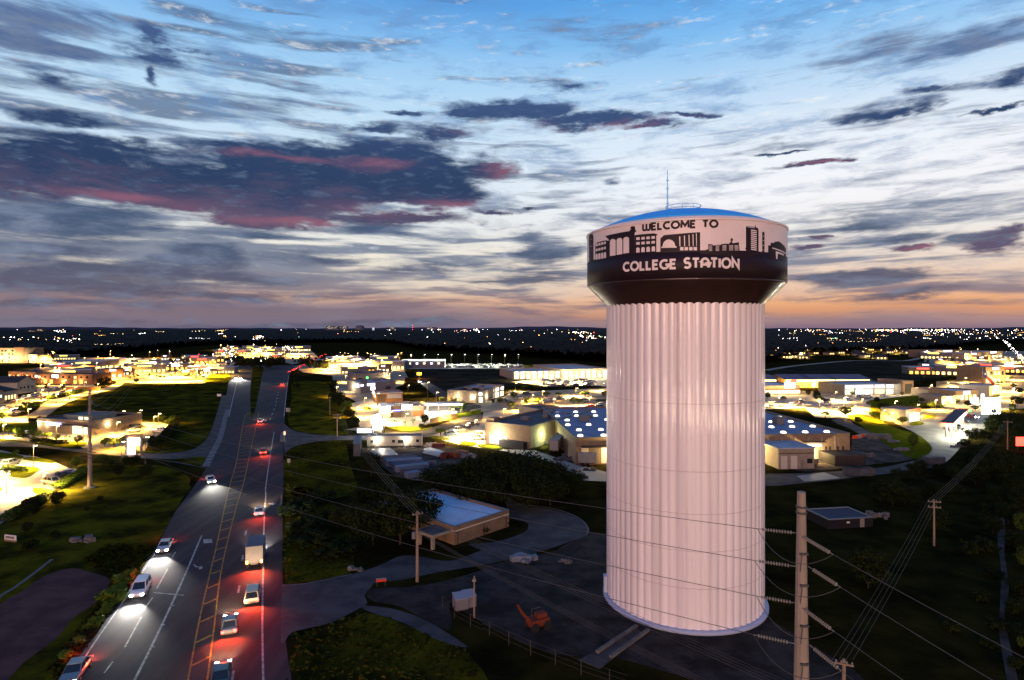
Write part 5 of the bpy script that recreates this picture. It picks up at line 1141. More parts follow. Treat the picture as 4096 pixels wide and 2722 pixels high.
rs.block(-.24, -.004, -.1, .7, .02, 4.6, M_wcream, 'entry_wing'); rs.block(-.26, .0, -.13, .72, 4.605, 4.75, M_rwhite, 'entry_roof'); rs.hvac([(.2, .5, 3.2, 1.6, .8), (.62, .4, 2.2, 1.6, 1), (.75, .2, 2, 2, .9)])
rs.walllamp('f', -.12, 4.0, 3500, (1, .86, .6), 2.5); rs.walllamp('l', .4, 2.8, 5000, (1, .86, .6), 4); rs.walllamp('r', .5, 3.2, 4500, (1, .84, .55), 4); lamp(rs.root, (rs.L * .4, 4, 8), 3500, (1, .85, .6)); lamp(rs.root, (rs.L * .75, -4, 3.2), 2200, (1, .82, .5))
dc = thing('drive_in_canopy', 'long thin lit canopy over the car stalls right of the restaurant', 'canopy', G(c3(1790, 842)), .06)
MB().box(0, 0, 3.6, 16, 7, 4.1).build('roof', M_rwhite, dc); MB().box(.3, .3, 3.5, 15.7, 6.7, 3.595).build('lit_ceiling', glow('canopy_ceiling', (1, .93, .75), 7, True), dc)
for x in (1, 5.5, 10, 15): MB().box(x - .12, 3.3, 0, x + .12, 3.6, 3.49).build('column', M_wcream, dc)
for x in (2.5, 8, 13.5): lamp(dc, (x, 3.5, 3.2), 4200, (1, .9, .68)); lamp(dc, (x, -1.5, 3.2), 2600, (1, .9, .68))
br = bld('brick_shop', 'orange brick shop with blue-grey roof and a large blank cream panel', (1352, 745), (1592, 735), 13, 4.3, M_worange, M_rblue, .5)
br.panel('f', .42, .95, 1.9, 3.9, 'cream', 'cream_panel', .08); br.panel('f', .05, .36, .2, 3.9, 'brown', 'brown_panel', .06); br.panel('f', .0, 1.0, 4.3, 4.75, 'cream', 'cornice', .07); br.hvac([(.35, .4, 3, 2, .8)])
br.walllamp('l', .2, 3, 900); br.walllamp('l', .8, 4, 900); br.panel('l', .35, .6, 3.4, 4.8, 'violet', 'lit_sign', .15)
b3 = bld('rear_shop', 'grey two part shop with violet lit signs behind the brick shop', (1215, 660), (1530, 640), 22, 5.4, M_wgrey, M_rblue, .5)
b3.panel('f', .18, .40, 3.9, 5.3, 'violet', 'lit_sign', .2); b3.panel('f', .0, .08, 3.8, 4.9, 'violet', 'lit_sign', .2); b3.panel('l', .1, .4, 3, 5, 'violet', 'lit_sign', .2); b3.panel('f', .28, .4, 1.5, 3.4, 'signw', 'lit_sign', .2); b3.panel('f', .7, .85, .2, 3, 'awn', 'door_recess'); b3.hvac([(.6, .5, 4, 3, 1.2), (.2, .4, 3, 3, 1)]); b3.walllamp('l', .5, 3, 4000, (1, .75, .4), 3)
b4 = bld('rear_block', 'long dim grey block with dark roof behind the violet sign shop', (1170, 560), (1480, 548), 26, 5.2, M_wgrey, M_rdark, .5); b4.hvac([(.3, .4, 5, 4, 1.4), (.7, .5, 5, 4, 1.4)]); b4.panel('f', .3, .36, 2, 3.4, 'green', 'lit_sign'); b4.walllamp('f', .9, 4, 5000, (1, .65, .25), 3)
wh = bld('warehouse', 'long low blue-grey warehouse in front of the dark woods', (1560, 432), (1965, 430), 40, 5.6, M_wgrey, M_rblue, .3)
for k in range(6): wh.panel('f', .05 + k * .16, .1 + k * .16, 3.2, 4.8, 'white' if k % 2 else 'violet', 'lit_sign', .2)
# lit shop row c5
lr = bld('corner_shops', 'curved row of small lit shops with grey roof and white signs', (20, 735), (300, 745), 16, 5.2, M_wcream, M_rblue, .5, c5, 'building')
lr2 = bld('corner_shops_wing', 'lit right wing of the small shops, angled toward the lot', (245, 748), (482, 680), 16, 5.2, M_wcream, M_rblue, .6, c5)
for q, n_ in ((lr, 4), (lr2, 5)):
    for k in range(n_): q.panel('f', .05 + k / n_, .05 + (k + .7) / n_, .2, 2.7, 'white', 'shop_window'); q.panel('f', .08 + k / n_, .08 + (k + .5) / n_, 3.6, 4.9, 'signw', 'lit_sign', .2)
    q.hvac([(.3, .5, 2.5, 2, 1), (.7, .5, 2.5, 2, 1)])
    for x in (.2, .7): lamp(q.root, (q.L * x, -2.5, 2.8), 800, (1, .82, .5))
# bright strip mall and what stands behind it
sm = bld('strip_mall', 'long brilliantly lit white strip mall beyond the car park', (570, 535), (1000, 525), 40, 4.6, M_wcream, M_rblue, .8, c5); sm2 = bld('strip_mall_store', 'large brilliantly lit store joined to the strip mall near the tower edge', (1010, 530), (1422, 518), 60, 6, M_wcream, M_rblue, .8, c5)
for q in (sm, sm2):
    for k in range(8): q.panel('f', .02 + k * .122, .10 + k * .122, .3, 3.2, 'white', 'shop_window'); q.panel('f', .03 + k * .122, .09 + k * .122, 3.6, 5.2, ('signw', 'violet', 'warm', 'signw')[k % 4], 'lit_sign', .3)
    for k in range(4): lamp(q.root, (q.L * (.1 + .26 * k), -9, 6), 7000, (1, .80, .45), .5)
# pylon signs
p2 = thing('pylon_sign', 'tall white glowing pylon sign on two grey posts before the restaurant', 'sign', G(c3(1365, 1058)), .0)
gy = p2.location.y; s1 = .4464 * gy / F
def px(x): return (x - 1365) * s1
def pz(y): return (1058 - y) * s1
for x in (1318, 1410): MB().box(px(x) - .25, 0, 0, px(x) + .25, .7, pz(880)).build('post', M_pole, p2)
PG = glow('pylon_panel_white', (1, .98, .93), 6, True)
for (x0, x1, y0, y1) in ((1308, 1420, 885, 925), (1322, 1408, 928, 955), (1324, 1408, 958, 985)): MB().box(px(x0), -.12, pz(y1), px(x1), .9, pz(y0)).build('lit_panel', PG, p2)
MB().lathe([(0, -.45), (px(1398) * .95, -.45), (px(1398) * .95, .45), (0, .45)], 20, (0, .38, pz(878)), axis=Matrix.Rotation(R(90), 3, 'X')).build('lit_panel', PG, p2)
lamp(p2, (0, -1.5, pz(930)), 3000, (1, .97, .9)); lamp(p2, (0, 2.4, pz(930)), 3000, (1, .97, .9))
r_, h_ = sign(c3(1258, 1012), c3(1258, 978)[1], 'low blue-white glowing monument sign on the grass left of the white pylon', 5.6, 1.5, glow('sign_blue_white', (.66, .68, 1), 6, True), M_iron, name='monument_sign'); lamp(r_, (0, -1, 1), 500, (.7, .75, 1))
# mobile office
mo = Bld('mobile_office', 'long white mobile office with two bright wall lamps at the yard', 'trailer', G(c3(1272, 1148)), G(c3(1762, 1140)), 4.0, 3.3, M_wwhite, M_hvac, .05)
for x in (.065, .46, .90): mo.panel('f', x, x + .05, 1.5, 2.3, 'dark', 'window')
mo.panel('f', .565, .67, 1.3, 2.3, 'dark', 'notice_board', .1); mo.panel('f', .0, 1.0, .0, .5, 'awn', 'skirt', .04)
for x in (.165, .69): mo.panel('f', x + .0, x + .045, .5, 2.4, 'cream', 'door'); mo.walllamp('f', x + .02, 2.75, 800, (1, .86, .62), .7)
for x in (.165, .69):
    st_ = MB()
    for k in range(3): st_.box(x * mo.L - .2, -.5 - .4 * k, .05, x * mo.L + 1.3, -.12 - .4 * k if k == 0 else -.11 - .4 * k, .55 - .16 * k)
    st_.tube([(x * mo.L - .2, -1.4, 0), (x * mo.L - .2, -1.4, 1.1), (x * mo.L - .2, -.2, 1.5)], .04, 5); st_.build('steps', M_bin, mo.root)
tg = Bld('site_trailer', 'narrow dark site trailer end-on left of the mobile office', 'trailer', G(c3(1150, 1225)), G(c3(1215, 1222)), 14, 3.4, M_rdark, M_hvac, .03)
# storage: pipe bundles, container rows, wreckage
M_pipe = mat('galvanised_pipe', (.36, .36, .37), .4, metal=.5)
for j, (a, b, lab) in enumerate((((1345, 1175), (1400, 1240), 'left pale pipe bundle lying before the mobile office'), ((1395, 1170), (1455, 1238), 'middle pale pipe bundle lying before the mobile office'), ((1450, 1168), (1520, 1232), 'right pale pipe bundle lying before the mobile office'), ((1820, 1165), (1985, 1215), 'long upper pipe bundle at the right of the yard'), ((1810, 1190), (1960, 1228), 'long lower pipe bundle at the right of the yard'))):
    A, Bq = G(c3(*a)), G(c3(*b)); d = Bq - A; nn = Vector((-d.y, d.x, 0)).normalized(); mb = MB(); q = random.Random(j)
    for k in range(7):
        o_ = nn * (k - 3) * .42; s_ = q.uniform(-.5, .5); dn = d.normalized()
        mb.tube([o_ + dn * s_ + Vector((0, 0, .2)), o_ + d + dn * q.uniform(-.6, .6) + Vector((0, 0, .2))], .17, 8)
        if k < 5: mb.tube([o_ + nn * .2 + Vector((0, 0, .53)), o_ + nn * .2 + d * .95 + Vector((0, 0, .53))], .16, 8)
    tag(mb.build('pipe_bundle', M_pipe, None, A), lab, 'pipes', 'pipe bundles in the yard')
M_cont = [mat('container_blue_grey', (.055, .07, .10), .85, col2=(.04, .05, .075), nscale=.7), mat('container_pale', (.13, .16, .22), .85, col2=(.095, .12, .165), nscale=.7), mat('container_rust', (.07, .05, .055), .9, col2=(.05, .035, .035), nscale=1)]
rowsC = [((1425, 1285), (1710, 1255), 2, 'rust edged'), ((1432, 1305), (1735, 1280), 0, 'grey'), ((1455, 1325), (1770, 1300), 1, 'pale blue'), ((1500, 1348), (1800, 1322), 0, 'dark grey'), ((1540, 1375), (1830, 1345), 1, 'bright pale'), ((1580, 1400), (1790, 1385), 0, 'short blue-grey'), ((1640, 1430), (1765, 1412), 1, 'shortest pale')]
for j, (a, b, k, w) in enumerate(rowsC):
    A, Bq = G(c3(*a)), G(c3(*b)); d = Bq - A; r = thing('storage_container', f'{w} long storage container, {["first","second","third","fourth","fifth","sixth","last"][j]} row counted from the mobile office', 'container', A, math.atan2(d.y, d.x), 'storage container rows')
    L = d.length; MB().box(0, 0, .15, L, 2.4, 1.3 + .12 * (j % 3)).build('body', M_cont[k], r)
    rb = MB(); n_ = int(L / .6); zt = 1.3 + .12 * (j % 3)
    for i in range(n_): rb.box(i * .6 + .1, -.05, .3, i * .6 + .35, -.002, zt - .1)
    rb.build('corrugation', M_cont[k], r); MB().box(-.02, -.06, zt + .002, L + .02, 2.46, zt + .1).build('roof', M_cont[k], r); fb = MB()
    for i in (0.2, L / 2, L - .4): fb.box(i, .2, 0, i + .2, 2.2, .148)
    fb.build('skid', M_iron, r)
for j, (x, y, m, lab, s_) in enumerate(((2020, 1235, M_or, 'orange heap of machine parts at the yard edge', 2.4), (2100, 1225, mat('rusty_scrap', (.16, .07, .03), .8), 'rusty scrap heap next to the orange parts', 2.4), (2170, 1230, M_bin, 'pale scrap heap at the right end of the yard', 2.0), (1850, 1130, mat('pale_scrap2', (.4, .36, .3), .7), 'pale sack heap beside the yard fence', 2.0), (1905, 1140, mat('dark_red_scrap', (.12, .03, .025), .7), 'dark red scrap heap along the yard fence', 1.8), (1840, 1295, M_bin, 'pale broken panel heap right of the container rows', 1.5))): junk(c3(x, y), lab, 30 + j, m, s_)
fence(gl(c3, [(1770, 1095), (1900, 1102), (2080, 1145), (2294, 1215)]), 'dark slatted fence between yard and supermarket lane', 1.8, 2.2, 'slat_fence', 5)
fence(gl(c3, [(1855, 920), (1930, 875), (2000, 850), (2078, 815)]), 'railing along the top of the restaurant retaining wall', 1.2, 1.6, 'railing', 2)
A, Bq = G(c3(1850, 930)), G(c3(2080, 875)); rw = thing('retaining_wall', 'tan stone retaining wall below the restaurant stalls', 'wall', A, math.atan2((Bq - A).y, (Bq - A).x)); MB().box(0, 0, 0, (Bq - A).length, .5, 1.6).build('wall', mat('retaining_stone', (.24, .19, .13), .9, col2=(.18, .14, .10), nscale=2), rw); MB().box(-.05, -.06, 1.603, (Bq - A).length + .05, .56, 1.75).build('coping', M_curb, rw)
# supermarket: front-left wing, rear link, main block
sA = bld('market_wing', 'tan store wing with dark roof and a small green and orange sign', (315, 1108), (722, 1160), 42, 6.2, M_wtan, M_rdark, .6, c5)
sA.panel('f', .10, .49, .3, 2.9, 'white', 'shop_window'); sA.panel('f', .14, .24, 4.2, 5.0, 'orange', 'lit_sign_end', .14); sA.panel('f', .155, .20, 4.25, 4.95, glow('sign_orange', (1, .35, .05), 6), 'lit_sign', .2); sA.panel('f', .20, .29, 4.25, 4.95, 'green', 'lit_sign', .2)
sA.panel('f', .40, .93, .02, 2.1, 'awn', 'bin_enclosure', 2.2); sA.panel('r', .05, .12, .1, 2.2, 'door', 'door'); sA.panel('r', .3, .38, .1, 2.4, 'door', 'door'); sA.hvac([(.3, .3, 3, 2, 1), (.5, .5, 2, 2, 1), (.3, .65, 3, 2.4, 1.2), (.65, .7, 2.4, 2, .8), (.2, .8, 2, 2, .8)])
sA.walllamp('f', .3, 3.4, 6000, (1, .88, .62), 3); sA.walllamp('r', .15, 3.6, 2200, (.8, 1, .5), 1.5); sA.walllamp('r', .45, 4.2, 2600, (1, .82, .4), 2); sA.walllamp('l', .3, 4.2, 5000, (1, .82, .5), 4)
MB().box(sA.L * .02, .32, 6.802, sA.L * .18, 4, 8.0).build('roof_tower', M_wtan, sA.root)
sB = bld('market_link', 'yellow lit rear link wall joining the two store wings', (900, 985), (1115, 960), 20, 5.8, M_wcream, M_rdark, .6, c5)
sB.walllamp('f', .05, 4.4, 3000, (1, .72, .22), 2); sB.walllamp('f', .6, 4.4, 3000, (1, .72, .22), 2)
bA, bB = G(c5(1125, 1300)), G(c7(860, 1200))
sC = Bld('superstore', 'huge store behind the tower with blue-grey roof and rows of white skylights', 'building', bA, bB, 62, 6.6, M_wtan, mat('store_membrane_roof', (.13, .165, .235), .85, col2=(.17, .21, .29), nscale=.25, ndetail=8, bump=.1, bscale=2, spec=.15), .5)
import itertools
for i, j in itertools.product(range(12), range(6)):
    u = .03 + i * .084 + (.02 if j % 2 else 0); v_ = .08 + j * .15
    MB().lathe([(.78, 0), (.78, .3), (.55, .5), (0, .58)], 10, (u * sC.L, v_ * sC.D, 6.602)).build('skylight', glow('skylight_glow', (1, .93, .80), 2.6, True) if (i * 7 + j) % 23 != 5 else mat('skylight_unlit', (.4, .45, .5), .3), sC.root, smooth=True)
sC.hvac([(.80, .55, 3, 3, 2.4), (.86, .30, 2.4, 3, 2.2), (.1, .5, 3, 3, 1.6), (.12, .62, 4, 2, .8), (.55, .5, 3, 3, 2)])
for (a, b) in ((.02, .045), (.09, .115)): sC.panel('f', a, b, .3, 5.0, 'cream', 'loading_door')
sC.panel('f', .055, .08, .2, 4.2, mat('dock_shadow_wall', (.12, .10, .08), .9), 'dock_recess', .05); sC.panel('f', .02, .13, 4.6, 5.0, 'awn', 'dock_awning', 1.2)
sC.panel('f', .845, .875, .2, 3.6, 'warm', 'lit_doorway'); sC.panel('f', .83, .89, 3.7, 4.3, 'signw', 'door_lamp', .4); sC.panel('f', .74, .765, 3.5, 4.3, 'signw', 'wall_lamp_panel', .4); sC.panel('f', .82, .90, 4.9, 5.1, 'awn', 'dock_awning', 1.4)
for a in (.905, .92, .95, .97): sC.panel('f', a, a + .008, .1, 3.6, 'awn', 'pipe')
for k in range(17): sC.panel('f', .14 + k * .05, .146 + k * .05, .3, 6.4, M_wcream, 'pilaster', .12)
sC.panel('f', .0, 1.0, .0, .29, M_wbrick, 'plinth', .08)
sC.block(.66, .785, -.16, -.004, .02, 5.2, M_wcream, 'front_annex'); sC.block(.655, .79, -.165, -.004, 5.205, 5.5, M_rblue, 'annex_roof')
ax0, ax1, ay = .66 * sC.L, .785 * sC.L, -.16 * sC.D
for (a, b, z0, z1, m_, nm) in ((.06, .24, .05, 3.4, 'cream', 'roller_door'), (.34, .52, .05, 3.4, 'cream', 'roller_door'), (.62, .70, .05, 2.3, 'door', 'door'), (.80, .95, 1.4, 2.6, 'dark', 'window'), (0, 1, 3.9, 4.15, 'brown', 'trim_band')):
    MB().box(ax0 + (ax1 - ax0) * a, ay - .06, z0, ax0 + (ax1 - ax0) * b, ay - .003, z1).build(nm, WIN[m_], sC.root)
sl_ = MB(); ex0, ex1, ey = .88 * sC.L, .99 * sC.L, -.12 * sC.D
for k in range(int((ex1 - ex0) / .5)): sl_.box(ex0 + .1 + k * .5, ey - .06, .05, ex0 + .4 + k * .5, ey - .003, 2.75)
sl_.build('enclosure_slats', mat('slat_wood', (.05, .04, .032), .9), sC.root)
sC.block(.88, .99, -.12, -.004, .02, 2.6, mat('enclosure_wall', (.028, .023, .020), .95), 'fenced_enclosure')
for (x, z, pw, out) in ((.135, 4.0, 3500, 2.0), (.855, 3.2, 3600, 2.2), (.75, 3.9, 2600, 2.0), (.6, 4.4, 3500, 3), (.3, 4.4, 4500, 3)): sC.walllamp('f', x, z, pw, (1, .72, .32), out)
sC.walllamp('l', .65, 4.6, 3600, (1, .64, .16), 2.0); sC.walllamp('r', .5, 4.6, 3000, (1, .7, .3), 3)
# lorries, dumper, dock gear
def trailer(a, b, lab, h=3.9, m=None):
    A, Bq = G(c5(*a)), G(c5(*b)); d = Bq - A; r = thing('semi_trailer', lab, 'trailer', A, math.atan2(d.y, d.x), 'box trailers at the loading dock'); L = d.length
    MB().box(0, -1.25, 1.1, L, 1.25, h).build('box', m or M_wwhite, r); MB().box(.2, -.5, .8, L - .2, .5, 1.095).build('chassis', M_iron, r)
    ax = Matrix.Rotation(R(90), 3, 'X')
    for x in (1.2, 2.4):
        for sy in (-1.0, 1.0): MB().lathe([(0, -.2), (.5, -.2), (.52, 0), (.5, .2), (0, .2)], 12, (x, sy, .52), axis=ax).build('wheel', M_tyre, r)
trailer((930, 1205), (1045, 1080), 'long white box trailer left of the loading dock'); trailer((1075, 1140), (1180, 1030), 'white box trailer backed to the lit dock wall'); trailer((1150, 1310), (1305, 1312), 'pale box trailer lying along the store front wall', 3.4)
junk(c5(1150, 1420), 'dark scissor lift wreck on the lane before the store', 51, M_iron, 1.6, 'machine', name='scrap_machine'); junk(c5(1245, 1350), 'dark iron frame heap beside the dock trailer', 52, M_iron, 1.2)
junk(c5(1010, 1255), 'dark skip heap at the end of the dock lane', 53, M_rdark, 2.4); junk(c5(840, 1085), 'green bin and boxes along the store wing wall', 54, mat('green_bin', (.04, .14, .05), .6), 1.2)
carp('suv', 775, 1125, 812, 1120, 'navy', 'navy car parked by the green lit store wing wall', c5)
# middle lamps
for (x, y, t, pw, col, c, lab) in ((1620, 985, 840, 6000, LW, c3, 'dark slim lamp post among saplings before the restaurant'), (1365, 770, 660, 4000, LW, c3, 'lamp post between brick shop and restaurant'), (1895, 745, 650, 4500, LY, c3, 'lit lamp post behind the drive-in canopy'), (1815, 720, 560, 2500, LW, c3, 'tall lamp post on the dark back street'), (2015, 735, 655, 2500, LW, c3, 'lamp post on the corner shops back lane'),
      (1250, 800, 700, 5000, LY, c3, 'lamp post on the drive left of the restaurant'), (1180, 880, 780, 6000, LY, c3, 'lamp post by the bright row of trees left of the restaurant lot'), (1480, 930, 850, 5000, LW, c3, 'lamp post at the restaurant lot entrance'), (2168, 1085, 925, 9000, LW, c3, 'lamp post on the oval island of the supermarket lot'), (2240, 1040, 900, 9000, LW, c3, 'lamp post left of the store wing front'), (2030, 905, 800, 5000, LY, c3, 'lamp post below the retaining wall'),
      (1000, 690, 600, 3500, LY, c3, 'lamp post by dark trees on the highway verge'), (1080, 560, 500, 9000, LY, c3, 'lamp post in the rear shop lot'), (1560, 560, 500, 9000, LY, c3, 'lamp post on the lit ground right of the grey block'), (1640, 660, 590, 2500, LW, c3, 'lamp post on the lawn behind the brick shop'),
      (585, 640, 600, 6000, LW, c5, 'lamp post above the corner shops car park'), (830, 720, 660, 9000, LY, c5, 'lamp post beside the orange lit tree'), (1035, 790, 690, 16000, LW, c5, 'lamp post in the brightest part of the supermarket lot'), (925, 800, 730, 16000, LW, c5, 'lamp post left in the supermarket lot'), (1250, 780, 700, 14000, LW, c5, 'lamp post among cars near the tower edge'), (735, 760, 700, 9000, LY, c5, 'lamp post by the trees of the supermarket lot corner'), (1130, 690, 640, 12000, LW, c5, 'lamp post between the flat topped trees'), (1370, 640, 570, 12000, LW, c5, 'lamp post near the tower edge below the strip mall'),
      (700, 560, 505, 14000, LW, c5, 'lamp post at the left end of the strip mall lot'), (900, 580, 520, 22000, LW, c5, 'lamp post in the strip mall lot'), (1150, 575, 520, 22000, LW, c5, 'lamp post among the strip mall cars'), (450, 660, 600, 4000, LW, c5, 'lamp post on the lot right of the corner shops'), (640, 820, 760, 6000, LY, c5, 'lamp post on the street corner by the store wing'), (480, 900, 840, 6000, LY, c5, 'lamp post on the supermarket street')):
    lamp_post(c(x, y), c(x, t)[1], lab, pw, col)
# middle trees
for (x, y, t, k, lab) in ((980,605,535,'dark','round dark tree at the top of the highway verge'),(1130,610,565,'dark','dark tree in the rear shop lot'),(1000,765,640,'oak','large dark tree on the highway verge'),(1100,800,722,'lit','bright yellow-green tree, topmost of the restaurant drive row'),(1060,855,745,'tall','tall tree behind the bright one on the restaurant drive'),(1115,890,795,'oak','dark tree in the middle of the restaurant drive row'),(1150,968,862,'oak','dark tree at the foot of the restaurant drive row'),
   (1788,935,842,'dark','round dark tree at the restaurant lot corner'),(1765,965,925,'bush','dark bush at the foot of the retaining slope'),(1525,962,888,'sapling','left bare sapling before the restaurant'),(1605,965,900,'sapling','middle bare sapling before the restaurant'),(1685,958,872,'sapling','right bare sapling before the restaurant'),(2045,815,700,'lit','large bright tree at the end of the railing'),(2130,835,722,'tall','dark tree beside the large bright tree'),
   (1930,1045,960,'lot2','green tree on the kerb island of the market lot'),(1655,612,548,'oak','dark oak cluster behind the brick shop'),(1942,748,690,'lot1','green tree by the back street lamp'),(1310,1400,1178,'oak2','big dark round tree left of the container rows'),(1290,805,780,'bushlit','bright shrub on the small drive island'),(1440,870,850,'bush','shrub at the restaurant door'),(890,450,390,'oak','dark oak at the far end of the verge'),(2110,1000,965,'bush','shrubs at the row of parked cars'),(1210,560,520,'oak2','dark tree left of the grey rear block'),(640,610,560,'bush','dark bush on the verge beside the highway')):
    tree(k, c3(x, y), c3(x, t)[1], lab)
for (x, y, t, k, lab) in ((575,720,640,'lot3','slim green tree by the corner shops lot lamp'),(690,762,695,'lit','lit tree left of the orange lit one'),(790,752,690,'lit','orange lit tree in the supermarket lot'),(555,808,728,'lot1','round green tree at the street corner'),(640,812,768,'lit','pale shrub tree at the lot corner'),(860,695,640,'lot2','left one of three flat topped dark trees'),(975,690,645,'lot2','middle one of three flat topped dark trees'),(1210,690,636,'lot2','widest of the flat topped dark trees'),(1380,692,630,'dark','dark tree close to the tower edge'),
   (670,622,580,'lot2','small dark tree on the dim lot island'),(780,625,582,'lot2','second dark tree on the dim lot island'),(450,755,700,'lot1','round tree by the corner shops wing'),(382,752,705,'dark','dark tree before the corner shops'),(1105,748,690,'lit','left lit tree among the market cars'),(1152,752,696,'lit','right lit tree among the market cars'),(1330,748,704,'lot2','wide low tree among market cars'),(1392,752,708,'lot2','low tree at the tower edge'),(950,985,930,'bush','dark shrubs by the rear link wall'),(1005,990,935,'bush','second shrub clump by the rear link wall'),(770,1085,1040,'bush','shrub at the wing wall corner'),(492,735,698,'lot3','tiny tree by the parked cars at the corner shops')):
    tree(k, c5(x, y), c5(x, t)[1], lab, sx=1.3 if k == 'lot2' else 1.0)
# dark wood between the yard and the tower: every tree on its own
wood = [(120,1560,1262),(300,1600,1215),(470,1560,1180),(640,1560,1170),(560,1640,1300),(800,1580,1240),(950,1540,1262),(1060,1560,1330),(20,1640,1330),(200,1700,1400),(380,1720,1400),(720,1700,1360),(900,1660,1380),(-80,1600,1300)]
for i, (x, y, t) in enumerate(wood): tree('oak' if i % 2 else 'oak2', c5(x, y), c5(x, t)[1], f'dark oak of the grove behind the pump house, {["at its left","left of centre","in its back row","tallest by the store","in its middle","right of the middle","by the store lane","at its right tip","above the pale roof","in the front row left","in the front row centre","in front of the tall one","in the front row right","next to the pipe yard"][i]}', 'dark grove behind the pump house', 1.1)
for i, (x, y, t, k, sx) in enumerate(((1250,420,60,'oak',1),(1480,420,-70,'oak2',1.0),(1640,330,-40,'oak',.9),(1100,330,80,'dark',1),(960,300,110,'dark',1),(1340,150,-120,'oak2',1),(1150,120,-80,'dark',1),(800,60,-40,'bush',2),(700,300,180,'bush',2),(760,420,300,'bush',2),(900,520,420,'bush',2),(600,150,40,'bush',2),(1010,470,370,'bush',2.2),(640,420,330,'bush',2),(860,220,120,'dark',1.2))):
    tree(k, c4(x, y), c4(x, t)[1], f'dark tangled {"bush" if k == "bush" else "tree"} on the verge right of the highway, {["below the pump house roof","largest, touching the pump house roof","close to the utility pole","left of the large one","in the middle of the scrub","high behind the wires","on the upper slope","at the top edge","near the road shoulder","above the worn grass","nearest the drive kerb","beside the lit road edge","beside the drive corner","on the bank foot","between shrubs and trees"][i]}', 'scrub right of the highway', sx)
for i, (x, y, t) in enumerate(((60,390,300),(270,330,250),(100,300,240),(450,260,170))): tree('bush', c6(x, y), c6(x, t)[1], f'narrow dark shrub against the pump house wall, {["near its front corner","in the middle of the long wall","left of the middle","at its right corner"][i]}', 'shrubs at the pump house wall')
# middle cars
for (k, x, y, x2, y2, cc, lab) in (('suv',1985,1045,2075,1035,'blue','dark blue SUV at the left end of the market row'),('sedan',2020,1030,2090,1020,'red','dark red car second in the market row'),('pickup',2045,1010,2130,1000,'silver','silver pickup in the market row'),('suv',2130,985,2180,975,'navy','navy SUV by the kerb of the street'),('suv',2200,955,2262,945,'navy','navy SUV standing alone up the street'),('suv',2235,1078,2300,1076,'white','white SUV before the store wing windows'),('suv',2262,1050,2320,1048,'white','white SUV behind the other one at the store wing')): carp(k, x, y, x2, y2, cc, lab, c3, group='cars at the market')
SPM = [(340,725,380,715,'red'),(500,745,540,735,'navy'),(530,665,560,660,'white'),(665,675,710,670,'black'),(690,665,715,655,'silver'),(830,745,870,738,'silver'),(850,735,890,728,'white'),(880,728,920,722,'red'),(900,742,935,735,'silver'),(950,718,985,712,'navy'),(980,715,1005,708,'silver'),(1180,728,1225,720,'white'),(1190,740,1225,735,'silver'),(1232,785,1285,780,'red'),(1310,778,1365,772,'navy'),(1320,795,1370,790,'black'),(1340,770,1380,764,'silver'),(430,745,470,738,'tan'),(610,715,640,708,'silver'),(512,538,545,532,'black')]
for i, (x, y, x2, y2, cc) in enumerate(SPM): carp('suv' if i % 3 == 0 else 'sedan', x, y, x2, y2, cc, f'{cc} car in the market lots, {["below the lit shop wing","by the slim tree","in the dim lot","in the dim lot centre","behind the black one","first of the lot cluster","second of the lot cluster","third of the lot cluster","fourth of the lot cluster","by the flat trees","right of the flat trees","beside the lit pair of trees","below the lit pair of trees","next to the tower edge row","second of the tower edge row","third of the tower edge row","last of the tower edge row","before the shop wing","near the orange lit tree","on the far lane by the field"][i]}', c5, group='cars in the market lots')
q = random.Random(5)
for i in range(46):
    x = q.uniform(830, 1270); y = q.choice((548, 560, 572, 585, 595)) + q.uniform(-2, 2)
    carp('sedan' if i % 2 else 'suv', x, y, x + 26, y - 2, q.choice(('white', 'silver', 'grey', 'black', 'blue')), 'car parked in the brilliantly lit strip mall lot', c5, group='cars in the strip mall lot')
for i in range(60):
    x = q.uniform(-20, 640); y = q.choice((408, 415, 422, 430)) + q.uniform(-1, 1)
    carp('suv', x, y, x + 12, y - 1, q.choice(('white', 'silver', 'silver', 'grey')), 'tiny pale car in the far floodlit sales lot before the woods', c5, group='cars in the far sales lot')
for i in range(9): lamp_post(c5(-350 + i * 120, 415), c5(0, 378)[1], 'floodlight post of the far sales lot before the woods', 7000, (.95, 1, .72), group='far sales lot floodlights', hh=11)
# ---------------------------------------------------------------- right: gas station, malls, tree belts
gs = thing('fuel_canopy', 'long red edged fuel station canopy with dark top and bright lit underside', 'canopy', G(c7(1690, 955)), 0)
zc = 5.2
cn = [G(c7(*p), zc) - gs.location for p in ((1636, 888), (1755, 893), (1880, 772), (1770, 770))]
a_, b_ = cn[0], cn[1]; 
pl = [(p.x, p.y) for p in cn]
MB().prism(pl, zc - .1, zc).build('roof', M_rdark, gs)
ctr = sum((Vector(p) for p in pl), Vector((0, 0))) / 4
big = [tuple(ctr + (Vector(p) - ctr) * 1.02) for p in pl]
fb = MB()
for i in range(4):
    p, q_ = Vector(big[i]), Vector(big[(i + 1) % 4]); fb.add([(p.x, p.y, zc - 1.0), (q_.x, q_.y, zc - 1.0), (q_.x, q_.y, zc + .12), (p.x, p.y, zc + .12)], [(0, 1, 2, 3)])
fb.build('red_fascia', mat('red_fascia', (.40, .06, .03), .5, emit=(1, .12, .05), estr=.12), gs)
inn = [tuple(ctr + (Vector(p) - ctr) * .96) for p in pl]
MB().prism(inn, zc - .75, zc - .7).build('lit_ceiling', glow('fuel_canopy_ceiling', (1, .96, .78), 8, True), gs)
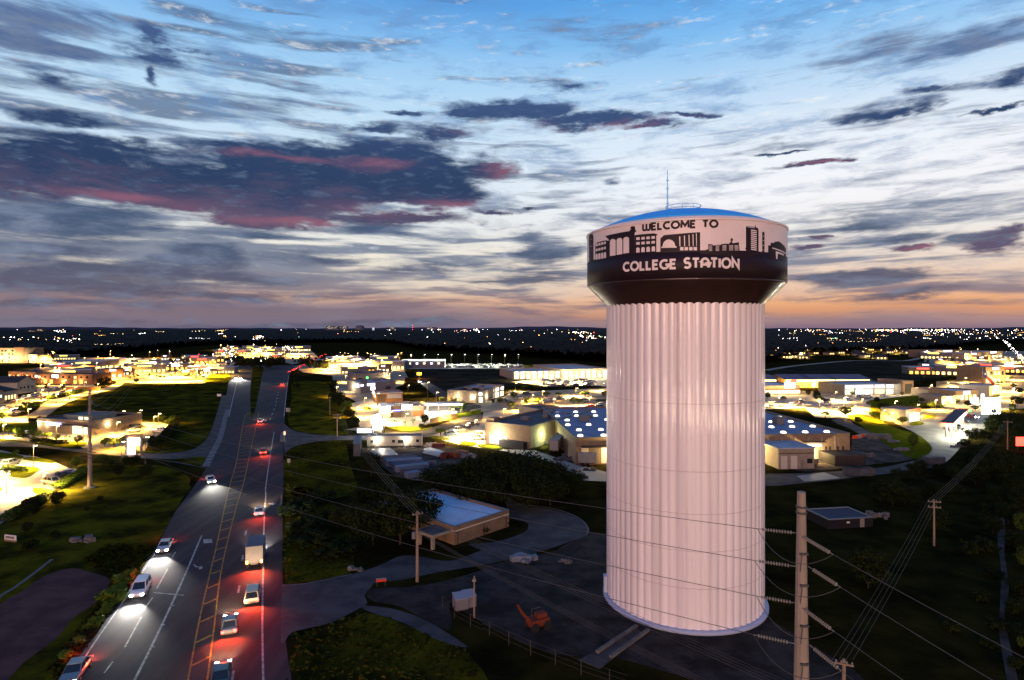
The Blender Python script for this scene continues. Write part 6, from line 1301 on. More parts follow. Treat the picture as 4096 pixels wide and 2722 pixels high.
for k in range(4):
    t = (k + .5) / 4; m0 = Vector(pl[0]).lerp(Vector(pl[3]), t); m1 = Vector(pl[1]).lerp(Vector(pl[2]), t)
    for s_ in (.3, .7):
        c_ = m0.lerp(m1, s_); MB().box(c_.x - .25, c_.y - .25, 0, c_.x + .25, c_.y + .25, zc - .755).build('column', M_wcream, gs)
    c_ = m0.lerp(m1, .5); lamp(gs, (c_.x, c_.y, zc - 1.4), 5000, (1, .96, .74), .6)
    lamp(gs, (m1.x + 1.5, m1.y - 1, zc - 1.6), 2500, (1, .96, .74), .4)
c_ = Vector(pl[0]).lerp(Vector(pl[1]), .5); lamp(gs, (c_.x, c_.y - 2.5, zc - 1.5), 4500, (1, .96, .72), .6)
# roadside signs of the station: coloured corner light
p_ = Vector(pl[2]); MB().lathe([(0, -.5), (.5, -.3), (.5, .3), (0, .5)], 10, (p_.x + .6, p_.y, zc - .4)).build('corner_sign', WIN['green'], gs)
for i, (x, y) in enumerate(((1690, 900), (1760, 850), (1820, 812))):
    g = G(c7(x, y)); r = thing('fuel_pump', f'fuel pump under the red edged canopy, {["nearest","middle","far"][i]} one', 'fuel pump', g, .3, 'fuel pumps'); MB().box(-.5, -.35, 0, .5, .35, 1.9).build('body', M_or, r); MB().box(-.55, -.4, 1.905, .55, .4, 2.2).build('cap', M_wwhite, r); MB().box(-.35, -.38, 1.1, .35, -.352, 1.7).build('display', WIN['white'], r)
ks = bld('station_kiosk', 'small store with red band and brilliantly lit front by the fuel station', (1340, 890), (1470, 868), 9, 4.2, M_wcream, M_rblue, .7, c7); ks.panel('f', -.01, 1.01, 3.6, 4.95, mat('red_band', (.42, .08, .03), .5), 'red_band', .12); ks.panel('r', -.01, 1.01, 3.6, 4.95, mat('red_band', (.42, .08, .03), .5), 'red_band', .12)
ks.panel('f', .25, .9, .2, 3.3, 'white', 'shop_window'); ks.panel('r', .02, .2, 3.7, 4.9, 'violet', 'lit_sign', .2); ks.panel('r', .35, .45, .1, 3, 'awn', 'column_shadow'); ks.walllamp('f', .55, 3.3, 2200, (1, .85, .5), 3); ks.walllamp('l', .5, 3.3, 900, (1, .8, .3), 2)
for (k, x, y, x2, y2, cc, lab) in (('pickup',1745,935,1800,945,'black','black pickup truck fuelling in front of the canopy'),('suv',1805,880,1865,888,'black','black SUV right of the fuel canopy'),('sedan',1700,945,1735,955,'red','orange-red car at the near fuel pump'),('sedan',1880,838,1950,850,'red','red car leaving the station to the right')): carp(k, x, y, x2, y2, cc, lab, c7, on='leaving' in lab)
# malls
ym = []
for j, (x0, x1) in enumerate(((100, 225), (305, 520), (520, 730), (735, 1030))):
    A, Bq = G(c7(x0, 585)), G(c7(x1, 585)); rt, L, D = gable('lit_arcade', ['short amber lit arcade end beside the tower','amber lit arcade with a swooping roof','long amber lit arcade section in the middle','longest amber lit arcade section at the right end'][j], A, Bq, 26, 5.0, 2, mat('amber_stucco', (.45, .30, .12), .8), mat('violet_grey_roof', (.10, .09, .13), .8), 'x', 'amber lit arcades', 'building', 1.2)
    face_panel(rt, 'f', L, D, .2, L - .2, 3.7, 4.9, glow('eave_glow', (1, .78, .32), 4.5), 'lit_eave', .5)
    n_ = max(3, int(L / 7))
    for k in range(n_): face_panel(rt, 'f', L, D, L * (k + .2) / n_, L * (k + .7) / n_, .3, 3.2, 'amber' if k % 3 else 'white', 'shop_window'); 
    for k in range(max(2, int(L / 16))): lamp(rt, (L * (k + .5) / max(2, int(L / 16)), -4, 3.6), 9000, (1, .52, .08), .4)
bm = bld('blue_sign_mall', 'low shop row with violet-white lit signs and lit shop windows', (810, 648), (1300, 640), 22, 4.9, M_wgrey, M_rblue, .6, c7)
for k, (a, b) in enumerate(((.02, .17), (.2, .31), (.31, .5), (.54, .70), (.74, .86))): bm.panel('f', a, b, 3.6, 5.2, 'violet', 'lit_sign', .3); bm.panel('f', a, b, .3, 2.8, ('white', 'teal', 'white', 'warm', 'white')[k], 'shop_window')
for k in range(5): lamp(bm.root, (bm.L * (.1 + .2 * k), -4, 3.4), 1700, (1, .78, .45), .4)
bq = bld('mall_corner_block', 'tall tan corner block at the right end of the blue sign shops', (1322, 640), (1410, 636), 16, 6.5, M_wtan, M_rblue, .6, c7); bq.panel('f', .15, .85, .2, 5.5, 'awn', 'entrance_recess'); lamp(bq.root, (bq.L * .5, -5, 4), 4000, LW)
lb = bld('low_store', 'low brilliantly lit white store with red roof sign beside the tower', (110, 645), (430, 640), 26, 4.2, M_wcream, M_rwhite, .5, c7); lb.panel('f', .0, 1.0, .4, 2.2, 'white', 'shop_window'); lb.panel('f', .58, .86, 3.4, 6.4, 'signw', 'lit_sign', .4); lb.panel('f', .74, .9, 6.5, 7.8, 'red', 'lit_red_sign', .4); lb.panel('f', 0, 1, 2.6, 3.1, 'brown', 'brown_band', .1)
for k in range(3): lamp(lb.root, (lb.L * (.2 + .3 * k), -5, 4), 3000, LW)
RB = [((1580,672),(1765,668),14,3.4,M_wcream,'long low cream shop with pale roof on the right'),((1770,700),(1960,690),14,4.4,M_wtan,'tan restaurant with dark roof and a round lit sign'),((1650,735),(1775,730),12,3.6,M_wcream,'brilliantly lit white restaurant front among the trees'),((1880,620),(2060,610),18,3.8,M_wgrey,'grey flat shop behind the tall flagpole'),((2060,655),(2170,640),14,4.6,M_wwhite,'brilliantly white lit block near the pylon at the right'),((2030,545),(2200,540),20,10,M_wtan,'tan three storey building behind the flag'),((1580,330),(1820,322),30,8.5,M_wtan,'long yellow lit block at the woods edge'),((1850,345),(2000,338),30,7,M_wcream,'cream lit block right of the long yellow one'),((2010,330),(2180,322),30,7,M_wcream,'cream lit store near the right highway'),((1855,415),(2060,405),26,5,M_wgrey,'pale flat store with a square violet lit sign')]
for i, (a, b, d, h, wm, lab) in enumerate(RB):
    q = bld('lit_shop', lab, a, b, d, h, wm, (M_rdark, M_rwhite, M_rblue)[i % 3], .5, c7, 'building', 'shops on the right')
    for k in range(5):
        q.panel('f', .04 + k * .19, .17 + k * .19, .3, 2.8, ('white', 'warm', 'white', 'warm', 'amber')[(k + i) % 5], 'shop_window')
        if h > 8: q.panel('f', .04 + k * .19, .15 + k * .19, 5, 7.5, 'warm' if (k + i) % 3 else 'dark', 'window')
    q.panel('f', .35 if i != 9 else .02, .65 if i != 9 else .22, h - 1.4, h + .3, ('signw', 'violet')[i % 2], 'lit_sign', .3)
    for x in (.2, .8): lamp(q.root, (q.L * x, -5, 3.6), (9000 if h > 8 else 1800) if i not in (2, 4) else 5000, (1, .66, .22) if i % 3 else (1, .88, .6), .4)
# flag on a tall pole
fl_ = thing('flagpole', 'tall flagpole with a drooping blue, white and red state flag', 'flag', G(n5(1612, 850)), 0); hf = Zat(n5(1612, 395), fl_.location.y); fw = 9.0
MB().tube([(0, 0, 0), (0, 0, hf)], [.22, .09], 8).build('pole', M_hvac, fl_); MB().lathe([(0, -.3), (.3, 0), (0, .3)], 10, (0, 0, hf + .25)).build('finial', mat('brass', (.5, .36, .1), .3, metal=.8), fl_)
def flagpart(u0, u1, v0, v1, m, name, off=0.0):
    mb = MB(); nu, nv = 10, 4; P_ = []
    for i in range(nu + 1):
        for j in range(nv + 1):
            u = u0 + (u1 - u0) * i / nu; v_ = v0 + (v1 - v0) * j / nv
            P_.append((.15 + fw * u * .72, -.25 * math.sin(u * 9) - off, hf - 1 - 3.6 * (1 - v_) * (1 + .2 * u) - fw * .62 * u ** 1.25 - .2 * math.sin(u * 7)))
    mb.add(P_, [(i * (nv + 1) + j, (i + 1) * (nv + 1) + j, (i + 1) * (nv + 1) + j + 1, i * (nv + 1) + j + 1) for i in range(nu) for j in range(nv)]); return mb.build(name, m, fl_)
flagpart(0, .36, 0, 1, mat('flag_blue', (.02, .04, .16), .8), 'blue_panel'); flagpart(.36, 1, .5, 1, mat('flag_white', (.6, .58, .55), .8), 'white_stripe'); flagpart(.36, 1, 0, .5, mat('flag_red', (.5, .06, .02), .8), 'red_stripe')
sb = MB(); cx_, cz_ = .15 + fw * .18 * .72, hf - 2.9 - fw * .62 * .18 ** 1.25; st5 = [(cx_ + (.85 if k % 2 == 0 else .36) * math.sin(math.pi * k / 5), -.34, cz_ + (.85 if k % 2 == 0 else .36) * math.cos(math.pi * k / 5)) for k in range(10)]; sb.add(st5, [tuple(range(10))]); sb.build('star', mat('flag_white', (.6, .58, .55), .8), fl_)
# signs on the right
for (x, y, t, w, hh, m, lab) in ((2075, 812, 672, 8.0, 7.5, glow('pylon_panel_white', (1, .98, .93), 6, True), 'tall white glowing pylon sign on posts near the right edge'), (2005, 735, 640, 1.6, 6.0, glow('pylon_panel_white', (1, .98, .93), 6), 'slim white glowing sign column left of the right pylon'), (1930, 720, 668, 4.0, 2.8, WIN['violet'], 'round-ish violet lit sign over the tan restaurant'), (1700, 640, 592, 2.0, 4.0, WIN['signw'], 'white glowing sign post beside the cream shop')):
    r_, h_ = sign(c7(x, y), c7(x, t)[1], lab, w, hh, m, name='lit_sign'); lamp(r_, (0, -1.5, h_ - hh / 2), 2500, (1, .95, .88))
rs_, h_ = sign(c7(2340, 1130), c7(2340, 1010)[1], 'red glowing sign cut by the right edge of the view', 3.4, 2.6, WIN['red'], name='red_sign'); lamp(rs_, (0, -1, h_ - 1), 150, (1, .05, .03))
# construction bits
fence(gl(c7, [(620, 1240), (700, 1225), (860, 1190)]), 'temporary fence round the dark store enclosure', 1.6, 2.4)
for j, (x, y, m, lab, s_) in enumerate(((1120,1025,M_curb,'pale plastic wrapped heap on the building site',2.6),(1240,1055,M_bin,'pale plank heap on the building site edge',1.6),(1300,1125,M_bin,'small pale scrap heap near the lawn wedge',1.4),(1030,1175,M_curb,'grey sack heap on the dark dirt',1.6),(900,1180,M_cont[0],'blue-grey pallet heap beside the store corner',2.2),(480,1240,M_wtan,'rubble heap lit by the store doorway',2.2),(410,1255,M_rdark,'dark skip beside the lit rubble',1.8),(560,1225,M_iron,'dark digger arm heap beside the lit doorway',1.4),(1790,1090,M_curb,'pale broken slab heap at the forecourt edge',1.8),(740,1210,M_rdark,'dark pallet heap inside the fenced enclosure',2.2))): junk(c7(x, y), lab, 70 + j, m, s_)
for i, (x, y, cc) in enumerate(((905, 1025, 'r'), (935, 1020, 'w'), (962, 1014, 'r'), (985, 1010, 'w'))):
    r = thing('water_barrier', f'{"red" if cc == "r" else "white"} plastic road barrier, {["first","second","third","last"][i]} of the row on the site road', 'barrier', G(c7(x, y)), .2, 'plastic barriers on the site road'); MB().prism([(-1, -.3), (1, -.3), (1, .3), (-1, .3)], 0, .5).build('base', mat('barrier_red', (.5, .06, .02), .5) if cc == 'r' else M_wwhite, r); MB().prism([(-.95, -.16), (.95, -.16), (.95, .16), (-.95, .16)], .501, 1.1).build('body', mat('barrier_red', (.5, .06, .02), .5) if cc == 'r' else M_wwhite, r)
dk = thing('roll_off_skip', 'long dark open skip standing on the back lane', 'skip', G(c7(845, 1352)), .03); MB().box(0, 0, .3, 6.8, 2.4, 1.9).build('body', M_rdark, dk); MB().box(.15, .15, 1.91, 6.65, 2.25, 1.95).build('load', M_dirt, dk); w_ = MB(); [w_.box(x, -.06, .3, x + .15, -.003, 1.9) for x in (0.1, 1.4, 2.7, 4.0, 5.3, 6.5)]; w_.build('rib', M_rdark, dk); MB().box(.4, .3, 0, 6.4, 2.1, .295).build('skid', M_iron, dk)
dk2 = thing('roll_off_skip', 'smaller dark skip at the curve of the back lane', 'skip', G(c7(1540, 1250)), .1); MB().box(0, 0, .3, 4.8, 2.4, 1.9).build('body', M_rdark, dk2); MB().box(.4, .3, 0, 4.4, 2.1, .295).build('skid', M_iron, dk2)
# trees on the right
RT = [(650,842,782,'lot2','round tree below the bright lot, leftmost of three'),(635,790,755,'lot1','small lit tree in the bright right lot'),(820,842,742,'lot1','full round tree in the middle below the bright lot'),(935,895,830,'oak2','dark bushy tree on the lit lawn tip'),(1070,848,788,'lot2','round tree right on the lit lawn'),(1222,868,772,'lot2','tall round tree left of the fuel kiosk'),(1312,905,832,'lot1','small round tree beside the kiosk forecourt'),(1150,800,712,'oak','large dark tree on the mall lawn'),(1095,715,662,'oak2','wide dark tree at the mall lot corner'),(1405,1115,978,'tall','tall tree on the lawn wedge'),
  (885,765,735,'lot3','tiny tree at the bright lot edge'),(1300,760,680,'lot1','tree on the mall lawn centre'),(1400,750,690,'lot1','tree left of the lit pair on the mall lawn'),(1480,715,672,'lot1','dark tree behind the lit pair'),(1560,765,698,'lit','larger of the yellow lit pair of trees'),(1640,765,718,'lit','smaller of the yellow lit pair of trees'),(1780,728,678,'lot1','tree before the tan restaurant'),(1875,748,690,'oak2','dark tree right of the tan restaurant'),(1940,785,735,'lot1','tree left of the right pylon'),(1780,652,610,'lot1','green tree on the right street'),(1680,650,610,'lot1','second green tree on the right street'),
  (2100,815,762,'oak2','dark tree below the right pylon sign'),(2305,750,648,'oak','big dark tree at the right edge'),(2262,812,715,'tall','tall dark tree beside the right edge tree'),(2125,690,640,'lit','yellow lit tree before the white block'),(620,705,655,'lit','yellow-green tree by the mall lamp'),(575,690,610,'dark','dark tree at the mall street'),(500,650,600,'dark','dark tree right of the low store'),(285,640,595,'dark','dark tree before the low store'),(240,640,600,'cedar','narrow dark tree before the low store'),(150,680,620,'oak2','dark tree touching the tower edge'),(700,620,585,'dark','dark tree before the amber arcade'),(760,620,585,'dark','second dark tree before the amber arcade'),(880,655,615,'lot1','green tree before the blue sign shops'),(1310,655,618,'lot1','green tree at the corner block'),(1030,740,690,'lit','bright tree by the wide dark tree'),(2010,770,720,'lot1','small tree by the slim sign column'),(2270,590,550,'lot1','tree far right on the lit street'),(2320,640,580,'oak2','dark tree at the frame edge far right')]
for (x, y, t, k, lab) in RT: tree(k, c7(x, y), c7(x, t)[1], lab, sx=1.25 if k == 'lot2' else 1.0)
belt = [(1950,1060,930),(1860,1110,1020),(2080,980,860),(2200,965,800),(2140,980,800),(2290,940,790),(2250,1040,895),(2120,1090,960),(2350,1020,885),(2020,1220,1060),(1460,1320,1200),(1400,1340,1230),(1290,1380,1280),(1240,1420,1330),(1900,1260,1120),(1650,1340,1240),(1120,1560,1400),(1230,1600,1370),(1340,1590,1420),(1780,1400,1260),(1940,1420,1240),(2060,1380,1180),(2180,1350,1120),(1560,1500,1380),(1720,1560,1400)]
wh_ = ['at the forecourt edge','small by the forecourt slabs','behind the forecourt edge one','tallest below the pylon','left of the tallest','right of the tallest','large before the tallest','in the belt middle','at the right edge','below the forecourt','on the back lane bend','left of the lane bend one','by the lane kerb','left end of the lane row','under the wires','right of the skip','left of the pole bushes','largest of the pole bushes','right of the pole bushes','by the creek','under the wires by the creek','right of the creek wires','far down the belt','below the lane bend','nearest the utility pole']
for i, (x, y, t) in enumerate(belt): tree(('oak', 'oak2', 'dark')[i % 3], c7(x, y), c7(x, t)[1], f'dark tree of the right hand belt, {wh_[i]}', 'dark tree belt on the right', 1.15)
for i, (x, y, t, k, lab) in enumerate(((1000,790,440,'dark','small dim tree with visible trunk on the dark grass'),(1560,330,95,'oak2','dark bush tree behind the reddish utility pole'),(2290,330,150,'tall','yellowish tree on the right edge by the creek'),(2330,1000,850,'dark','yellowish tree lower on the right edge'),(1850,500,380,'bush','dim bush left of the creek path'),(1950,900,800,'bush','dim bush halfway along the creek'),(2290,1300,1200,'tall','olive tree beside the creek at the bottom right'),(1700,1150,1060,'bush','dim bush under the power wires'),(2000,200,60,'dark','dark tree above the creek path'))): tree(k, c8(x, y), c8(x, t)[1], lab)
# lamps and cars on the right
for (x, y, t, pw, col, lab) in ((735,700,640,14000,LW,'white lit lamp post on the mall street'),(420,770,690,16000,LW,'lamp post in the left of the right lot'),(600,790,700,18000,LW,'lamp post in the bright centre of the right lot'),(800,800,700,18000,LW,'lamp post near the dark round tree of the right lot'),(960,770,690,9000,LY,'lamp post on the right lot corner'),(250,740,660,14000,LW,'lamp post close to the tower in the right lot'),(1150,880,780,5000,LY,'lamp post on the lit lawn'),(900,840,750,9000,LY,'lamp post above the lit lawn tip'),
   (1250,800,700,6000,LY,'lamp post on the mall lawn path'),(1440,830,730,7000,LY,'lamp post left of the fuel kiosk'),(1600,780,690,8000,LY,'lamp post behind the yellow lit trees'),(1560,640,560,12000,LW,'lamp post on the right street'),(1700,610,540,12000,LW,'lamp post near the excavated bank'),(1850,600,500,12000,LY,'lamp post before the grey flat shop'),(2000,560,450,14000,LY,'lamp post behind the flag'),(2210,620,500,14000,LY,'lamp post at the far right street'),(2150,780,660,9000,LW,'lamp post behind the right pylon'),(2260,700,590,9000,LY,'lamp post before the right edge tree'),(1900,520,430,14000,LY,'lamp post on the yellow lit slope'),(2100,480,400,18000,LY,'lamp post on the upper yellow slope'),(2300,520,430,18000,LY,'lamp post at the far right edge'),(1650,330,280,26000,LY,'lamp post before the long yellow block'),(1900,380,320,26000,LW,'lamp post in the far right lot'),(2100,370,310,26000,LY,'lamp post right in the far lot'),(2200,400,330,26000,LW,'lamp post near the bright highway')):
    lamp_post(c7(x, y), c7(x, t)[1], lab, pw, col)
SPR = [(265,688,300,684,'black'),(420,715,450,710,'black'),(170,718,205,714,'white'),(350,742,410,738,'white'),(145,758,230,756,'white'),(230,748,300,745,'white'),(645,712,690,706,'black'),(630,738,690,732,'white'),(470,745,510,742,'white'),(815,702,865,696,'white'),(720,778,752,772,'grey'),(935,668,965,664,'silver'),(990,672,1035,668,'white'),(1140,660,1170,656,'white')]
for i, (x, y, x2, y2, cc) in enumerate(SPR): carp('suv' if i % 3 == 0 else 'sedan', x, y, x2, y2, cc, f'{cc} car in the right lot, {["near the low store","on the lot lane","close to the tower","behind the store roof","largest by the store roof","next to the largest one","by the yellow-green tree","in the bright centre","left of the centre","turning by the mall street","on the bright aisle","before the blue sign shops","white by the shop windows","at the mall end"][i]}', c7, group='cars in the right lot')

for i, (x, y, t, k) in enumerate(((2180,250,60,'dark'),(2260,470,300,'oak2'),(2330,640,440,'tall'),(2050,330,180,'dark'),(2300,850,690,'oak'),(2230,1010,880,'dark'),(2345,1240,1090,'oak2'),(1980,480,360,'bush'),(2060,700,610,'bush'),(2090,1130,1030,'bush'),(2240,1480,1370,'dark'),(2010,1280,1200,'bush'),(2120,60,-80,'oak'),(2320,120,-60,'oak2'),(2220,-40,-180,'oak'))):
    tree(k, c8(x, y), c8(x, t)[1], f'dim {"bush" if k == "bush" else "tree"} crowding the creek track at the right edge, {["by its upper end","right of its upper bend","yellowish at the frame edge","left of its upper bend","halfway down at the edge","lower on the bank","low at the frame edge","small on the left bank","small left of the bend","small on the lower left bank","at the bottom edge","small near the bottom left","above its upper end","high at the frame edge","farthest up the creek"][i]}', 'growth along the creek track', 1.3)
# ---------------------------------------------------------------- far town, woods, horizon
sheet('far_highway_lot', gl(c3, [(-120,345),(-80,262),(350,235),(760,262),(850,350),(600,400),(440,352),(0,352)]), .003, LOT)
M_far = [mat('far_tan_wall', (.14, .10, .06), .9), mat('far_cream_wall', (.17, .14, .10), .9), M_wbrick, M_wgrey]
FS = []
for j in range(5):       # small shop shapes, far enough to show as wall, roof and lit openings
    mb = MB(); w, d, h = ((16,12,5),(26,16,6),(12,10,7),(34,18,8),(20,14,5.5))[j]
    mb.box(-w/2, 0, 0, w/2, d, h, 0); mb.box(-w/2 - .2, -.2, h + .002, w/2 + .2, d + .2, h + .5, 1); n_ = int(w / 4)
    for k in range(n_): mb.box(-w/2 + w * (k + .2) / n_, -.1, .4, -w/2 + w * (k + .75) / n_, -.004, 2.8, 2)
    mb.box(-w * .25, -.2, h - 1.6, w * .1, -.004, h - .3, 3)
    FS.append((mb, (M_far[j % 4], (M_rdark, M_rblue, M_rshing, M_rblue, M_rdark)[j], WIN[('warm', 'amber', 'white', 'warm', 'amber')[j]], WIN[('signw', 'red', 'violet', 'yel', 'signw')[j]])))
FSo = [None] * 5
qf = random.Random(21)
def far_shop(p, j, label, group, s_=1.0):
    g = G(p); rz = math.atan2(-g.x, g.y) * .9 + qf.uniform(-.3, .3)
    if FSo[j] is None: o = FS[j][0].build('far_shop', FS[j][1], None, g, rz=rz); FSo[j] = o
    else: o = FSo[j].copy(); C.objects.link(o); o.location = g; o.rotation_euler = (0, 0, rz)
    o.scale = (s_, s_, s_); return tag(o, label, 'building', group)
def lampy(p, power, col, h=8): 
    g = G(p); return lamp_post(p, 0, 'lit lamp post in the hazy yellow lit far town', power, col, group='far town lamp posts', hh=h)
for (poly, n_, c, lab, grp, pw, ln) in (((360, 2050, 300, 520), 34, c1, 'small far shop among the yellow lit town left of the highway', 'far town shops left', 30000, 40),
                            ((-60, 720, 262, 345), 26, c3, 'small far shop among the bright lights where the highway ends', 'far town shops at the highway end', 26000, 22),
                            ((900, 1600, 360, 480), 22, c3, 'small far shop among the orange lit town right of the highway', 'far town shops middle', 26000, 22),
                            ((1500, 2400, 290, 480), 20, c7, 'small far shop in the glittering town at the far right', 'far town shops right', 24000, 20)):
    x0, x1, y0, y1 = poly
    for i in range(n_):
        y = y0 + (y1 - y0) * qf.random() ** 1.2; x = qf.uniform(x0, x1)
        if c is c1 and x > 1150 and y > 470: y = qf.uniform(300, 460)
        far_shop(c(x, y), qf.randrange(5), lab, grp, qf.uniform(.6, .95))
    for i in range(ln):
        y = y0 + (y1 - y0) * qf.random(); x = qf.uniform(x0, x1); g = G(c(x, y)); lampy(c(x, y), pw * .8 * (g.y / 500) ** 1.2, (1, .50, .07) if i % 3 else (1, .66, .26), 9)
for (x, y, pw) in ((1350, 530, 26000), (1500, 525, 26000), (1650, 528, 30000), (1800, 520, 26000), (2000, 470, 20000), (2080, 430, 20000), (1900, 450, 24000), (1200, 525, 16000)): lampy(c1(x, y), pw, (1, .55, .07), 8)
for (x, y, pw) in ((960, 470, 26000), (1060, 440, 34000), (1180, 430, 34000), (1000, 400, 40000), (1100, 380, 40000)): lampy(c3(x, y), pw, (1, .62, .22), 9)
for i in range(30):
    x, y = qf.uniform(1150, 1900), qf.uniform(470, 500) if i % 2 else qf.uniform(380, 470); tree('lit' if i % 2 else 'dark', c1(x, y), c1(x, y - 30)[1], 'blurred tree among the yellow lit lots beyond the field', 'trees beyond the field')
for i in range(34):
    x = qf.uniform(350, 2150); y = qf.uniform(300, 440); tree('oak' if i % 2 else 'dark', c1(x, y), c1(x, y - 26)[1], 'dark tree among far town roofs left of the highway', 'far town trees left')
for i in range(26):
    x = qf.uniform(560, 1640); y = qf.uniform(340, 460); tree('oak2' if i % 2 else 'dark', c3(x, y), c3(x, y - 26)[1], 'dark tree among far town roofs right of the highway', 'far town trees middle')
for i in range(26):
    x = qf.uniform(1450, 2360); y = qf.uniform(300, 560); tree('lit' if i % 2 else 'dark', c7(x, y), c7(x, y - 26)[1], 'small tree among the lit lots at the far right', 'far town trees right')
for i in range(30):
    x = qf.uniform(130, 1400); y = qf.uniform(300, 350); tree('dark' if i % 2 else 'oak', c7(x, y), c7(x, y - 24)[1], 'dark tree along the country road beyond the pasture', 'trees along the country road')
GH = []
for i in range(30):       # houses in the trees beyond the pasture
    x = qf.uniform(130, 1400); y = qf.uniform(255, 345); p = c7(x, y); g = G(p)
    if not GH:
        mb = MB(); mb.add([(-6,0,0),(6,0,0),(6,9,0),(-6,9,0),(-6,0,3.2),(6,0,3.2),(6,9,3.2),(-6,9,3.2)], [(0,1,5,4),(1,2,6,5),(2,3,7,6),(3,0,4,7)], 0); mb.add([(-6.6,-.6,3.0),(6.6,-.6,3.0),(6.6,9.6,3.0),(-6.6,9.6,3.0),(-4.5,4.5,6),(4.5,4.5,6)], [(0,1,5,4),(1,2,5),(2,3,4,5),(3,0,4)], 1)
        for k in (-3.5, 0, 3.5): mb.box(k - .8, -.1, .8, k + .8, -.004, 2.4, 2)
        o = mb.build('far_house', [M_wcream, M_rshing, WIN['warm']], None, g); GH.append(o)
    else: o = GH[0].copy(); C.objects.link(o); o.location = g
    o.rotation_euler = (0, 0, qf.uniform(-.8, .8)); tag(o, 'small hipped house with lit windows among trees beyond the dark pasture', 'house', 'houses beyond the pasture')
    if i % 2 == 0: lampy((p[0] + 20, p[1] + 3), 22000, (1, .72, .34), 7)
# woods: one bumpy canopy, from the town edge to the horizon
import numpy as np
wq = np.random.default_rng(3)
def woods(name, x_of, y0, y1, nx, ny, hmin, hmax, keep):
    ys = y0 * (y1 / y0) ** (np.arange(ny) / (ny - 1)); mb = MB(); idx = {}
    for j, y in enumerate(ys):
        for i in range(nx):
            t = i / (nx - 1); x = (-.92 + 1.84 * t) * y + wq.uniform(-.3, .3) * y * 1.84 / nx
            yy = y * (1 + wq.uniform(-.2, .2) * (math.log(y1 / y0) / ny)); hh = hmin + (hmax - hmin) * wq.random() ** .7
            if j == 0: hh = -.5
            mb.v.append((x, yy, hh))
    for j in range(ny - 1):
        for i in range(nx - 1):
            u = (-.92 + 1.84 * (i + .5) / (nx - 1)); y = ys[j]
            if keep(u, y): a = j * nx + i; mb.f.append((a, a + 1, a + nx + 1, a + nx)); mb.m.append(0)
    return tag(mb.build(name, mat('woods_canopy', (.010, .011, .011), .95, col2=(.026, .026, .020), nscale=.03, ndetail=8, spec=.02)), 'dark wooded plain stretching from the town to the horizon', 'woods', None, 'stuff')
# start of the woods (metres from the viewer) for each bearing
EDGE = [(-.92, 720), (-.72, 700), (-.60, 960), (-.52, 1250), (-.32, 1500), (-.26, 1500), (-.21, 1500), (-.16, 1000), (.0, 760), (.13, 640), (.30, 660), (.44, 640), (.50, 800), (.66, 900), (.72, 1000), (.78, 1350), (.92, 1500)]
def edge(u):
    for (a, ya), (b, yb_) in zip(EDGE, EDGE[1:]):
        if a <= u <= b: return ya + (yb_ - ya) * (u - a) / (b - a)
    return 1500
woods('woods', None, 600, 9000, 560, 230, 5.5, 12.5, lambda u, y: y > edge(u))
# low far ridge under the skyline
rb = MB(); prev = None; nR = 160
for i in range(nR + 1):
    u = -1.0 + 2.0 * i / nR; y = 15000; hgt = 36 + 46 * (.5 + .5 * math.sin(u * 7 + 1)) * (.6 + .4 * math.sin(u * 23)) + 12 * math.sin(u * 71) * math.sin(u * 43 + 1); rb.v += [(u * y, y, 0), (u * y * 1.02, y * 1.05, hgt), (u * y * 1.2, y * 1.3, 0)]
for i in range(nR):
    a = i * 3; rb.f += [(a, a + 3, a + 4, a + 1), (a + 1, a + 4, a + 5, a + 2)]; rb.m += [0, 0]
tag(rb.build('far_hills', mat('far_hill_haze', (.05, .05, .065), 1.0, spec=0)), kind='structure')
# skyline buildings on the horizon
def block(p, ytop, wpx, depth, label, lit=0, m=None, dome=False):
    x = (p[0] - CX) / F * depth; h = Zat((0, ytop), depth); w = wpx / F * depth; r = thing('skyline_building', label, 'building', (x, depth, 0), 0, 'buildings on the horizon')
    if dome: MB().lathe([(w/2, 0), (w/2, h * .75), (w * .42, h * .9), (w * .2, h), (0, h)], 24, (0, w/2, 0)).build('wall', m or M_wgrey, r)
    else: MB().box(-w/2, 0, 0, w/2, w * .6, h).build('wall', m or M_wgrey, r); MB().box(-w * .2, w * .1, h + .01, w * .2, w * .4, h * 1.06).build('roof_box', M_wgrey, r)
    if lit:
        mb = MB(); q = random.Random(lit)
        for k in range(8): xx = q.uniform(-.4, .4) * w; zz = q.uniform(.5, .95) * h; mb.box(xx - w * .05, -1.0, zz - h * .02, xx + w * .05, -.05, zz + h * .02)
        mb.build('window', WIN['white'], r)
M_hz = mat('hazy_wall', (.10, .10, .13), 1)
block(c3(1200, 0), c3(0, 48)[1], 34, 9000, 'wide rounded stadium silhouette on the horizon', 0, M_hz, True); block(c3(1328, 0), c3(0, 70)[1], 7, 8000, 'slender white lit tower on the horizon right of the stadium', 3, glow('pale_tower_glow', (.8, .82, .95), .7)); block(c3(960, 0), c3(0, 58)[1], 50, 9500, 'broad hazy block on the horizon left of the stadium', 4, M_hz); block(c3(1060, 0), c3(0, 60)[1], 30, 9500, 'hazy block on the horizon nearest the stadium', 5, M_hz)
block(c3(1500, 0), c3(0, 68)[1], 22, 9500, 'low hazy block on the horizon midway to the mast', 6, M_hz); block(c3(1850, 0), c3(0, 66)[1], 40, 9500, 'low hazy block on the horizon right of the mast', 7, M_hz); block(c1(300, 0), c1(0, 55)[1], 40, 5000, 'pale block on the left horizon', 8, M_wtan); block(c1(370, 0), c1(0, 40)[1], 22, 5000, 'taller pale block on the left horizon', 9, M_wtan); block(c1(150, 0), c1(0, 62)[1], 40, 5000, 'low pale block at the far left horizon', 10, M_wtan)
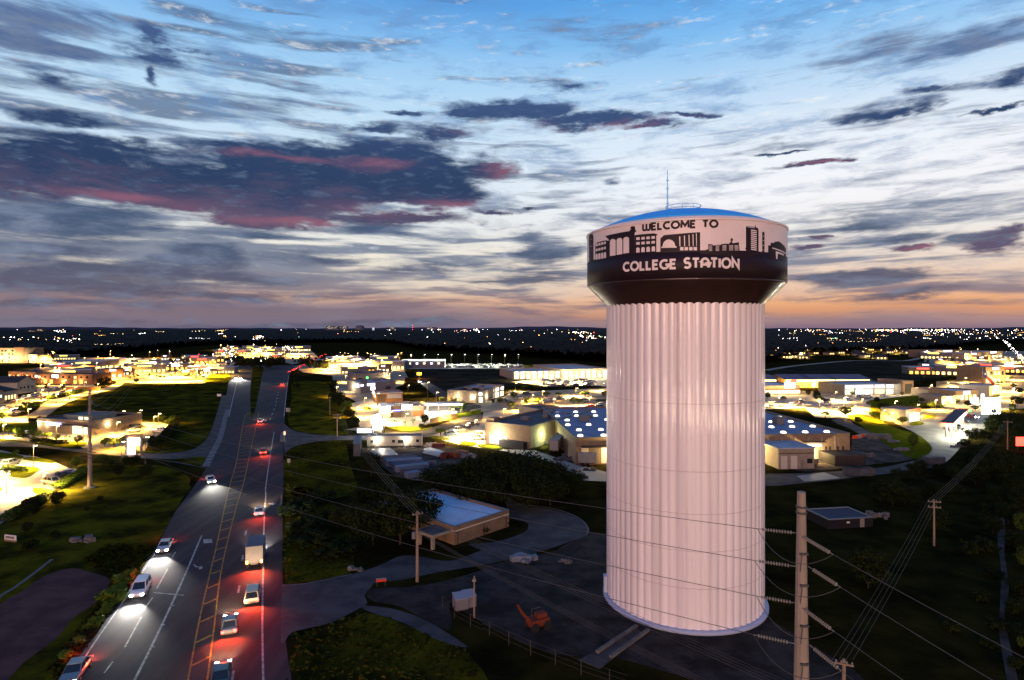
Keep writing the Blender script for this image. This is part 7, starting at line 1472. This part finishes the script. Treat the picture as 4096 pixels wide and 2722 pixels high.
mz = thing('radio_mast', 'thin red lit radio mast on the horizon', 'mast', ((c3(1682, 0)[0] - CX) / F * 7000, 7000, 0)); MB().tube([(0, 0, 0), (0, 0, Zat(c3(0, 62), 7000))], [3, 1.2], 6).build('mast', M_iron, mz); lb_ = MB(); [lb_.lathe([(0, -4), (4, 0), (0, 4)], 8, (0, -4, z)) for z in (20, 45, 66)]; lb_.build('red_beacon', WIN['red'], mz)
# scattered lamps over the dark plain
HL = {}
def head_mesh(key, col, s_):
    mb = MB(); mb.lathe([(0, -.5), (.5, -.2), (.5, .2), (0, .5)], 8); mb.tube([(0, 0, -9), (0, 0, -.5)], .12, 4, 1)
    me = bpy.data.meshes.new('far_lamp'); me.from_pydata(mb.v, [], mb.f); me.materials.append(glow('far_lamp_' + key, col, s_)); me.materials.append(M_pole); me.polygons.foreach_set('material_index', mb.m); return me
COLS = {'amber': ((1, .48, .12), 16), 'warm': ((1, .70, .34), 17), 'white': ((1, .93, .88), 26), 'pink': ((1, .78, .95), 24), 'red': ((1, .06, .04), 22), 'green': ((.4, 1, .6), 18)}
for k, (c_, s_) in COLS.items(): HL[k] = head_mesh(k, c_, s_)
FARN = [0]; stuffL = MB(); SM = list(COLS)
def far_light(u, y, key, s_, z):
    if FARN[0] < 290:
        o = link('far_street_lamp', HL[key], None, (u * y, y, z)); o.scale = (s_, s_, s_) ; tag(o, f'tiny {key} street lamp glinting over the dark wooded plain', 'street lamp', f'tiny {key} lamps on the plain'); FARN[0] += 1
    else: stuffL.lathe([(0, -.5 * s_), (.5 * s_, -.2 * s_), (.5 * s_, .2 * s_), (0, .5 * s_)], 6, (u * y, y, z), SM.index(key))
ql = random.Random(77)
def key(): return ql.choices(SM, (5, 6, 5, 3, .7, .5))[0]
def yline(v): return (CAMZ - 12) * F / (v - HY)       # distance of a lamp 12 m up at photo row v
for i in range(250):
    u = ql.uniform(-.86, .86); dens = .25 if u < -.45 else (.5 if u < -.3 else (1.0 if u < .1 else (.8 if u < .4 else 1.3)))
    if ql.random() > dens / 1.3: continue
    v = HY + 6 + 105 * ql.random() ** 2.1 if u > .4 else HY + 5 + 95 * ql.random() ** (2.4 if u > -.4 else 3.4)
    y = yline(v)
    if y < edge(u) + 20: continue
    far_light(u, y, key(), (.55 + ql.random() ** 3 * 1.1) * y / 1000 * .62, 12)
for i in range(300):      # glittering band right of the tower and the far right
    u = .44 + .42 * ql.random() ** .6; v = HY - 2 + abs(ql.gauss(0, 1)) * (7 + 32 * max(0, (u - .62) / .24)); y = yline(max(v, HY + 2.6))
    if y < edge(u): continue
    far_light(u, y, ql.choices(SM, (4, 6, 8, 5, .4, .1))[0], (.6 + ql.random() ** 3 * 1.4) * y / 1000 * .55, 12)
for i in range(60):       # streets seen as strings of lamps
    u0 = ql.choice((ql.uniform(-.84, .84), ql.uniform(-.84, -.45), ql.uniform(.45, .84))); v0 = HY + 8 + 80 * ql.random() ** 2; du = ql.uniform(-.05, .05); dv = ql.uniform(-5, 5); kk = ql.choices(SM, (6, 6, 4, 1, .2, .1))[0]
    for j in range(ql.randrange(5, 12)):
        t = j / 10; v = v0 + dv * t + ql.uniform(-.8, .8)
        if v < HY + 4: continue
        y = yline(v)
        if y > edge(u0) + 20: far_light(u0 + du * t + ql.uniform(-.002, .002), y, kk, (.4 + ql.random() ** 2 * .8) * y / 1000 * .6, 12)
for (cx_, w, v, n_) in ((c7(1400, 0)[0], 60, HY + 3, 26), (c7(1200, 0)[0], 60, HY + 6, 24), (c7(1580, 0)[0], 55, HY + 2.6, 20), (c5(1250, 0)[0], 50, HY + 28, 26), (c5(1150, 0)[0], 70, HY + 14, 22), (c3(2150, 0)[0], 10, HY + 4, 6), (c3(2250, 0)[0], 12, HY + 4, 7), (c1(650, 0)[0], 60, HY + 40, 14), (c1(200, 0)[0], 110, HY + 34, 16), (c3(310, 0)[0], 22, HY + 30, 22), (c3(300, 0)[0], 30, HY + 78, 26), (c3(560, 0)[0], 60, HY + 72, 30), (c3(100, 0)[0], 120, HY + 95, 30)):
    for i in range(n_):
        u = (cx_ + ql.gauss(0, w * .5) - CX) / F; y = yline(v + abs(ql.gauss(0, 3 + (v - HY) * .14))); far_light(u, y, ql.choices(SM, (3, 5, 8, 3, .8, .6))[0], (.7 + ql.random() * 1.0) * y / 1000 * .6, 12)
# the bright road far right: a double row of tall lamps
for i in range(70):
    t = i / 69; x = 2150 + 190 * t + ql.uniform(-6, 10 + 40 * t); v = 140 + 210 * t; p = c7(x, v); u = (p[0] - CX) / F; y = (CAMZ - 9) * F / (p[1] - HY); far_light(u, y, 'white', ql.uniform(.3, 1.0) * y / 1000 * .7, 9)
lt = stuffL.build('distant_city_lights', [HL[k].materials[0] for k in SM]); tag(lt, 'countless tiny city lights glittering along the dark horizon', 'lights', None, 'stuff')

for i, (x, y, t, k) in enumerate(((552,846,818,'dark'),(566,850,822,'oak'),(583,852,820,'dark'),(600,850,818,'oak2'),(618,852,822,'dark'),(634,848,820,'oak'),(700,846,822,'oak'),(716,850,826,'dark'),(735,852,828,'oak2'),(752,848,826,'dark'),(648,842,820,'dark'),(540,838,815,'oak'))):
    tree(k, vv(x, y), vv(x, t)[1], 'dark tree standing where the highway disappears into the far town', 'trees at the end of the highway')
# rough grass: tufts standing on the near verges
q = random.Random(99); gt = MB()
def inside(p, poly):
    c = False; n = len(poly)
    for i in range(n):
        a, b = poly[i], poly[(i + 1) % n]
        if (a[1] > p[1]) != (b[1] > p[1]) and p[0] < (b[0] - a[0]) * (p[1] - a[1]) / (b[1] - a[1]) + a[0]: c = not c
    return c
for poly, cnt, hh in ((gl(c4, [(560,1180),(900,1085),(1200,985),(1500,1080),(2100,1350),(2164,1700),(500,1700)]), 900, .2), (gl(c4, [(520,0),(700,-60),(1100,200),(1080,640),(850,715),(650,750),(490,760),(500,400)]), 800, .22), (gl(c2, [(1300,430),(1180,640),(1000,930),(500,1568),(380,1500),(850,880),(960,700),(700,560),(900,420)]), 1500, .3), (gl(c3, [(545,1180),(660,1115),(860,1090),(1080,1085),(1150,1300),(1150,1568),(560,1568)]), 800, .22)):
    xs = [p.x for p in poly]; ys = [p.y for p in poly]; k = 0
    while k < cnt:
        p = Vector((q.uniform(min(xs), max(xs)), q.uniform(min(ys), max(ys)), 0))
        if not inside(p, poly): continue
        k += 1; a = q.uniform(0, 3.14); w = q.uniform(.15, .4); h = hh * q.uniform(.4, 1.3); d = Vector((math.cos(a), math.sin(a), 0)) * w; l = Vector((q.uniform(-.3, .3), q.uniform(-.3, .3), h))
        gt.add([p - d, p + d, p + d * .5 + l, p - d * .6 + l * .9], [(0, 1, 2, 3)])
tag(gt.build('rough_grass', mat('grass_tufts', (.012, .015, .003), 1, col2=(.042, .042, .006), nscale=.09, ndetail=6, spec=0)), 'rough grass growing along the dark verges near the highway', 'grass', None, 'stuff')
# ---------------------------------------------------------------- traffic on the highway
def moving(k, p, q, c, colr, lab, power=3000, tail=500, front=True, rear=True):
    a, b = G(c(*p)), G(c(*q)); r = car(k, a, heading(a, b), colr, lab, 'cars driving on the highway', True); beams(r, power, front, rear, tail, (1, .95, .86) if c is c2 or c is c1 else (1, .64, .34)); return r
moving('sedan', (1395, 460), (1200, 800), c2, 'silver', 'silver car with bright headlights driving down the left lane', 6500)
moving('suv', (1190, 830), (1000, 1150), c2, 'white', 'white SUV following in the left lane near the bright bushes', 6500)
moving('sedan', (640, 1530), (560, 1640), c2, 'grey', 'grey car with headlights entering the bottom edge of the view', 5000)
moving('sedan', (1940, 1450), (2010, 1560), c1, 'silver', 'silver car turning from the side road onto the highway', 4500)
moving('suv', (2175, 500), (2190, 560), c1, 'white', 'far white SUV with headlights, left of the pair beyond the turn lane', 14000); moving('sedan', (2218, 500), (2232, 560), c1, 'silver', 'far car with headlights, right of the pair beyond the turn lane', 14000)
moving('sedan', (40, 1130), (62, 900), c4, 'grey', 'grey car with red tail lamps in the inner right lane', 3000, 1300); moving('sedan', (-30, 1560), (0, 1350), c4, 'black', 'black car with red tail lamps at the bottom of the inner right lane', 3000, 1300)
moving('suv', (235, 880), (280, 640), c4, 'tan', 'tan SUV with amber-red tail lamps in the outer right lane', 2500, 1500)
moving('sedan', (290, 160), (310, 20), c4, 'silver', 'silver car with red tail lamps beside the turn arrow', 8000, 700)
moving('suv', (345, 1200), (375, 1060), c3, 'red', 'red SUV with tail lamps just past the junction', 7000, 900); moving('sedan', (318, 920), (390, 800), c3, 'white', 'white car with red tail lamps in the inner lane beyond the junction', 7000, 900); moving('sedan', (515, 585), (545, 550), c3, 'grey', 'far grey car with red tail lamps in the outer lane', 7000, 1500)
bt = thing('box_truck', 'grey box truck with amber-red tail lamps in the outer right lane', 'truck', G(c4(265, 560)), heading(G(c4(265, 560)), G(c4(320, 340))), 'cars driving on the highway')
MB().box(-1.2, -3.6, 1.0, 1.2, 1.6, 3.5).build('cargo_box', M_wgrey, bt); MB().prism([(-1.1, 1.7), (1.1, 1.7), (1.05, 3.6), (-1.05, 3.6)], .7, 1.7).build('bonnet', M_wwhite, bt); MB().prism([(-1.1, 1.7), (1.1, 1.7), (1.0, 2.9), (-1.0, 2.9)], 1.702, 2.6).build('cab', M_glass, bt); MB().box(-.5, -3.5, .7, .5, 3.4, .995).build('chassis', M_iron, bt)
axx = Matrix.Rotation(R(90), 3, 'Y')
for sx in (-1, 1):
    for yy in (-2.4, 2.5): MB().lathe([(0, -.15), (.46, -.15), (.48, 0), (.46, .15), (0, .15)], 14, (sx * 1.0, yy, .48), axis=axx).build('wheel', M_tyre, bt)
    MB().box(sx * 1.0 - .15, -3.72, 1.0, sx * 1.0 + .15, -3.605, 1.4).build('taillight', glow('taillight_amber', (1, .16, .03), 30), bt); MB().box(sx * .8 - .2, 3.6, 1.0, sx * .8 + .2, 3.68, 1.3).build('headlight', M_headon, bt)
beams(bt, 9000, True, True, 1800, yf=3.8, yr=-3.9)
for i in range(14):      # queue of red and white lamps at the far bend
    x = 640 + i * 24 + (i % 2) * 10; y = 470 - i * 12; a = G(c3(x - 60, y)); b = G(c3(x - 30, y - 14)); car('sedan', a, heading(a, b), 'black', 'car with glowing tail lamps in the far queue where the highway bends', 'far traffic queue', True)
a, b = G(c3(1740, 560)), G(c3(1700, 530)); r = car('sedan', a, heading(b, a), 'white', 'white car with headlights on the dark back street', None, True); beams(r, 5000, True, False)
r = thing('road_works_sign', 'amber flashing road works board above the back street', 'sign', G(c3(1740, 525))); MB().tube([(0, 0, 0), (0, 0, 2.4)], .08, 6).build('post', M_pole, r); MB().box(-1.6, -.1, 2.405, 1.6, .1, 4.2).build('lamp_board', glow('amber_board', (1, .35, .02), 9), r); lamp(r, (0, -2, 3.2), 5000, (1, .3, .02))
for (x, y, cc) in ((1530, 622, 'white'), (2290, 610, 'red'), (1180, 600, 'white')):
    a = G(c7(x, y)); b = G(c7(x - 30, y + 14)); r = car('sedan', a, heading(a, b), cc, f'{cc} car with headlights driving on the mall street, {"left of" if x == 1180 else ("near" if x == 1530 else "far right of")} the cream shop', None, True); beams(r, 9000, True, False)
# street lamps behind the viewer, whose light also falls on the tower
for (x, y, pw) in ((-70, -30, 52000), (-38, -75, 70000), (20, -50, 60000), (48, -95, 80000), (85, -25, 50000), (-15, -120, 90000), (110, 20, 36000), (-8, -28, 30000)): lamp_post((0, 0), 0, 'street lamp on the road behind the viewpoint', pw * .55 / PF, (1, .74, .52), group='street lamps behind the viewpoint', hh=10, loc=(x, y, 0), beam='POINT')
# ---------------------------------------------------------------- clear away patterns that were not placed
for k, root in PT.items():
    if k not in USED:
        for ch in list(root.children): bpy.data.objects.remove(ch)
        bpy.data.objects.remove(root)
for k, root in CP.items():
    if k not in CU:
        for ch in list(root.children):
            for g in list(ch.children): bpy.data.objects.remove(g)
            bpy.data.objects.remove(ch)
        bpy.data.objects.remove(root)
